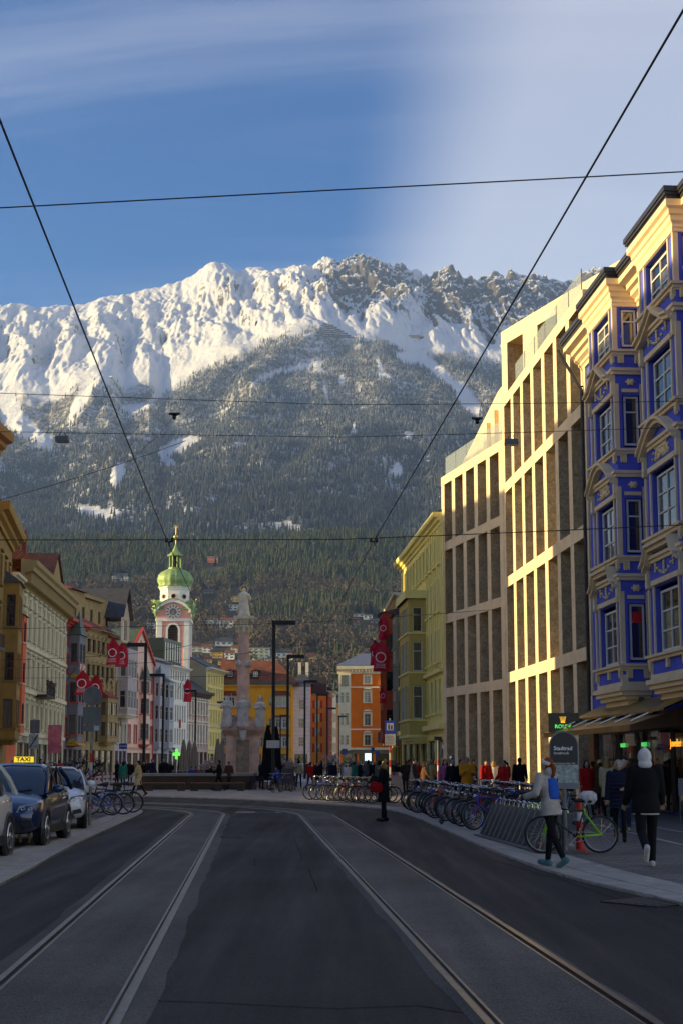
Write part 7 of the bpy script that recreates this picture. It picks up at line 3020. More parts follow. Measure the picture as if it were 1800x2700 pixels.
def crowd():
 E = extra
 # around the benches and the raised basin
 E('stand_m', 432, 89, 180, 'black', 'khaki', 'grey', 'from behind at the bench', 1.84)
 E('walk_m', 578, 84, 268, 'black', 'black', 'dark', 'past the raised basin', 1.82)
 E('hat', 604, 86.5, 330, 'brown', 'black', 'dark', 'at the basin end', 1.72)
 E('stand_f', 325, 94, 185, 'teal', 'black', 'dark', 'near the lamp post', 1.7)
 E('stand_m', 309, 97, 130, 'black', 'black', 'brown', 'beside the teal jacket', 1.76)
 E('stand_m', 344, 99, 20, 'black', 'jeans', 'dark', 'behind the trench coat', 1.74)
 E('phone', 380, 95, 320, 'black', 'navy', 'brown', 'right of the trench coat', 1.7)
 E('stand_m', 402, 92, 60, 'navy', 'black', 'dark', 'left of the bench visitor', 1.86)
 E('walk_f', 452, 112, 20, 'black', 'jeans', 'brown', 'behind the basin', 1.7)
 E('sit', 505, 101, 30, 'blue', 'black', 'dark', 'at the cafe tables', 1.7)
 E('sit', 520, 103, 300, 'red', 'black', 'brown', 'at the cafe tables', 1.7)
 E('sit', 532, 100, 10, 'grey', 'jeans', 'dark', 'at the cafe tables', 1.7)
 E('sit', 548, 104, 40, 'black', 'black', 'blond', 'at the cafe tables', 1.7)
 E('sit', 566, 98, 20, 'black', 'black', 'brown', 'near the pedestal', 1.7)
 E('sit', 736, 79.5, 250, 'blue', 'black', 'dark', 'by the black parasol', 1.7, .12)
 E('stand_m', 690, 92, 140, 'navy', 'black', 'grey', 'bending at the chairs', 1.7)
 E('walk_m', 788, 96, 175, 'beige', 'black', 'dark', 'by the cafe screen', 1.84)
 E('walk_m', 818, 84, 160, 'red', 'jeans', 'brown', 'left of the black coat', 1.72)
 E('walk_f', 838, 83, 5, 'black', 'grey', 'brown', 'towards the bicycles', 1.68)
 E('stand_m', 877, 90, 0, 'navy', 'navy', 'brown', 'alone left of the crowd', 1.72)
 E('stand_f', 906, 98, 100, 'beige', 'black', 'blond', 'at the edge of the crowd', 1.68)
 # by the bicycle stands
 E('stand_f', 1172, 55, 10, 'pink', 'black', 'dark', 'behind the bicycles', 1.74)
 E('stand_m', 1193, 54, 190, 'black', 'black', 'grey', 'behind the bicycles', 1.72)
 E('stand_m', 1214, 57, 40, 'black', 'navy', 'dark', 'behind the bicycles', 1.74)
 E('stand_m', 1090, 64, 70, 'navy', 'black', 'dark', 'behind the far bicycles', 1.78)
 E('walk_f', 1118, 66, 100, 'brown', 'black', 'brown', 'behind the far bicycles', 1.7)
 E('stand_m', 1141, 65, 120, 'black', 'black', 'dark', 'behind the far bicycles', 1.78)
 E('phone', 1068, 72, 200, 'black', 'black', 'brown', 'at the display tables', 1.74)
 E('stand_m', 1247, 61, 90, 'navy', 'jeans', 'dark', 'behind the mustard jacket', 1.76)
 for k, px, Y, yw, c, b_, h_, w in (('walk_f', 1545, 44, 10, 'red', 'black', 'dark', 'before the shop window'), ('walk_m', 1562, 50, 175, 'mustard', 'jeans', 'brown', 'under the ROLEX sign'), ('stand_f', 1600, 43, 150, 'beige', 'black', 'blond', 'before the shop window'),
           ('walk_m', 1690, 41, 0, 'grey', 'jeans', 'dark', 'before the shop window'), ('stand_m', 1280, 62, 20, 'red', 'navy', 'brown', 'behind the bicycles'), ('walk_f', 1300, 66, 180, 'white', 'jeans', 'blond', 'behind the bicycles'),
           ('walk_m', 1150, 74, 5, 'mustard', 'navy', 'dark', 'along the stone store'), ('hat', 1190, 70, 190, 'blue', 'black', 'dark', 'along the stone store'), ('walk_f', 1100, 82, 0, 'red', 'jeans', 'brown', 'along the shop fronts'), ('stand_m', 1128, 78, 100, 'teal', 'black', 'grey', 'along the shop fronts')):
  E(k, px, Y, yw, c, b_, h_, w, 1.72)
 # left, behind the parked cars
 for px, Y, c, hr in ((108, 88, 'black', 'dark'), (118, 92, 'brown', 'dark'), (142, 86, 'navy', 'dark'), (156, 90, 'red', 'brown'), (32, 95, 'black', 'brown'), (44, 98, 'brown', 'brown')):
  E('stand_m', px, Y, rnd.uniform(0, 360), c, 'black', hr, 'behind the parked cars', rnd.uniform(1.68, 1.85))
 # the dense crowd in the middle distance
 kinds = ['walk_m', 'walk_f', 'stand_m', 'stand_f', 'hat', 'phone']
 cols = ['black', 'black', 'navy', 'grey', 'beige', 'olive', 'red', 'brown', 'white', 'blue', 'black', 'khaki', 'teal']
 r2 = random.Random(12)
 done = []
 for (px0, px1, Y0, Y1, n, where) in ((915, 1040, 84, 125, 32, 'in the crowd'), (895, 1010, 128, 190, 26, 'deep in the far crowd'), (762, 890, 120, 200, 20, 'before the amber house'),
            (1035, 1110, 76, 100, 8, 'along the shop fronts'), (300, 480, 120, 170, 14, 'before the pink house'), (480, 600, 130, 190, 10, 'behind the cafe tables')):
  for i in range(n):
   for _ in range(30):
    px, Y = r2.uniform(px0, px1), r2.uniform(Y0, Y1)
    X = (px - HX) / FPX * Y
    if all((X - a) ** 2 + (Y - b) ** 2 > .5 for a, b in done): break
   done.append((X, Y))
   E(r2.choice(kinds), px, Y, r2.choice([0, 180, 10, 170, 200, 340, 90, 270]) + r2.uniform(-15, 15), r2.choice(cols), r2.choice(['black', 'jeans', 'navy', 'grey', 'khaki']), r2.choice(['dark', 'brown', 'dark', 'blond', 'grey']), where, r2.uniform(1.6, 1.86))


crowd()
# ================================================================ bicycles
RUBBER = mat('rubber', (.012, .012, .012), rough=.8, var=.2)
ALU = mat('aluminium', (.45, .45, .45), rough=.3, metal=.9, var=.15)
CHROME = mat('chrome', (.6, .6, .6), rough=.15, metal=1, var=.05)
BLACKP = mat('black_plastic', (.014, .014, .015), rough=.45, var=.15)
AMBER = mat('amber_reflector', (.7, .2, .02), rough=.3, var=0)


def bike_meshes():
 r = .335
 w = MB()
 w.ring((0, 0, 0), r - .018, .019, 30, 6, 'y')
 tyre = w.mesh('tyre', RUBBER, True)
 w = MB()
 w.ring((0, 0, 0), r - .045, .011, 30, 4, 'y')
 for i in range(18):
  a = 2 * math.pi * i / 18
  w.tube([(.02 * math.cos(a + .5), .03 * (-1) ** i, .02 * math.sin(a + .5)), ((r - .045) * math.cos(a), 0, (r - .045) * math.sin(a))], .0022, 3, False)
 w.tube([(0, -.05, 0), (0, .05, 0)], .02, 8)
 rim = w.mesh('rim', ALU)
 w = MB()
 for s in (-1, 1): w.box(-.035, .035, s * .012 - .004, s * .012 + .004, .16, .18)
 refl = w.mesh('reflector', AMBER)
 fr, rr_ = Vector((.53, 0, r)), Vector((-.50, 0, r))
 bb, seat, head = Vector((-.06, 0, .29)), Vector((-.22, 0, .78)), Vector((.36, 0, .80))
 P = {}

 def frame(step):
  b = MB()
  hl = Vector((.40, 0, .66))
  b.tube([seat + Vector((.02, 0, -.28 if step else -.03)), head if not step else hl + Vector((0, 0, -.06))], .016, 7)
  b.tube([bb, hl], .019, 7)
  b.tube([bb, seat], .017, 7)
  b.tube([head + Vector((-.01, 0, .04)), hl], .021, 7)
  for s in (-1, 1):
   b.tube([bb + Vector((0, s * .03, 0)), rr_ + Vector((0, s * .06, 0))], .010, 5)
   b.tube([seat + Vector((.01, s * .02, -.06)), rr_ + Vector((0, s * .06, 0))], .009, 5)
  return b.mesh('frame', BLACKP, True)
 P['diamond'], P['step'] = frame(False), frame(True)
 b = MB()
 for s in (-1, 1): b.tube([(.385, s * .05, .68), (.42, s * .055, .55), (fr.x, s * .055, r)], .013, 6)
 b.tube([(.385, -.05, .68), (.385, .05, .68)], .018, 6)
 b.tube([(.40, 0, .66), (.345, 0, .86)], .014, 6)
 P['fork'] = b.mesh('fork', BLACKP, True)

 def bar(drop):
  b = MB()
  if drop:
   b.tube([(.35, 0, .88), (.44, 0, .90)], .014, 6)
   for s in (-1, 1): b.tube([(.44, 0, .9), (.45, s * .19, .9), (.53, s * .2, .89), (.56, s * .2, .83), (.50, s * .2, .78), (.44, s * .2, .78)], .012, 6)
  else:
   b.tube([(.345, 0, .86), (.34, 0, .98), (.38, 0, .99)], .014, 6)
   for s in (-1, 1): b.tube([(.38, 0, .99), (.39, s * .12, 1.02), (.34, s * .27, 1.03), (.20, s * .30, 1.01)], [.012, .012, .012, .016], 6)
  return b.mesh('handlebar', CHROME, True)
 P['flat'], P['drop'] = bar(False), bar(True)
 b = MB()
 b.tube([(-.35, 0, .93), (-.30, 0, .945), (-.22, 0, .94), (-.06, 0, .93)], [.06, .075, .05, .02], 8)
 P['saddle'] = b.mesh('saddle', BLACKP, True)
 P['seat_post'] = MB().tube([(-.22, 0, .76), (-.255, 0, .93)], .013, 6).mesh('seat_post', CHROME, True)
 b = MB()
 b.ring((-.06, .045, .29), .09, .006, 20, 4, 'y')
 b.tube([(-.06, .05, .29), (.05, .06, .17)], .011, 5)
 b.tube([(-.06, -.05, .29), (-.17, -.06, .41)], .011, 5)
 b.box(0, .1, .06, .15, .15, .175)
 b.box(-.22, -.12, -.15, -.06, .40, .425)
 b.tube([(-.06, .045, .38), (-.5, .05, .37)], .006, 4)
 b.tube([(-.06, .045, .20), (-.5, .05, .29)], .006, 4)
 P['crank'] = b.mesh('crank', ALU)

 def guard(cx, a0, a1):
  b = MB()
  n = 12
  vs, fs = [], []
  for i in range(n + 1):
   a = R(a0 + (a1 - a0) * i / n)
   for s, rad in ((-.03, r + .012), (0, r + .03), (.03, r + .012)):
    vs.append((cx + rad * math.cos(a), s, r + rad * math.sin(a)))
  for i in range(n):
   for j in range(2): fs.append((i * 3 + j, i * 3 + j + 1, i * 3 + j + 4, i * 3 + j + 3))
  b.add(vs, fs)
  return b.mesh('mudguard', BLACKP, True)
 P['guardR'], P['guardF'] = guard(-.5, 20, 205), guard(.53, -15, 120)
 b = MB()
 for s in (-1, 1):
  b.tube([(-.22, s * .05, .72), (-.72, s * .06, .74)], .006, 5)
  b.tube([(-.62, s * .06, .74), (-.5, s * .06, r)], .005, 5)
 for i in range(4): b.tube([(-.30 - i * .12, -.055, .735), (-.30 - i * .12, .055, .735)], .006, 5)
 P['carrier'] = b.mesh('carrier', BLACKP)
 b = MB()
 for k in range(5): b.ring((.53, 0, .78 + k * .05), .15 + k * .008, .004, 16, 4, 'z')
 for i in range(16):
  a = 2 * math.pi * i / 16
  b.tube([(.53 + .15 * math.cos(a), .15 * math.sin(a), .78), (.53 + .182 * math.cos(a), .182 * math.sin(a), .98)], .003, 4)
 P['basket'] = b.mesh('basket', BLACKP)
 P['lamp'] = MB().ball((.46, 0, .80), .035, nu=8, nv=6).mesh('lamp', CHROME, True)
 return P, tyre, rim, refl


BP, TYRE, RIM, REFL = bike_meshes()
N_BIKE = [0]


def bicycle(label, pos, yaw, frame_m, style='diamond', bar='flat', guards=True, carrier=True, basket=False, guard_m=None, tilt=0.0, group='bicycles parked in rows', steer=0.0):
 t = thing('bicycle', label, 'bicycle', pos, R(yaw), group)
 t.rotation_euler = (R(tilt), 0, R(yaw))

 def put(k, m=None):
  o = obj(BP[k].name.split('.')[0], BP[k], t)
  if m:
   o.material_slots[0].link = 'OBJECT'
   o.material_slots[0].material = m
  return o
 put(style, frame_m)
 put('fork', frame_m)
 for k in (bar, 'saddle', 'seat_post', 'crank', 'lamp'): put(k)
 if guards:
  put('guardR', guard_m)
  put('guardF', guard_m)
 if carrier: put('carrier')
 if basket: put('basket')
 for x in (.53, -.50):
  w = obj('wheel', TYRE, t, (x, 0, .335))
  obj('rim', RIM, w, None, (0, rnd.uniform(0, 6), 0))
  obj('reflector', REFL, w, None, (0, rnd.uniform(0, 6), 0))
 return t


def bikes():
 cols = [('black', BLACKP), ('dark blue', paint('bike_navy', (26, 36, 70), rough=.3)), ('silver', paint('bike_silver', (150, 152, 155), rough=.3, metal=.5)), ('red', paint('bike_red', (150, 28, 24), rough=.3)), ('white', paint('bike_white', (196, 194, 188), rough=.35)),
   ('green', paint('bike_green', (40, 78, 50), rough=.3)), ('bright blue', paint('bike_blue', (34, 60, 170), rough=.3)), ('khaki', paint('bike_khaki', (126, 126, 76), rough=.35)), ('orange', paint('bike_orange', (196, 90, 30), rough=.3))]
 r = random.Random(21)
 nth = ['first', 'second', 'third', 'fourth', 'fifth', 'sixth', 'seventh', 'eighth', 'ninth', 'tenth', 'eleventh', 'twelfth', 'thirteenth', 'fourteenth', 'fifteenth', 'sixteenth', 'seventeenth', 'eighteenth', 'nineteenth', 'twentieth', '21st', '22nd', '23rd', '24th']
 # front row, wheels to the kerb; then the row behind it
 for row, (n, dx, y0, y1, words) in enumerate(((24, 0, 34.6, 49.5, 'front row at the kerb'), (17, 2.1, 36.5, 50.5, 'back row of the stands'))):
  for i in range(n):
   f = i / (n - 1)
   Y = y0 + (y1 - y0) * f
   X = 3.75 - .055 * (Y - 34) + dx + r.uniform(-.12, .12)
   nm, m = r.choice(cols[:5] + cols)
   bicycle(f'{nm} bicycle in the {words}, {nth[i]} from the rental rack', (X, Y, .048), 214 + r.uniform(-22, 14) + (0 if row == 0 else 6), m, r.choice(['diamond', 'diamond', 'step']), 'flat', r.random() < .7, r.random() < .6, r.random() < .15, None, r.uniform(-7, 7))
 # separate cluster further along
 for i in range(11):
  px = 850 + i * 16
  Y = 62.5 - i * .55 + r.uniform(-.3, .3)
  nm, m = r.choice(cols)
  bicycle(f'{nm} bicycle in the far cluster, {nth[i]} from the plaza side', ((px - HX) / FPX * Y, Y, .048), 196 + r.uniform(-16, 12), m, r.choice(['diamond', 'step']), 'flat', r.random() < .6, r.random() < .5, r.random() < .3, None, r.uniform(-6, 6))
 # left, by the signpost
 blue = paint('bike_sky', (36, 104, 176), rough=.3)
 for i, (X, Y, nm, m, yw) in enumerate(((-7.55, 43.8, 'sky blue', blue, 188), (-7.3, 44.6, 'black', BLACKP, 192), (-7.75, 45.3, 'white', cols[4][1], 186), (-7.25, 46.2, 'dark grey', cols[1][1], 194))):
  bicycle(f'{nm} bicycle leaning by the sign post behind the white car', (X, Y, .05), yw, m, 'step' if i != 1 else 'diamond', guard_m=m if i == 0 else None, tilt=-5, group='bicycles by the sign post')
 bicycle('dark bicycle leaning at the black parasol', (-3.55, 78.5, .05), 250, BLACKP, tilt=4, group='bicycles on the plaza')
 bicycle('dark blue bicycle beside the seated cyclist', (-3.05, 79.2, .05), 240, cols[1][1], tilt=-4, group='bicycles on the plaza')
 for i in range(5):
  Y = 104 + i * .8
  bicycle(f'bicycle parked behind the basin, {nth[i]} from the lamp post', ((470 + i * 11 - HX) / FPX * Y, Y, .05), 200, cols[i][1], tilt=5, group='bicycles behind the basin')
 # the lime green racing bike by the town bike sign
 lime = paint('bike_lime', (122, 196, 20), rough=.3)
 t = bicycle('lime green and black racing bicycle leaning at the rental sign', (4.12, 25.6, .05), 182, BLACKP, 'diamond', 'drop', False, False, tilt=-3)
 b = MB()
 for s in (-1, 1):
  b.tube([(-.065, s * .032, .29), (-.50, s * .062, .335)], .016, 7)
  b.tube([(-.215, s * .022, .72), (-.50, s * .062, .335)], .015, 7)
 b.tube([(-.225, 0, .70), (-.218, 0, .79)], .022, 7)
 b.build('seat_stays', lime, t, smooth=True)
 b = MB()
 for s in (-1, 1): b.tube([(.39, s * .052, .66), (.43, s * .058, .55), (.53, s * .058, .335)], .017, 6)
 b.build('fork_cover', lime, t, smooth=True)
 b = MB()
 loft(b, [((-.3, 0, .86), .10, .08), ((-.3, 0, .95), .17, .13), ((-.3, 0, 1.05), .16, .13), ((-.3, 0, 1.1), .08, .06)], 12)
 tag(obj('saddle_bag', remeshed(b, .02, 2, 'saddle_bag', mat('plastic_bag', (.42, .42, .42), rough=.35, var=.4, scale=9)), None, (4.12, 25.6, .05), R(182)), 'crumpled white plastic bag pulled over the racing bicycle saddle', 'bag')
 # rental bike in its rack
 wt = paint('rental_white', (186, 188, 186), rough=.4)
 t = bicycle('white rental bicycle with lime green wheel cover in the rack', (4.0, 32.6, .05), 208, wt, 'step', 'flat', True, True, True)
 cov = MB()
 cov.plate([(-.5 + .36 * math.cos(R(a)), .335 + .36 * math.sin(R(a))) for a in range(5, 176, 10)], -.045, .045)
 c = cov.build('wheel_cover', paint('cover_lime', (110, 176, 30), rough=.4), t)
 lm = mat('white_letters', (.8, .8, .76), rough=.5, var=0)
 lettering("INNS'", .12, lm, c, (-.5, .05, .56), (R(90), 0, R(180)))
 lettering('BRUCK', .12, lm, c, (-.5, .05, .45), (R(90), 0, R(180)))


bikes()


# ================================================================ cars
def car(label, pos, yaw, body_m, L=4.35, W=1.80, H=1.58, suv=True, plate=True, taxi=False, brand='kidney'):
 """car heading along local -y; wheels on the ground"""
 t = thing('parked_car', label, 'car', pos, R(yaw), 'cars parked along the left kerb')
 h2, w2 = L / 2, W / 2
 # stations along the length: y, sill z, belt z, half width, bonnet/boot top z
 st = [(-h2, .42, .62, .62, .66), (-h2 + .06, .26, .72, .76, .76), (-h2 + .25, .20, .80, .86, .86), (-h2 + .75, .19, .90, w2 - .01, .97), (-h2 + 1.12, .19, .95, w2, 1.04), (-.2, .2, .99, w2, 1.06), (.6, .2, 1.02, w2, 1.08), (h2 - .75, .2, 1.05, w2 - .01, 1.10), (h2 - .22, .24, 1.04, w2 - .06, 1.08), (h2 - .04, .34, .98, w2 - .13, 1.02), (h2, .5, .85, w2 - .25, .9)]
 b = MB()
 n = 0
 vs, fs = [], []
 for (y, z0, zb, w, zt) in st:
  ring = [(-w * .86, z0), (-w * .985, z0 + .14), (-w, (z0 + zb) / 2 + .02), (-w * .985, zb - .06), (-w * .93, zb), (-w * .62, zt - .01), (-w * .2, zt + .015)]
  ring += [(-x, z) for x, z in ring[::-1]]
  n = len(ring)
  vs += [(x, y, z) for x, z in ring]
 for i in range(len(st) - 1):
  for j in range(n): fs.append((i * n + j, (i + 1) * n + j, (i + 1) * n + (j + 1) % n, i * n + (j + 1) % n))
 fs += [tuple(range(n)), tuple(range((len(st) - 1) * n, len(st) * n))[::-1]]
 b.add(vs, fs)
 body = b.build('body', body_m, t, smooth=38)
 m = body.modifiers.new('s', 'SUBSURF')
 m.levels = m.render_levels = 1
 # glasshouse: dark glass skin, then roof and pillars in body colour
 gl = [(-h2 + 1.0, .97, w2 - .1, .97), (-h2 + 1.55, 1.0, w2 - .16, 1.36), (-h2 + 1.95, 1.02, w2 - .22, H - .06), (-.1, 1.02, w2 - .23, H - .015), (.8, 1.03, w2 - .24, H - .02), (h2 - .75, 1.04, w2 - .26, H - .07), (h2 - .12, 1.05, w2 - .22, 1.08)]
 g = MB()
 vs, fs = [], []
 for (y, zb, w, zt) in gl:
  low = min(.07, (zt - zb) * .3 + .005)
  ring = [(-w - .10, zb - .03), (-w, zt - low), (-w * .8, zt), (0, zt + .02), (w * .8, zt), (w, zt - low), (w + .10, zb - .03)]
  vs += [(x, y, z) for x, z in ring]
 for i in range(len(gl) - 1):
  for j in range(6): fs.append((i * 7 + j, (i + 1) * 7 + j, (i + 1) * 7 + j + 1, i * 7 + j + 1))
 g.add(vs, [f[::-1] for f in fs])
 g.build('glasshouse', glass_mat('car_glass', (.012, .016, .02), .02), t, smooth=40)
 r_ = MB()
 e = .012
 vs, fs = [], []
 for (y, zb, w, zt) in gl[2:6]:
  vs += [(x, y, z) for x, z in ((-w - .006, zt - .075), (-w * .8, zt + e), (0, zt + .02 + e), (w * .8, zt + e), (w + .006, zt - .075))]
 for i in range(3):
  for j in range(4): fs.append((i * 5 + j, (i + 1) * 5 + j, (i + 1) * 5 + j + 1, i * 5 + j + 1))
 r_.add(vs, [f[::-1] for f in fs])
 r_.build('roof', body_m, t, smooth=40)
 for s in (-1, 1):
  for (ya, za, yb, zb_, wd, m) in ((gl[0][0], .98, gl[2][0], H - .08, .032, body_m), (-.05, 1.02, -.02, H - .05, .026, BLACKP), (.85, 1.03, .95, H - .06, .026, BLACKP), (h2 - .2, 1.05, h2 - .75, H - .1, .05, body_m)):
   xa, xb = s * (w2 - .035), s * (w2 - .215)
   if ya < -.5 - .0: xa, xb = s * (w2 - .04), s * (w2 - .2)
   MB().tube([(xa, ya, za), ((xa + xb) / 2 + s * .02, (ya + yb) / 2, (za + zb_) / 2 + .02), (xb, yb, zb_)], wd, 6).build('pillar', m, t)
  MB().tube([(s * (w2 - .23), gl[2][0], H + .01), (s * (w2 - .23), 0, H + .05), (s * (w2 - .25), h2 - .8, H + .0)], .018, 6).build('roof_rail', ALU, t)
  mi = MB()
  mi.ball((s * (w2 + .1), -h2 + 1.5, 1.08), .12, .075, .085, 10, 7)
  mi.tube([(s * (w2 - .05), -h2 + 1.5, 1.0), (s * (w2 + .05), -h2 + 1.5, 1.05)], .025, 6)
  mi.build('wing_mirror', body_m, t, smooth=True)
  for yy in (.25, 1.15): MB().box(s * (w2 - .01), s * (w2 + .02), yy, yy + .2, .93, .96).build('door_handle', CHROME, t)
  sk = MB()
  sk.box(s * (w2 - .06), s * (w2 + .006), -h2 + 1.2, h2 - 1.15, .2, .36)
  sk.build('sill_trim', BLACKP, t)
  for yy, nm in ((-h2 + .88, 'f'), (h2 - .80, 'r')):
   # wheel arch, tyre, rim with spokes
   MB().ring((s * (w2 - .03), yy, .33), .375, .055, 24, 6, 'x').build('wheel_arch', BLACKP, t)
   w = MB()
   w.M = Matrix.Translation((s * (w2 - .11), yy, .33)) @ Matrix.Rotation(R(90), 4, 'Y')
   w.lathe([(.20, -.11), (.29, -.115), (.328, -.09), (.33, 0), (.328, .09), (.29, .115), (.20, .11)], 28)
   ty = w.build('wheel', RUBBER, t, smooth=40)
   q = MB()
   q.M = Matrix.Translation((s * (w2 + .032), yy, .33))
   for k in range(5):
    a = 2 * math.pi * k / 5
    q.add([(s * -.02, math.cos(a + d) * rr, math.sin(a + d) * rr) for d, rr in ((-.35, .05), (.35, .05), (.22, .21), (-.22, .21))], [(0, 1, 2, 3) if s < 0 else (3, 2, 1, 0)])
   q.ring((s * -.02, 0, 0), .212, .016, 24, 5, 'x')
   q.ball((s * -.02, 0, 0), .02, .06, .06, 8, 6)
   q.build('rim', ALU, ty)
   MB().ball((s * (w2 - .1), yy, .33), .02, .2, .2, 14, 8).build('brake_disc', BLACKP, ty)
  hl = MB()
  x0 = s * .50
  hl.add([(s * .46, -h2 + .10, .64), (s * .84, -h2 + .36, .70), (s * .86, -h2 + .52, .82), (s * .50, -h2 + .20, .77),
    (s * .46, -h2 + .0, .65), (s * .80, -h2 + .17, .68), (s * .84, -h2 + .34, .835), (s * .50, -h2 + .07, .775)], [(4, 5, 6, 7), (4, 7, 3, 0), (7, 6, 2, 3), (5, 1, 2, 6), (4, 0, 1, 5)])
  ho = hl.build('headlight', mat('headlight_glass', (.10, .11, .12), rough=.06, spec=1.0, var=.3, scale=20), t)
  for k in range(2):
   MB().ring((s * (.58 + k * .13), -h2 + .03 + k * .06, .72), .03, .008, 14, 5, 'y').build('lamp_ring', CHROME, ho)
  MB().plate([(s * .55, .36), (s * .78, .40), (s * .74, .50), (s * .56, .46)][::(1 if s > 0 else -1)], -h2 + .0, -h2 + .2).build('fog_intake', BLACKP, t)
  tl = MB().box(s * .42, s * (w2 - .2), h2 - .1, h2 - .01, .80, .92)
  tl.build('tail_light', mat('tail_red', (.4, .01, .01), rough=.2, var=0), t)
 if brand == 'kidney':
  for s in (-1, 1):
   MB().plate([(s * .02, .60), (s * .24, .62), (s * .22, .76), (s * .03, .78)][::(1 if s > 0 else -1)], -h2 - .02, -h2 + .1).build('grille', BLACKP, t)
 else:
  MB().plate([(-.42, .60), (.42, .60), (.48, .72), (-.48, .72)], -h2 - .02, -h2 + .1).build('grille', BLACKP, t)
 MB().plate([(-.62, .28), (.62, .28), (.5, .46), (-.5, .46)], -h2 - .01, -h2 + .1).build('air_intake', BLACKP, t)
 MB().box(-.26, .26, -h2 - .035, -h2 - .02, .46, .57).build('number_plate', paint('plate_white', (200, 200, 198)), t)
 for s in (-1, 1): MB().tube([(s * .1, -h2 + 1.02, 1.0), (s * .55, -h2 + 1.12, 1.08)], .012, 5).build('wiper', BLACKP, t)
 return t


def car_paint(key, c, metal=.3):
 return mat(key, c, rough=.28, metal=metal, var=.05, scale=2, coat=1.0)


def cars():
 car('white car partly out of the picture beside the blue taxi', (-6.72, 23.75, .05), 1, car_paint('white_paint', (.62, .60, .56), .0), 4.4, 1.82, 1.62, brand='wide')
 t = car('dark blue taxi with yellow roof sign parked at the left kerb', (-6.78, 29.6, .05), 2, car_paint('midnight_paint', (.012, .030, .085), .5))
 s = thing('taxi_sign', 'lit yellow TAXI sign on the roof of the dark blue car', 'sign', (-6.72, 30.1, 1.63), R(2))
 s.scale = (.62, .62, .62)
 b = MB()
 b.moulding([(-.09, .05), (.09, .05), (.055, .24), (-.055, .24)], -.32, .32)
 b.build('lamp_box', mat('taxi_yellow', (.75, .58, .02), rough=.4, var=.05, emit=(1, .75, .05), estr=.25), s)
 for x in (-.2, .2): MB().box(x - .06, x + .06, -.1, .1, .0, .05).build('foot', BLACKP, s)
 lettering('TAXI', .19, BLACKP, s, (0, -.076, .145), (R(90 - 11), 0, 0), sx=1.15, bold=.006)
 car('white hatchback parked behind the dark blue taxi', (-7.42, 36.6, .05), 10, car_paint('pearl_paint', (.66, .66, .66), .0), 4.2, 1.76, 1.50, brand='wide')
 # the taxi's driver
 me, parts = CROWD['sit']
 o = obj('person', me, None, (-6.5, 29.75, -.05), R(2))
 tag(o, 'dark figure at the wheel inside the blue taxi', 'person')
 for nm, pm in parts[:1] + parts[2:3]: obj(nm, pm, o)


cars()
# ================================================================ street furniture, signs, flags, wires
LETTER_W = mat('white_letters', (.8, .8, .76), rough=.5, var=0)
GREYM = mat('galvanised', (.20, .205, .21), rough=.5, metal=.6, var=.2, scale=8)
WOOD = mat('bench_wood', (.22, .085, .04), rough=.55, var=.3, scale=3, stretch=(1, 6, 6))
CORTEN = mat('dark_timber', (.055, .036, .022), rough=.75, var=.35, scale=2)


def lamps():
 for i, (px, top, Y, side) in enumerate(((720, 1642, 85, 1), (379, 1700, 100, -1), (758, 1731, 111, 1), (428, 1780, 135, -1), (803, 1797, 144, 1), (836, 1832, 174, 1), (514, 1822, 163, -1), (597, 1852, 190, -1), (739, 1887, 215, 1), (893, 1889, 230, 1), (862, 1868, 205, 1))):
  p = at(px, HZ, Y)
  w = ['beside the black parasol', 'right of the pink house', 'right of the yellow house', 'before the grey blue house', 'before the narrow white house', 'before the amber house', 'before the baroque palace', 'left of the column pedestal',
     'far off in front of the yellow house', 'at the corner of the orange palace', 'at the mouth of the lane'][i]
  t = thing('street_lamp', f'tall black street lamp with flat square head {w}', 'street lamp', (p.x, Y, .03), 0, 'tall black street lamps')
  h = CH + rise(top) * Y
  MB().box(-.15, .15, -.15, .15, 0, .05).build('base_plate', IRON, t)
  MB().box(-.10, .10, -.10, .10, .05, h - .1).build('post', IRON, t)
  MB().box(-.12 if side > 0 else -1.3, 1.3 if side > 0 else .12, -.25, .25, h - .25, h).build('lamp_head', IRON, t)
  if i == 0:
   b = MB().box(-.4, .4, -.13, -.11, 2.5, 2.95)
   b.build('notice_plate', mat('notice_white', (.5, .5, .48), rough=.6), t)


lamps()


def stripes(t, x, y, zs, r=.045):
 """red and white bands on a post"""
 for k, (z0, z1) in enumerate(zs):
  MB().tube([(x, y, z0), (x, y, z1)], r, 10).build('band', paint('sign_red', (176, 28, 24)) if k % 2 == 0 else paint('sign_white', (200, 196, 190)), t)


def disc(r, y0, y1, n=28, z=0):
 return MB().plate([(r * math.cos(2 * math.pi * i / n), z + r * math.sin(2 * math.pi * i / n)) for i in range(n)], y0, y1)


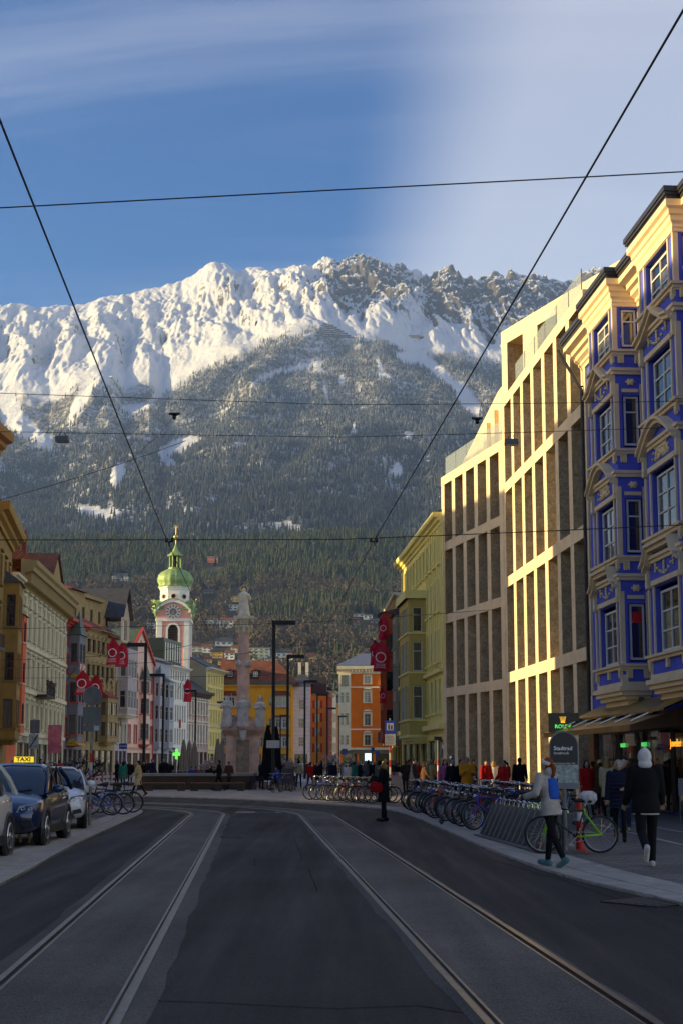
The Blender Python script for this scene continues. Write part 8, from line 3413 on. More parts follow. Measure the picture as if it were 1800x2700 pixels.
def signs():
 sgrey = mat('sign_back', (.11, .11, .112), rough=.5, metal=.3, var=.2)
 p = gnd(236, 2181)
 t = thing('sign_post', 'grey road sign post seen from behind, with red banded foot', 'sign', (p.x, p.y, .04))
 MB().tube([(0, 0, 0), (0, 0, 3.62)], .036, 10).build('post', GREYM, t)
 disc(.24, -.05, -.04, z=3.33).build('round_plate', sgrey, t)
 MB().ring((0, -.045, 3.33), .24, .012, 28, 5, 'y').build('plate_rim', GREYM, t)
 MB().box(-.235, .235, -.05, -.04, 2.6, 3.05).build('square_plate', sgrey, t)
 MB().box(-.24, .22, -.05, -.04, 2.42, 2.58).build('small_plate', sgrey, t)
 MB().box(.06, .2, -.056, -.051, 2.44, 2.56).build('sticker', paint('sticker_pale', (150, 165, 175)), t)
 disc(.035, -.056, -.051, 12, 2.85).build('sticker', paint('sticker_green', (60, 110, 50)), t)
 stripes(t, 0, 0, ((1.62, 1.84), (1.84, 1.63 - .0)) if False else ((1.62, 1.86),), .043)
 stripes(t, 0, 0, ((1.22, 1.30),), .043)
 MB().tube([(0, 0, 1.42), (0, 0, 1.62)], .042, 10).build('sticker', paint('sticker_white', (170, 172, 176)), t)
 MB().tube([(0, 0, 1.30), (0, 0, 1.42)], .042, 10).build('sticker', paint('sticker_blue', (60, 130, 190)), t)
 stripes(t, 0, 0, ((.50, .56),), .04)
 # end of 30 zone
 Y = 58
 p = at(87, HZ, Y)
 t = thing('zone_sign', 'grey end of thirty zone sign with black diagonal bar', 'sign', (p.x, Y, .04))
 MB().tube([(0, .03, 0), (0, .03, 3.4)], .035, 8).build('post', GREYM, t)
 MB().box(-.2, .2, -.02, 0, 2.18, 2.78).build('plate', mat('sign_pale', (.34, .34, .33), rough=.5), t)
 lettering('30', .24, mat('sign_text_grey', (.14, .14, .14), rough=.5, var=0), t, (0, -.024, 2.58))
 lettering('ZONE', .13, mat('sign_text_grey', (.14, .14, .14), rough=.5, var=0), t, (0, -.024, 2.27))
 MB().add([(-.18, -.03, 2.22), (-.14, -.03, 2.2), (.18, -.03, 2.72), (.14, -.03, 2.75)], [(0, 1, 2, 3)]).build('bar', IRON, t)
 MB().box(-.16, .22, 0, .06, 2.8, 3.35).build('upper_plate', sgrey, t)
 # pedestrian zone sign
 Y = 70
 p = at(1028, HZ, Y)
 t = thing('pedestrian_sign', 'blue pedestrian zone sign with white text plate on banded pole', 'sign', (p.x, Y, .04))
 MB().tube([(0, 0, 0), (0, 0, 3.8)], .04, 8).build('post', GREYM, t)
 MB().box(-.26, .26, -.06, -.045, 3.05, 3.68).build('plate', paint('road_blue', (24, 66, 170)), t)
 MB().box(-.17, .17, -.066, -.061, 3.2, 3.55).build('white_field', paint('sign_white', (200, 196, 190)), t)
 for dx, h in ((-.07, .30), (.07, .26)):
  b = MB()
  b.ball((dx, -.07, 3.23 + h * .9), .022, .004, .026, 8, 5)
  b.plate([(dx - .03, 3.23 + h * .78), (dx - .035, 3.23 + h * .45), (dx - .03, 3.23), (dx - .008, 3.23), (dx, 3.23 + h * .4), (dx + .008, 3.23), (dx + .03, 3.23), (dx + .035, 3.23 + h * .45), (dx + .03, 3.23 + h * .78)], -.072, -.067)
  b.build('pictogram', BLACKP, t)
 MB().box(-.26, .26, -.06, -.045, 2.46, 3.02).build('text_plate', mat('plate_grey', (.42, .42, .41), rough=.5), t)
 for k in range(6): MB().box(-.2, .2 - .03 * (k % 3), -.064, -.061, 2.53 + k * .075, 2.55 + k * .075).build('text_line', mat('sign_text_grey', (.14, .14, .14), rough=.5, var=0), t)
 stripes(t, 0, 0, ((2.1, 2.45), (1.75, 2.1), (1.4, 1.75), (1.05, 1.4)), .048)
 # banded pole with loudspeaker bar further right
 Y = 62
 p = at(1154, HZ, Y)
 t = thing('banded_pole', 'slim grey pole with red and white bands behind the bicycles', 'pole', (p.x, Y, .04))
 MB().tube([(0, 0, 0), (0, 0, 2.75)], .04, 8).build('post', GREYM, t)
 MB().box(-.16, .16, -.08, .08, 2.6, 2.75).build('cross_box', IRON, t)
 stripes(t, 0, 0, ((1.5, 1.75), (1.25, 1.5), (1.0, 1.25)), .048)
 # small far signs
 for (px, y0, y1, Y, c, lb, txt) in ((325, 1961, 1976, 120, (28, 60, 150), 'blue shop sign on the front of the lilac house', 'ZUAR'), (908, 1975, 1990, 110, (60, 100, 180), 'small blue sign left of the bright screen', ''), (982, 1972, 1982, 110, (30, 80, 170), 'round blue sign right of the bright screen', ''),
           (994, 1982, 1992, 108, (40, 90, 180), 'small blue and red sign right of the bright screen', '')):
  a, b_ = at(px, y0, Y), at(px, y1, Y)
  w = (a.z - b_.z) * (1.4 if txt else .9)
  t = thing('hanging_sign', lb, 'sign', (a.x, Y, 0))
  MB().box(-w / 2, w / 2, -.03, 0, b_.z, a.z).build('plate', paint('far_%d' % px, c), t)
  MB().tube([(0, .03, 0), (0, .03, a.z)], .03, 6).build('post', GREYM, t)
  if txt: lettering(txt, .22, LETTER_W, t, (0, -.035, (a.z + b_.z) / 2))
 # parking sign on the store
 t = thing('parking_sign', 'dark blue parking sign hung on the stone store', 'sign', (5.1, 66, 0))
 MB().box(-.13, .13, -.02, 0, 1.6, 2.0).build('plate', paint('park_blue', (24, 50, 100)), t)
 lettering('P', .2, LETTER_W, t, (-.05, -.03, 1.88))
 MB().tube([(0, .02, 0), (0, .02, 2)], .025, 6).build('post', GREYM, t)
 # bright advertising screen in the crowd
 Y = 118
 a, b_ = at(960, 1986, Y), at(979, 2004, Y)
 t = thing('advert_screen', 'glowing pale blue advertising screen standing among the crowd', 'screen', (a.x, Y, 0))
 MB().box(0, b_.x - a.x, -.05, .1, .03, a.z).build('case', BLACKP, t)
 MB().box(.03, b_.x - a.x - .03, -.056, -.051, b_.z - .1, a.z - .03).build('screen', mat('screen_glow', (.3, .5, .6), var=.3, scale=2.2, emit=(.45, .75, .85), estr=.5), t)
 # green pharmacy cross
 p = at(466, 1970, 150)
 t = thing('pharmacy_cross', 'lit green pharmacy cross over the shop row', 'sign', (p.x, 150, 0))
 t.scale = (.6, 1, .78)
 b = MB()
 b.plate([(-.22, 2.6), (.22, 2.6), (.22, 3.05), (.67, 3.05), (.67, 3.5), (.22, 3.5), (.22, 3.95), (-.22, 3.95), (-.22, 3.5), (-.67, 3.5), (-.67, 3.05), (-.22, 3.05)], -.08, 0)
 b.build('cross', mat('green_lit', (.05, .5, .08), var=0, emit=(.1, 1, .15), estr=.3), t)
 MB().tube([(0, .05, 0), (0, .05, 2.7)], .05, 6).build('post', IRON, t)


signs()


def flag(label, px, py, Y, w, h, pole, txt=True, flip=1, half=False):
 """red festival pennant hanging from a slanted staff; px, py mark its top corner by the staff"""
 p = at(px, py, Y)
 t = thing('festival_flag', label, 'flag', p, 0, 'red festival flags')
 nx, nz = 10, 14
 vs, fs = [], []
 for j in range(nz + 1):
  for i in range(nx + 1):
   u, v = i / nx, j / nz
   top = -abs(u - .0) * 0 + (-.0)
   z = -v * h
   dip = (1 - v) * .34 * h * (abs(u - .55) / .55 if u < .55 else (u - .55) / .45 * .8)
   x = flip * (u * w + .10 * w * math.sin(v * 3))
   y = .14 * math.sin(u * 5 + v * 4) * w
   vs.append((x, y, z - dip))
 for j in range(nz):
  for i in range(nx): fs.append((j * (nx + 1) + i, j * (nx + 1) + i + 1, (j + 1) * (nx + 1) + i + 1, (j + 1) * (nx + 1) + i))
 b = MB()
 b.add(vs, fs)
 b.build('cloth', mat('flag_red', srgb(206, 24, 46), rough=.8, var=.12, scale=1.5), t, smooth=True)
 r = w * .30
 MB().ring((flip * w * .52, -.17 * w, -h * .56), r, r * .12, 22, 5, 'y').build('ring_emblem', LETTER_W, t)
 if txt:
  lettering('OSTER', w * .20, LETTER_W, t, (flip * w * .52, -.19 * w, -h * .80), name='lettering')
  lettering('FESTIVAL', w * .17, LETTER_W, t, (flip * w * .52, -.19 * w, -h * .88), name='lettering')
 q = at(*pole, Y) - p
 MB().tube([tuple(q), (0, .02, 0.05)], .035, 6).build('staff', IRON, t)


flag('front red festival flag of the upper pair on the left row', 281, 1685, 150, 1.35, 2.9, (262, 1738))
flag('red festival flag of the upper pair on the left row, rear one', 305, 1695, 155, 1.3, 2.8, (292, 1745))
flag('lower left red festival flag above the gilded roofs', 198, 1768, 150, 1.5, 2.7, (174, 1800))
flag('red festival flag just above the round sign back', 236, 1780, 150, 1.3, 2.6, (222, 1810))
flag('small red festival flag on the white ribbed house', 484, 1790, 200, 1.1, 3.4, (468, 1828), txt=False)
flag('large red festival flag with white ring on the right row', 981, 1690, 112, 1.25, 2.55, (1042, 1748))
flag('narrow red festival flag overlapping the large right one', 974, 1688, 116, .8, 2.2, (1040, 1745), txt=False)
flag('highest red festival flag on the right row', 996, 1622, 112, .75, 2.1, (1018, 1690), txt=False)
flag('lowest small red festival flag on the right row', 999, 1812, 112, .55, 1.35, (1016, 1840), txt=False)


def wires():
 def wire(label, pts, r, sag=0.0):
  q = []
  for a, c in zip(pts, pts[1:]):
   a, c = Vector(a), Vector(c)
   for i in range(16):
    f = i / 16
    q.append(a.lerp(c, f) - Vector((0, 0, sag * 4 * f * (1 - f))))
  q.append(Vector(pts[-1]))
  o = MB().tube(q, r, 6).build('overhead_wire', IRON)
  return tag(o, label, 'wire', 'tram wires over the street')

 def follow(path, z, y0, dx):
  out = []
  for p in path:
   if p.y > y0 and p.x > -40: out.append((p.x + dx, p.y, z))
  return out
 W = lambda *a: tuple(at_z(*a))
 A, B_ = at_z(0, 333, 5.8), at_z(442, 1435, 5.8)
 cl = [tuple(A + (A - B_) * .4), tuple(A), tuple(B_), W(560, 1690, 5.75)] + [(p.x, p.y, 5.75) for p in PATH_L if p.y > 50 and p.x > -40][::6]
 A, B_ = at_z(1800, 46, 5.8), at_z(985, 1432, 5.8)
 cr = [tuple(A + (A - B_) * .3), tuple(A), tuple(B_), W(838, 1698, 5.75)] + [(p.x, p.y, 5.75) for p in PATH_R if p.y > 52 and p.x > -40][::6]
 wire('thick tram contact wire running in from the upper left corner', cl, .0085)
 wire('thick tram contact wire running in from the upper right corner', cr, .0085)

 def span(label, a, c, Y, r, sag=.12):
  A, C = at(*a, Y), at(*c, Y)
  d = (C - A) / (C.x - A.x)
  xl, xr = (-21.5, 13.5 - .0731 * Y) if Y < 60 else (-24, 7.5 if Y < 75 else 4.9)
  return wire(label, [A + d * (xl - A.x), A + (C - A) * .5 - Vector((0, 0, sag)), C + d * (xr - C.x)], r, .02)
 span('highest cross wire spanning the sky above the peaks', (0, 551), (1800, 457), 17, .0085, .05)
 for (a, c, Y, lb) in (((0, 1026), (1800, 1062), 38, 'cross wire with two insulators below the treeline'), ((0, 1128), (1800, 1132), 40, 'cross wire that carries the two hanging lamps'), ((0, 1395), (1800, 1368), 27, 'low cross wire before the foothill forest'),
        ((0, 1655), (1560, 1603), 70, 'thin cross wire level with the church clock'), ((0, 1790), (1330, 1752), 95, 'lowest thin cross wire before the yellow house')):
  span(lb, a, c, Y, .009 if Y < 60 else .012, .35)
 # stays
 for a, c, lb in (((0, 1325, 24), (490, 1170, 34), 'slanting stay wire from the left houses to the lamp span'), ((378, 1190, 19.5), (455, 1110, 37.8), 'short stay wire between contact wire and insulator'), ((780, 1722, 70), (935, 1682, 62), 'slack stay wire before the lower forest')):
  wire(lb, [tuple(at(*a)), tuple(at(*c))], .008, .05)
 for px, py, Y, lb in ((460, 1100, 38, 'black insulator on the cross wire, left of the pair'), (1257, 1112, 38, 'black insulator on the cross wire, right of the pair')):
  p = at(px, py, Y)
  t = thing('insulator', lb, 'insulator', p)
  MB().box(-.15, .15, -.04, .04, -.02, .03).build('saddle', IRON, t)
  MB().lathe([(.02, -.16), (.06, -.12), (.05, -.06), (.09, -.03), (.04, .0)], 10).build('bell', IRON, t)
 for px, Y, lb in ((447, 27, 'twin clamp on the low cross wire above the church tower'), (985, 27, 'twin clamp on the low cross wire right of centre')):
  p = at(px, 1430, Y)
  t = thing('wire_clamp', lb, 'clamp', p)
  for s in (-1, 1): MB().box(s * .055 - .025, s * .055 + .025, -.03, .03, -.02, .04).build('clamp_box', IRON, t)
  MB().tube([(-.08, 0, -.03), (.08, 0, -.03)], .014, 6).build('bar', IRON, t)
  MB().tube([(0, 0, -.02), (.02, -.1, -.12)], .012, 6).build('hook', IRON, t)
 for px, py, lb in ((165, 1150, 'grey street lamp hanging from a cross wire before the left forest edge'), (1347, 1158, 'grey street lamp hanging from a cross wire before the stone store')):
  p = at(px, py, 40)
  t = thing('hanging_lamp', lb, 'street lamp', p)
  MB().moulding([(-.16, -.25), (.16, -.25), (.11, -.10), (-.11, -.10)], -.19, .19).build('shade', mat('lamp_grey', (.13, .135, .13), rough=.45, metal=.3), t)
  MB().box(-.16, .16, -.13, .13, -.275, -.252).build('glass', mat('lamp_glass', (.25, .25, .22), rough=.3), t)
  for s in (-1, 1): MB().tube([(s * .1, 0, -.1), (s * .06, 0, .02)], .012, 5).build('hanger', IRON, t)


wires()


def plaza():
 # raised basin, benches
 A, C = at(372, HZ, 88), at(668, HZ, 88)
 t = thing('raised_basin', 'long low timber clad basin with stone rim in the plaza', 'basin', (A.x, 86.5, .03))
 L = C.x - A.x
 MB().box(0, L, 0, 3, 0, .82).build('wall', CORTEN, t)
 MB().box(-.12, L + .12, -.12, 3.12, .82, .98).build('rim', mat('basin_rim', (.27, .26, .24), rough=.7, var=.2), t)
 n = 9
 for i in range(n): MB().box(L * i / n + .02, L * (i + 1) / n - .02, -.03, 0, .05, .8).build('panel', CORTEN, t)
 for k, (p0, p1, lb) in enumerate(((300, 488, 'long dark bench with orange wooden seat left of the walker'), (504, 645, 'dark bench with orange wooden seat beside the walking figure'))):
  a, c = at(p0, HZ, 82.5), at(p1, HZ, 82.5)
  t = thing('bench', lb, 'bench', (a.x, 82.3, .03), 0, 'benches at the basin')
  L = c.x - a.x
  for i in range(4): MB().box(0, L, .13 * i, .13 * i + .115, .44, .49).build('slat', WOOD, t)
  MB().box(.0, L, .03, .5, .34, .437).build('seat_beam', CORTEN, t)
  for x in (.0, L * .5 - .2, L - .4): MB().box(x, x + .4, .04, .48, 0, .338).build('leg', CORTEN, t)
 # parasols, closed
 blk, bei = cloth('parasol_black', (22, 22, 26)), cloth('parasol_beige', (150, 140, 122))
 for px, Y, top, w, m, lb in ((706, 88, 1914, .46, blk, 'large closed black parasol beside the tall lamp, left one'), (727, 90, 1918, .44, blk, 'large closed black parasol beside the tall lamp, right one'), (484, 122, 1952, .42, bei, 'closed beige parasol, first left of the pedestal group'), (499, 124, 1955, .42, bei, 'closed beige parasol, second of the left trio'),
          (513, 120, 1956, .42, bei, 'closed beige parasol, third of the left trio'), (574, 118, 1950, .4, bei, 'closed beige parasol nearest the pedestal, left one'), (585, 121, 1954, .4, bei, 'closed beige parasol nearest the pedestal, right one')):
  p = at(px, HZ, Y)
  h = CH + rise(top) * Y
  t = thing('closed_parasol', lb, 'parasol', (p.x, Y, .03), 0, 'closed parasols')
  MB().tube([(0, 0, 0), (0, 0, h)], .035, 8).build('pole', IRON, t)
  b = MB()
  vs, fs = [], []
  pr = [(w, .55), (w * .95, 1.0), (w * .75, h * .6), (w * .5, h * .85), (.08, h)]
  for r, z in pr:
   for j in range(16):
    a = 2 * math.pi * j / 16
    q = r * (1 if j % 2 else .72)
    vs.append((q * math.cos(a), q * math.sin(a), z))
  for i in range(len(pr) - 1):
   for j in range(16): fs.append((i * 16 + j, i * 16 + (j + 1) % 16, (i + 1) * 16 + (j + 1) % 16, (i + 1) * 16 + j))
  b.add(vs, fs)
  b.build('cloth', m, t)
  MB().lathe([(.4, 0), (.4, .08)], 12).build('base', GREYM, t)
 # dark cafe screen and chairs
 p = at(757, HZ, 84)
 t = thing('cafe_screen', 'dark grey slanted screen wall right of the black parasols', 'screen', (p.x, 84, .03))
 MB().plate([(-.45, 0), (.45, 0), (.40, 1.25), (-.30, 1.32)], -.1, .6).build('panel', mat('screen_grey', (.05, .05, .055), rough=.7), t)
 for i, px in enumerate((668, 682, 695, 776, 786)):
  Y = 86 + (i % 2)
  p = at(px, HZ, Y)
  t = thing('cafe_chair', 'dark metal cafe chair ' + ('at the foot of the pedestal' if i < 3 else 'right of the grey screen') + ', ' + ['leftmost', 'middle one', 'rightmost', 'near one', 'far one'][i], 'chair', (p.x, Y, .03), R(20 * i), 'cafe chairs')
  MB().box(-.2, .2, -.2, .2, .43, .46).build('seat', IRON, t)
  MB().box(-.2, .2, .17, .2, .5, .85).build('backrest', IRON, t)
  for x in (-.18, .18):
   for y in (-.18, .18): MB().tube([(x, y, 0), (x, y, .45 if y < 0 else .85)], .014, 5).build('leg', IRON, t)
 # red and white barriers on the left
 for i in range(4):
  px = 238 + i * 22
  p = at(px, HZ, 102)
  t = thing('site_barrier', f'red and white site barrier behind the blossom tree, {["first", "second", "third", "fourth"][i]} from the left', 'barrier', (p.x, 102, .03), 0, 'site barriers')
  for z in (.35, .75):
   for k in range(4): MB().box(-.3 + k * .15, -.15 + k * .15, -.02, .02, z, z + .2).build('board', paint('sign_red', (176, 28, 24)) if k % 2 else paint('sign_white', (200, 196, 190)), t)
  for x in (-.28, .28): MB().box(x - .03, x + .03, -.05, .05, 0, 1.0).build('post', GREYM, t)


plaza()


def blossom_tree(label, px, Y, h, spread, blossoms, seed, flower=True):
 p = at(px, HZ, Y)
 t = thing('magnolia_tree', label, 'tree', (p.x, Y, .03))
 r = random.Random(seed)
 b, fl = MB(), MB()

 def grow(a, d, ln, rad, k):
  c = a + d * ln
  mid = a.lerp(c, .5) + Vector((r.uniform(-.05, .05), r.uniform(-.05, .05), 0)) * ln
  b.tube([a, mid, c], [rad, rad * .85, rad * .65], 5, False)
  if k == 0:
   for _ in range(blossoms):
    q = a.lerp(c, r.random()) + Vector((r.uniform(-.08, .08), r.uniform(-.08, .08), r.uniform(-.02, .12)))
    s = r.uniform(.03, .06) * (1.5 if flower else .5)
    for j in range(3):
     an = r.uniform(0, 6.3)
     fl.add([q, q + Vector((math.cos(an) * s, math.sin(an) * s, s * .8)), q + Vector((math.cos(an + 1) * s, math.sin(an + 1) * s, s * 1.5))], [(0, 1, 2)])
   return
  for _ in range(3 if k > 1 else 4):
   v = (d + Vector((r.gauss(0, .55), r.gauss(0, .55), r.gauss(.12, .3))) * spread).normalized()
   grow(a.lerp(c, r.uniform(.55, 1)), v, ln * r.uniform(.6, .82), rad * .6, k - 1)
 for _ in range(3):
  grow(Vector((r.uniform(-.1, .1), r.uniform(-.1, .1), 0)), Vector((r.uniform(-.35, .35), r.uniform(-.35, .35), 1)).normalized(), h * .36, .035 + .012 * h, 3)
 b.build('trunk', mat('bark', (.03, .022, .018), rough=.9, var=.3), t)
 tag(fl.build('blossom', mat('blossom_white', (.62, .50, .46), rough=.8, var=.2), t), kind='stuff')
 MB().lathe([(.55, 0), (.7, .45), (.66, .45), (.62, .4)], 14).build('planter', CORTEN, t)


blossom_tree('bare dark branched magnolia with few buds behind the bicycles', 215, 56, 2.6, 1.1, 2, 3, False)
blossom_tree('white blossoming magnolia right of the black parasols', 745, 92, 2.3, 1.0, 7, 5)
blossom_tree('small white blossoming magnolia left of the pedestal', 556, 108, 2.2, 1.0, 6, 8)
blossom_tree('white blossoming magnolia before the lane', 873, 150, 3.2, 1.0, 6, 9)


def shop_things():
 t = BLUE_T
 brass = mat('brass_sheet', (.42, .27, .07), rough=.32, metal=.85, var=.35, scale=1.2, bump=.25, bscale=3)
 L = 14.0
 a = thing('brass_awning', 'folded brass awning along the shop under the blue house', 'awning', t.location.copy(), t.rotation_euler.z)
 b = MB()
 b.add([(2.4, -.3, 3.72), (L, -.3, 3.72), (L, -1.5, 3.2), (3.2, -1.5, 3.2), (3.2, -1.5, 3.14), (L, -1.5, 3.14), (2.4, -.3, 3.66), (L, -.3, 3.66)], [(0, 3, 2, 1), (3, 4, 5, 2), (6, 7, 5, 4), (0, 6, 4, 3)])
 b.build('upper_sheet', brass, a)
 b = MB()
 b.add([(3.0, -1.1, 3.16), (L, -1.1, 3.16), (L, -2.5, 2.72), (2.6, -2.5, 2.72), (2.6, -2.5, 2.55), (L, -2.5, 2.55)], [(0, 3, 2, 1), (3, 4, 5, 2)])
 b.build('lower_sheet', brass, a)
 for i in range(6):
  x = 3.8 + i * 1.8
  MB().tube([(x, -1.3, 3.12), (x + .5, -1.75, 3.08), (x + .3, -2.2, 2.86)], .03, 6).build('arm', CHROME, a)
 # projecting shop sign
 s = thing('shop_sign', 'dark box sign reading ROLEX with gold crown above the pavement', 'sign', (7.85, 50.2, 2.72), R(-4))
 MB().box(-.52, .56, -.09, .09, 0, .68).build('box', mat('sign_dark', (.012, .010, .010), rough=.25, var=.1), s)
 MB().box(.5, 2.2, -.04, .04, .24, .34).build('bracket', IRON, s)
 lettering('ROLEX', .185, mat('sign_green', (.02, .3, .07), var=0, emit=(.05, .8, .2), estr=.35), s, (-.02, -.1, .2), bold=.004)
 b = MB()
 for k in range(5):
  x = -.12 + k * .05
  b.plate([(-.02 + (x + .02) * .5 - .012, .36), (-.02 + (x + .02) * .5 + .012, .36), (x + .008, .53), (x - .008, .53)], -.1, -.09)
  b.ball((x, -.1, .54), .014, nu=6, nv=4)
 b.plate([(-.09, .33), (.05, .33), (.06, .37), (-.10, .37)], -.102, -.09)
 b.build('crown', mat('sign_gold', (.5, .32, .04), var=0, emit=(1, .6, .08), estr=.3), s)
 amber = mat('sign_amber', (.5, .2, .03), var=0, emit=(1, .4, .05), estr=.5)
 grn = MATS['sign_green']
 for x, txt, m, sz in ((4.6, 'ROLEX', grn, .2), (7.2, 'ROLEX', grn, .2), (10.6, 'Juwelier', amber, .34)):
  lettering(txt, sz, m, t, (x, -.12, 2.25))
 # town bike sign
 p = gnd(1491, 2253)
 s = thing('rental_sign', 'round topped dark Stadtrad Innsbruck sign with city map', 'sign', (p.x, p.y, .04), R(-3))
 MB().tube([(0, .03, 0), (0, .03, 1.3)], .04, 8).build('post', GREYM, s)
 MB().box(-.12, .12, -.09, .15, 0, .03).build('foot', GREYM, s)

 def top(w, z0, zc):
  return [(-w, z0), (w, z0)] + [(w * math.cos(R(a_)), zc + w * math.sin(R(a_))) for a_ in range(0, 181, 12)]
 MB().plate(top(.265, 1.14, 1.92), -.03, .03).build('frame', GREYM, s)
 MB().plate(top(.245, 1.62, 1.92), -.036, -.031).build('header', mat('sign_black', (.016, .016, .02), rough=.4, var=.1), s)
 MB().box(-.245, .245, -.036, -.031, 1.58, 1.615).build('street_strip', mat('sign_black', (.016, .016, .02), rough=.4), s)
 MB().box(-.245, .245, -.036, -.031, 1.25, 1.575).build('map', mat('city_map', (.28, .33, .30), rough=.5, var=.55, scale=16), s)
 MB().box(-.245, .245, -.036, -.031, 1.16, 1.245).build('footer', mat('sign_foot', (.18, .18, .19), rough=.5), s)
 lettering('Stadtrad', .10, LETTER_W, s, (-.185, -.038, 1.87), bold=.002, align='LEFT')
 lettering('Innsbruck', .07, LETTER_W, s, (-.185, -.038, 1.785), align='LEFT')
 lettering('Maria-Theresien-Straße  1009', .033, LETTER_W, s, (0, -.038, 1.598))
 # rental docks
 a0, a1 = gnd(1262, 2207), gnd(1432, 2256)
 conc = mat('dock_grey', (.085, .088, .085), rough=.75, var=.2, scale=6, speck=.15)
 base = tag(MB().box(0, (a1 - a0).length, -.12, .75, 0, .04).build('dock_base', conc, None, (a0.x, a0.y, .04), math.atan2(a1.y - a0.y, a1.x - a0.x)), 'low grey base plate under the rental docks', 'rack')
 n = 13
 for i in range(n):
  q = a0.lerp(a1, (i + .3) / n)
  d = thing('rental_dock', f'grey slanted rental bicycle dock, {["first", "second", "third", "fourth", "fifth", "sixth", "seventh", "eighth", "ninth", "tenth", "eleventh", "twelfth", "last"][i]} from the parked rows', 'rack', (q.x, q.y, .085), R(8), 'rental bicycle docks')
  MB().prism([(0, -.05), (.5, -.05), (.5, .05), (0, .05)], 0, .02).build('foot', conc, d)
  MB().plate([(.0, .02), (.46, .02), (.68, .66), (.30, .66)], -.045, .045).build('slab', conc, d)
  MB().tube([(.36, 0, .64), (.38, 0, .74), (.46, 0, .78), (.54, 0, .74), (.55, 0, .64)], .012, 6).build('hoop', CHROME, d)
  MB().add([(-.002, -.046, .02), (-.002, .046, .02), (.298, .046, .66), (.298, -.046, .66)], [(0, 1, 2, 3)]).build('steel_edge', mat('dock_edge', (.13, .13, .13), rough=.6, metal=.3), d)
 for px, py, lb in ((1452, 2254, 'tall red traffic cone behind the runner'), (1535, 2254, 'tall red traffic cone under the racing bicycle')):
  p = gnd(px, py)
  c = thing('traffic_cone', lb, 'cone', (p.x, p.y + .25, .04), 0, 'tall red cones')
  MB().lathe([(.15, 0), (.15, .03), (.08, .06)], 12).build('foot', paint('cone_red', (190, 40, 24)), c)
  MB().lathe([(.075, .05), (.05, .95), (.02, .98)], 12).build('cone', paint('cone_red', (190, 40, 24)), c)
  MB().lathe([(.062, .56), (.0575, .72)], 12).build('white_band', paint('sign_white', (200, 196, 190)), c)
 # tote, red bag, shop easel
 b = MB()
 loft(b, [((0, 0, 0), .17, .06), ((0, 0, .18), .19, .08), ((0, 0, .32), .12, .04)], 12)
 tag(obj('red_bag', remeshed(b, .02, 1, 'red_bag', cloth('bag_red', (150, 20, 24))), None, (.98, 40.3, .82)), 'red shoulder bag hanging from the black coated arm', 'bag')
 b = MB()
 loft(b, [((0, 0, 0), .16, .05), ((0, 0, .36), .17, .05)], 12)
 b.tube([(-.1, 0, .35), (-.05, 0, .6), (.05, 0, .6), (.1, 0, .35)], .012, 6)
 tag(obj('tote_bag', remeshed(b, .02, 1, 'tote_bag', cloth('tote_cream', (186, 176, 158))), None, (8.72, 45.75, .6)), 'cream tote bag carried by the olive coat', 'bag')
 p = gnd(1794, 2176)
 e = thing('sign_easel', 'thin grey metal sign stand at the right picture edge', 'sign', (p.x, p.y, .04), R(10))
 MB().box(-.02, .5, -.02, .02, .75, 1.2).build('board', mat('easel_board', (.3, .3, .3), rough=.5), e)
 for x in (0, .48): MB().tube([(x, 0, 0), (x, 0, 1.2)], .015, 6).build('leg', GREYM, e)
 # display tables along the shops
 for i, px in enumerate((1045, 1060, 1075)):
  Y = 76 + i
  p = at(px, HZ, Y)
  d = thing('display_table', f'white display table before the cream house, {["left", "middle", "right"][i]} one', 'table', (p.x, Y, .04), 0, 'display tables')
  MB().box(-.35, .35, -.3, .3, 0, .9).build('skirt', cloth('table_white', (150, 146, 140)), d)
  MB().box(-.38, .38, -.33, .33, .9, .94).build('top', cloth('table_white', (150, 146, 140)), d)
  for k in range(3): MB().box(-.3 + k * .2, -.18 + k * .2, -.1, .0, .94, 1.12).build('leaflet', paint('leaflet_%d' % k, ((170, 60, 60), (80, 110, 160), (190, 186, 176))[k]), d)
 # pigeons
 for i, (px, py) in enumerate(((1163, 2182), (472, 2081), (672, 2085), (1690, 1858))):
  p = gnd(px, py) if py > 2050 else at(px, py, 46.5)
  pm = mat('pigeon_grey', (.06, .06, .068), rough=.7, var=.3, scale=30)
  b = MB()
  b.ball((0, 0, .12), .07, .13, .07, 10, 7)
  b.ball((0, -.12, .22), .035, .04, .035, 8, 6)
  b.tube([(0, -.08, .15), (0, -.12, .21)], [.045, .03], 7)
  b.tube([(0, .1, .11), (0, .24, .08)], [.05, .02], 6)
  b.tube([(0, -.15, .22), (0, -.185, .21)], [.012, .003], 5)
  for s_ in (-1, 1): b.tube([(s_ * .025, 0, .06), (s_ * .03, -.01, 0)], .008, 5)
  o = obj('pigeon', remeshed(b, .012, 1, 'pigeon', pm), None, (p.x, p.y, p.z + .05), R(70 * i))
  tag(o, ['pigeon on the road by the bicycle wheels', 'pigeon at the foot of the left bench', 'pigeon on the plaza right of the basin', 'pigeon sitting on the ledge over the brass awning'][i], 'pigeon', 'pigeons')


shop_things()
# ================================================================ the air between here and the range
def haze():
 b = MB()
 b.box(-2600, 2600, -60, 6100, -1.2, 2150)
 m = bpy.data.materials.new('valley_air')
 m.use_nodes = True
 n, l = m.node_tree.nodes, m.node_tree.links
 n.clear()
 v = n.new('ShaderNodeVolumePrincipled')
 v.inputs['Color'].default_value = (.36, .58, 1.0, 1)
 v.inputs['Density'].default_value = 0.00006
 v.inputs['Anisotropy'].default_value = .1
 o = n.new('ShaderNodeOutputMaterial')
 l.new(v.outputs[0], o.inputs['Volume'])
 tag(b.build('haze', m), 'thin blue haze in the air before the mountains', 'haze', kind='stuff')


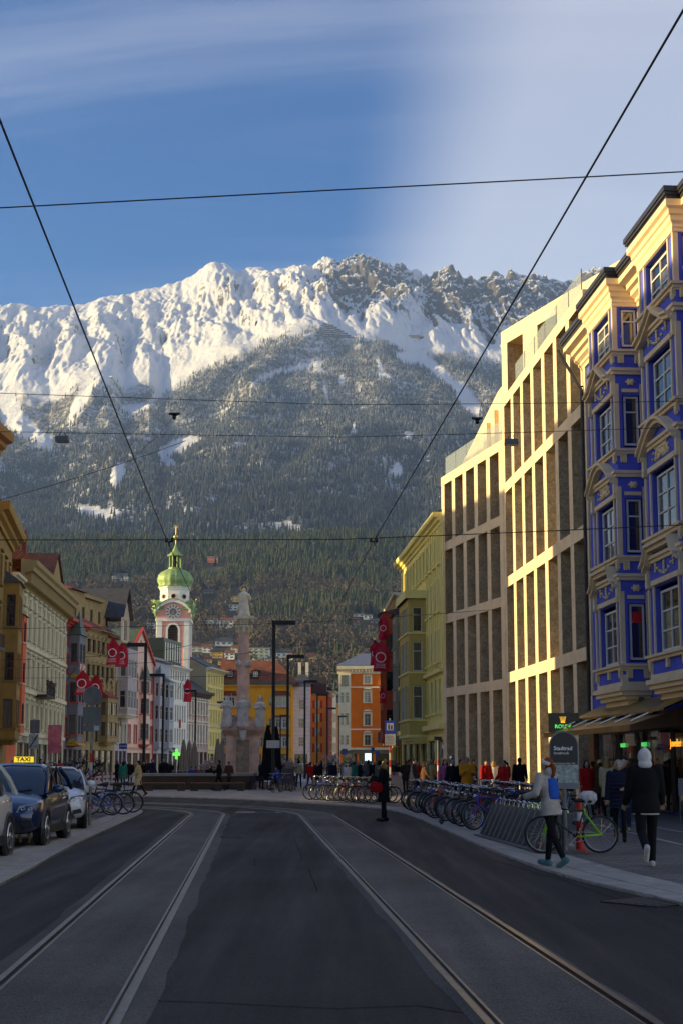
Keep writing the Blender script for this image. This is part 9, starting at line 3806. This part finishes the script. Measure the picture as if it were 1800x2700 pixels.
haze()

bpy.data.scenes.remove(SHED)
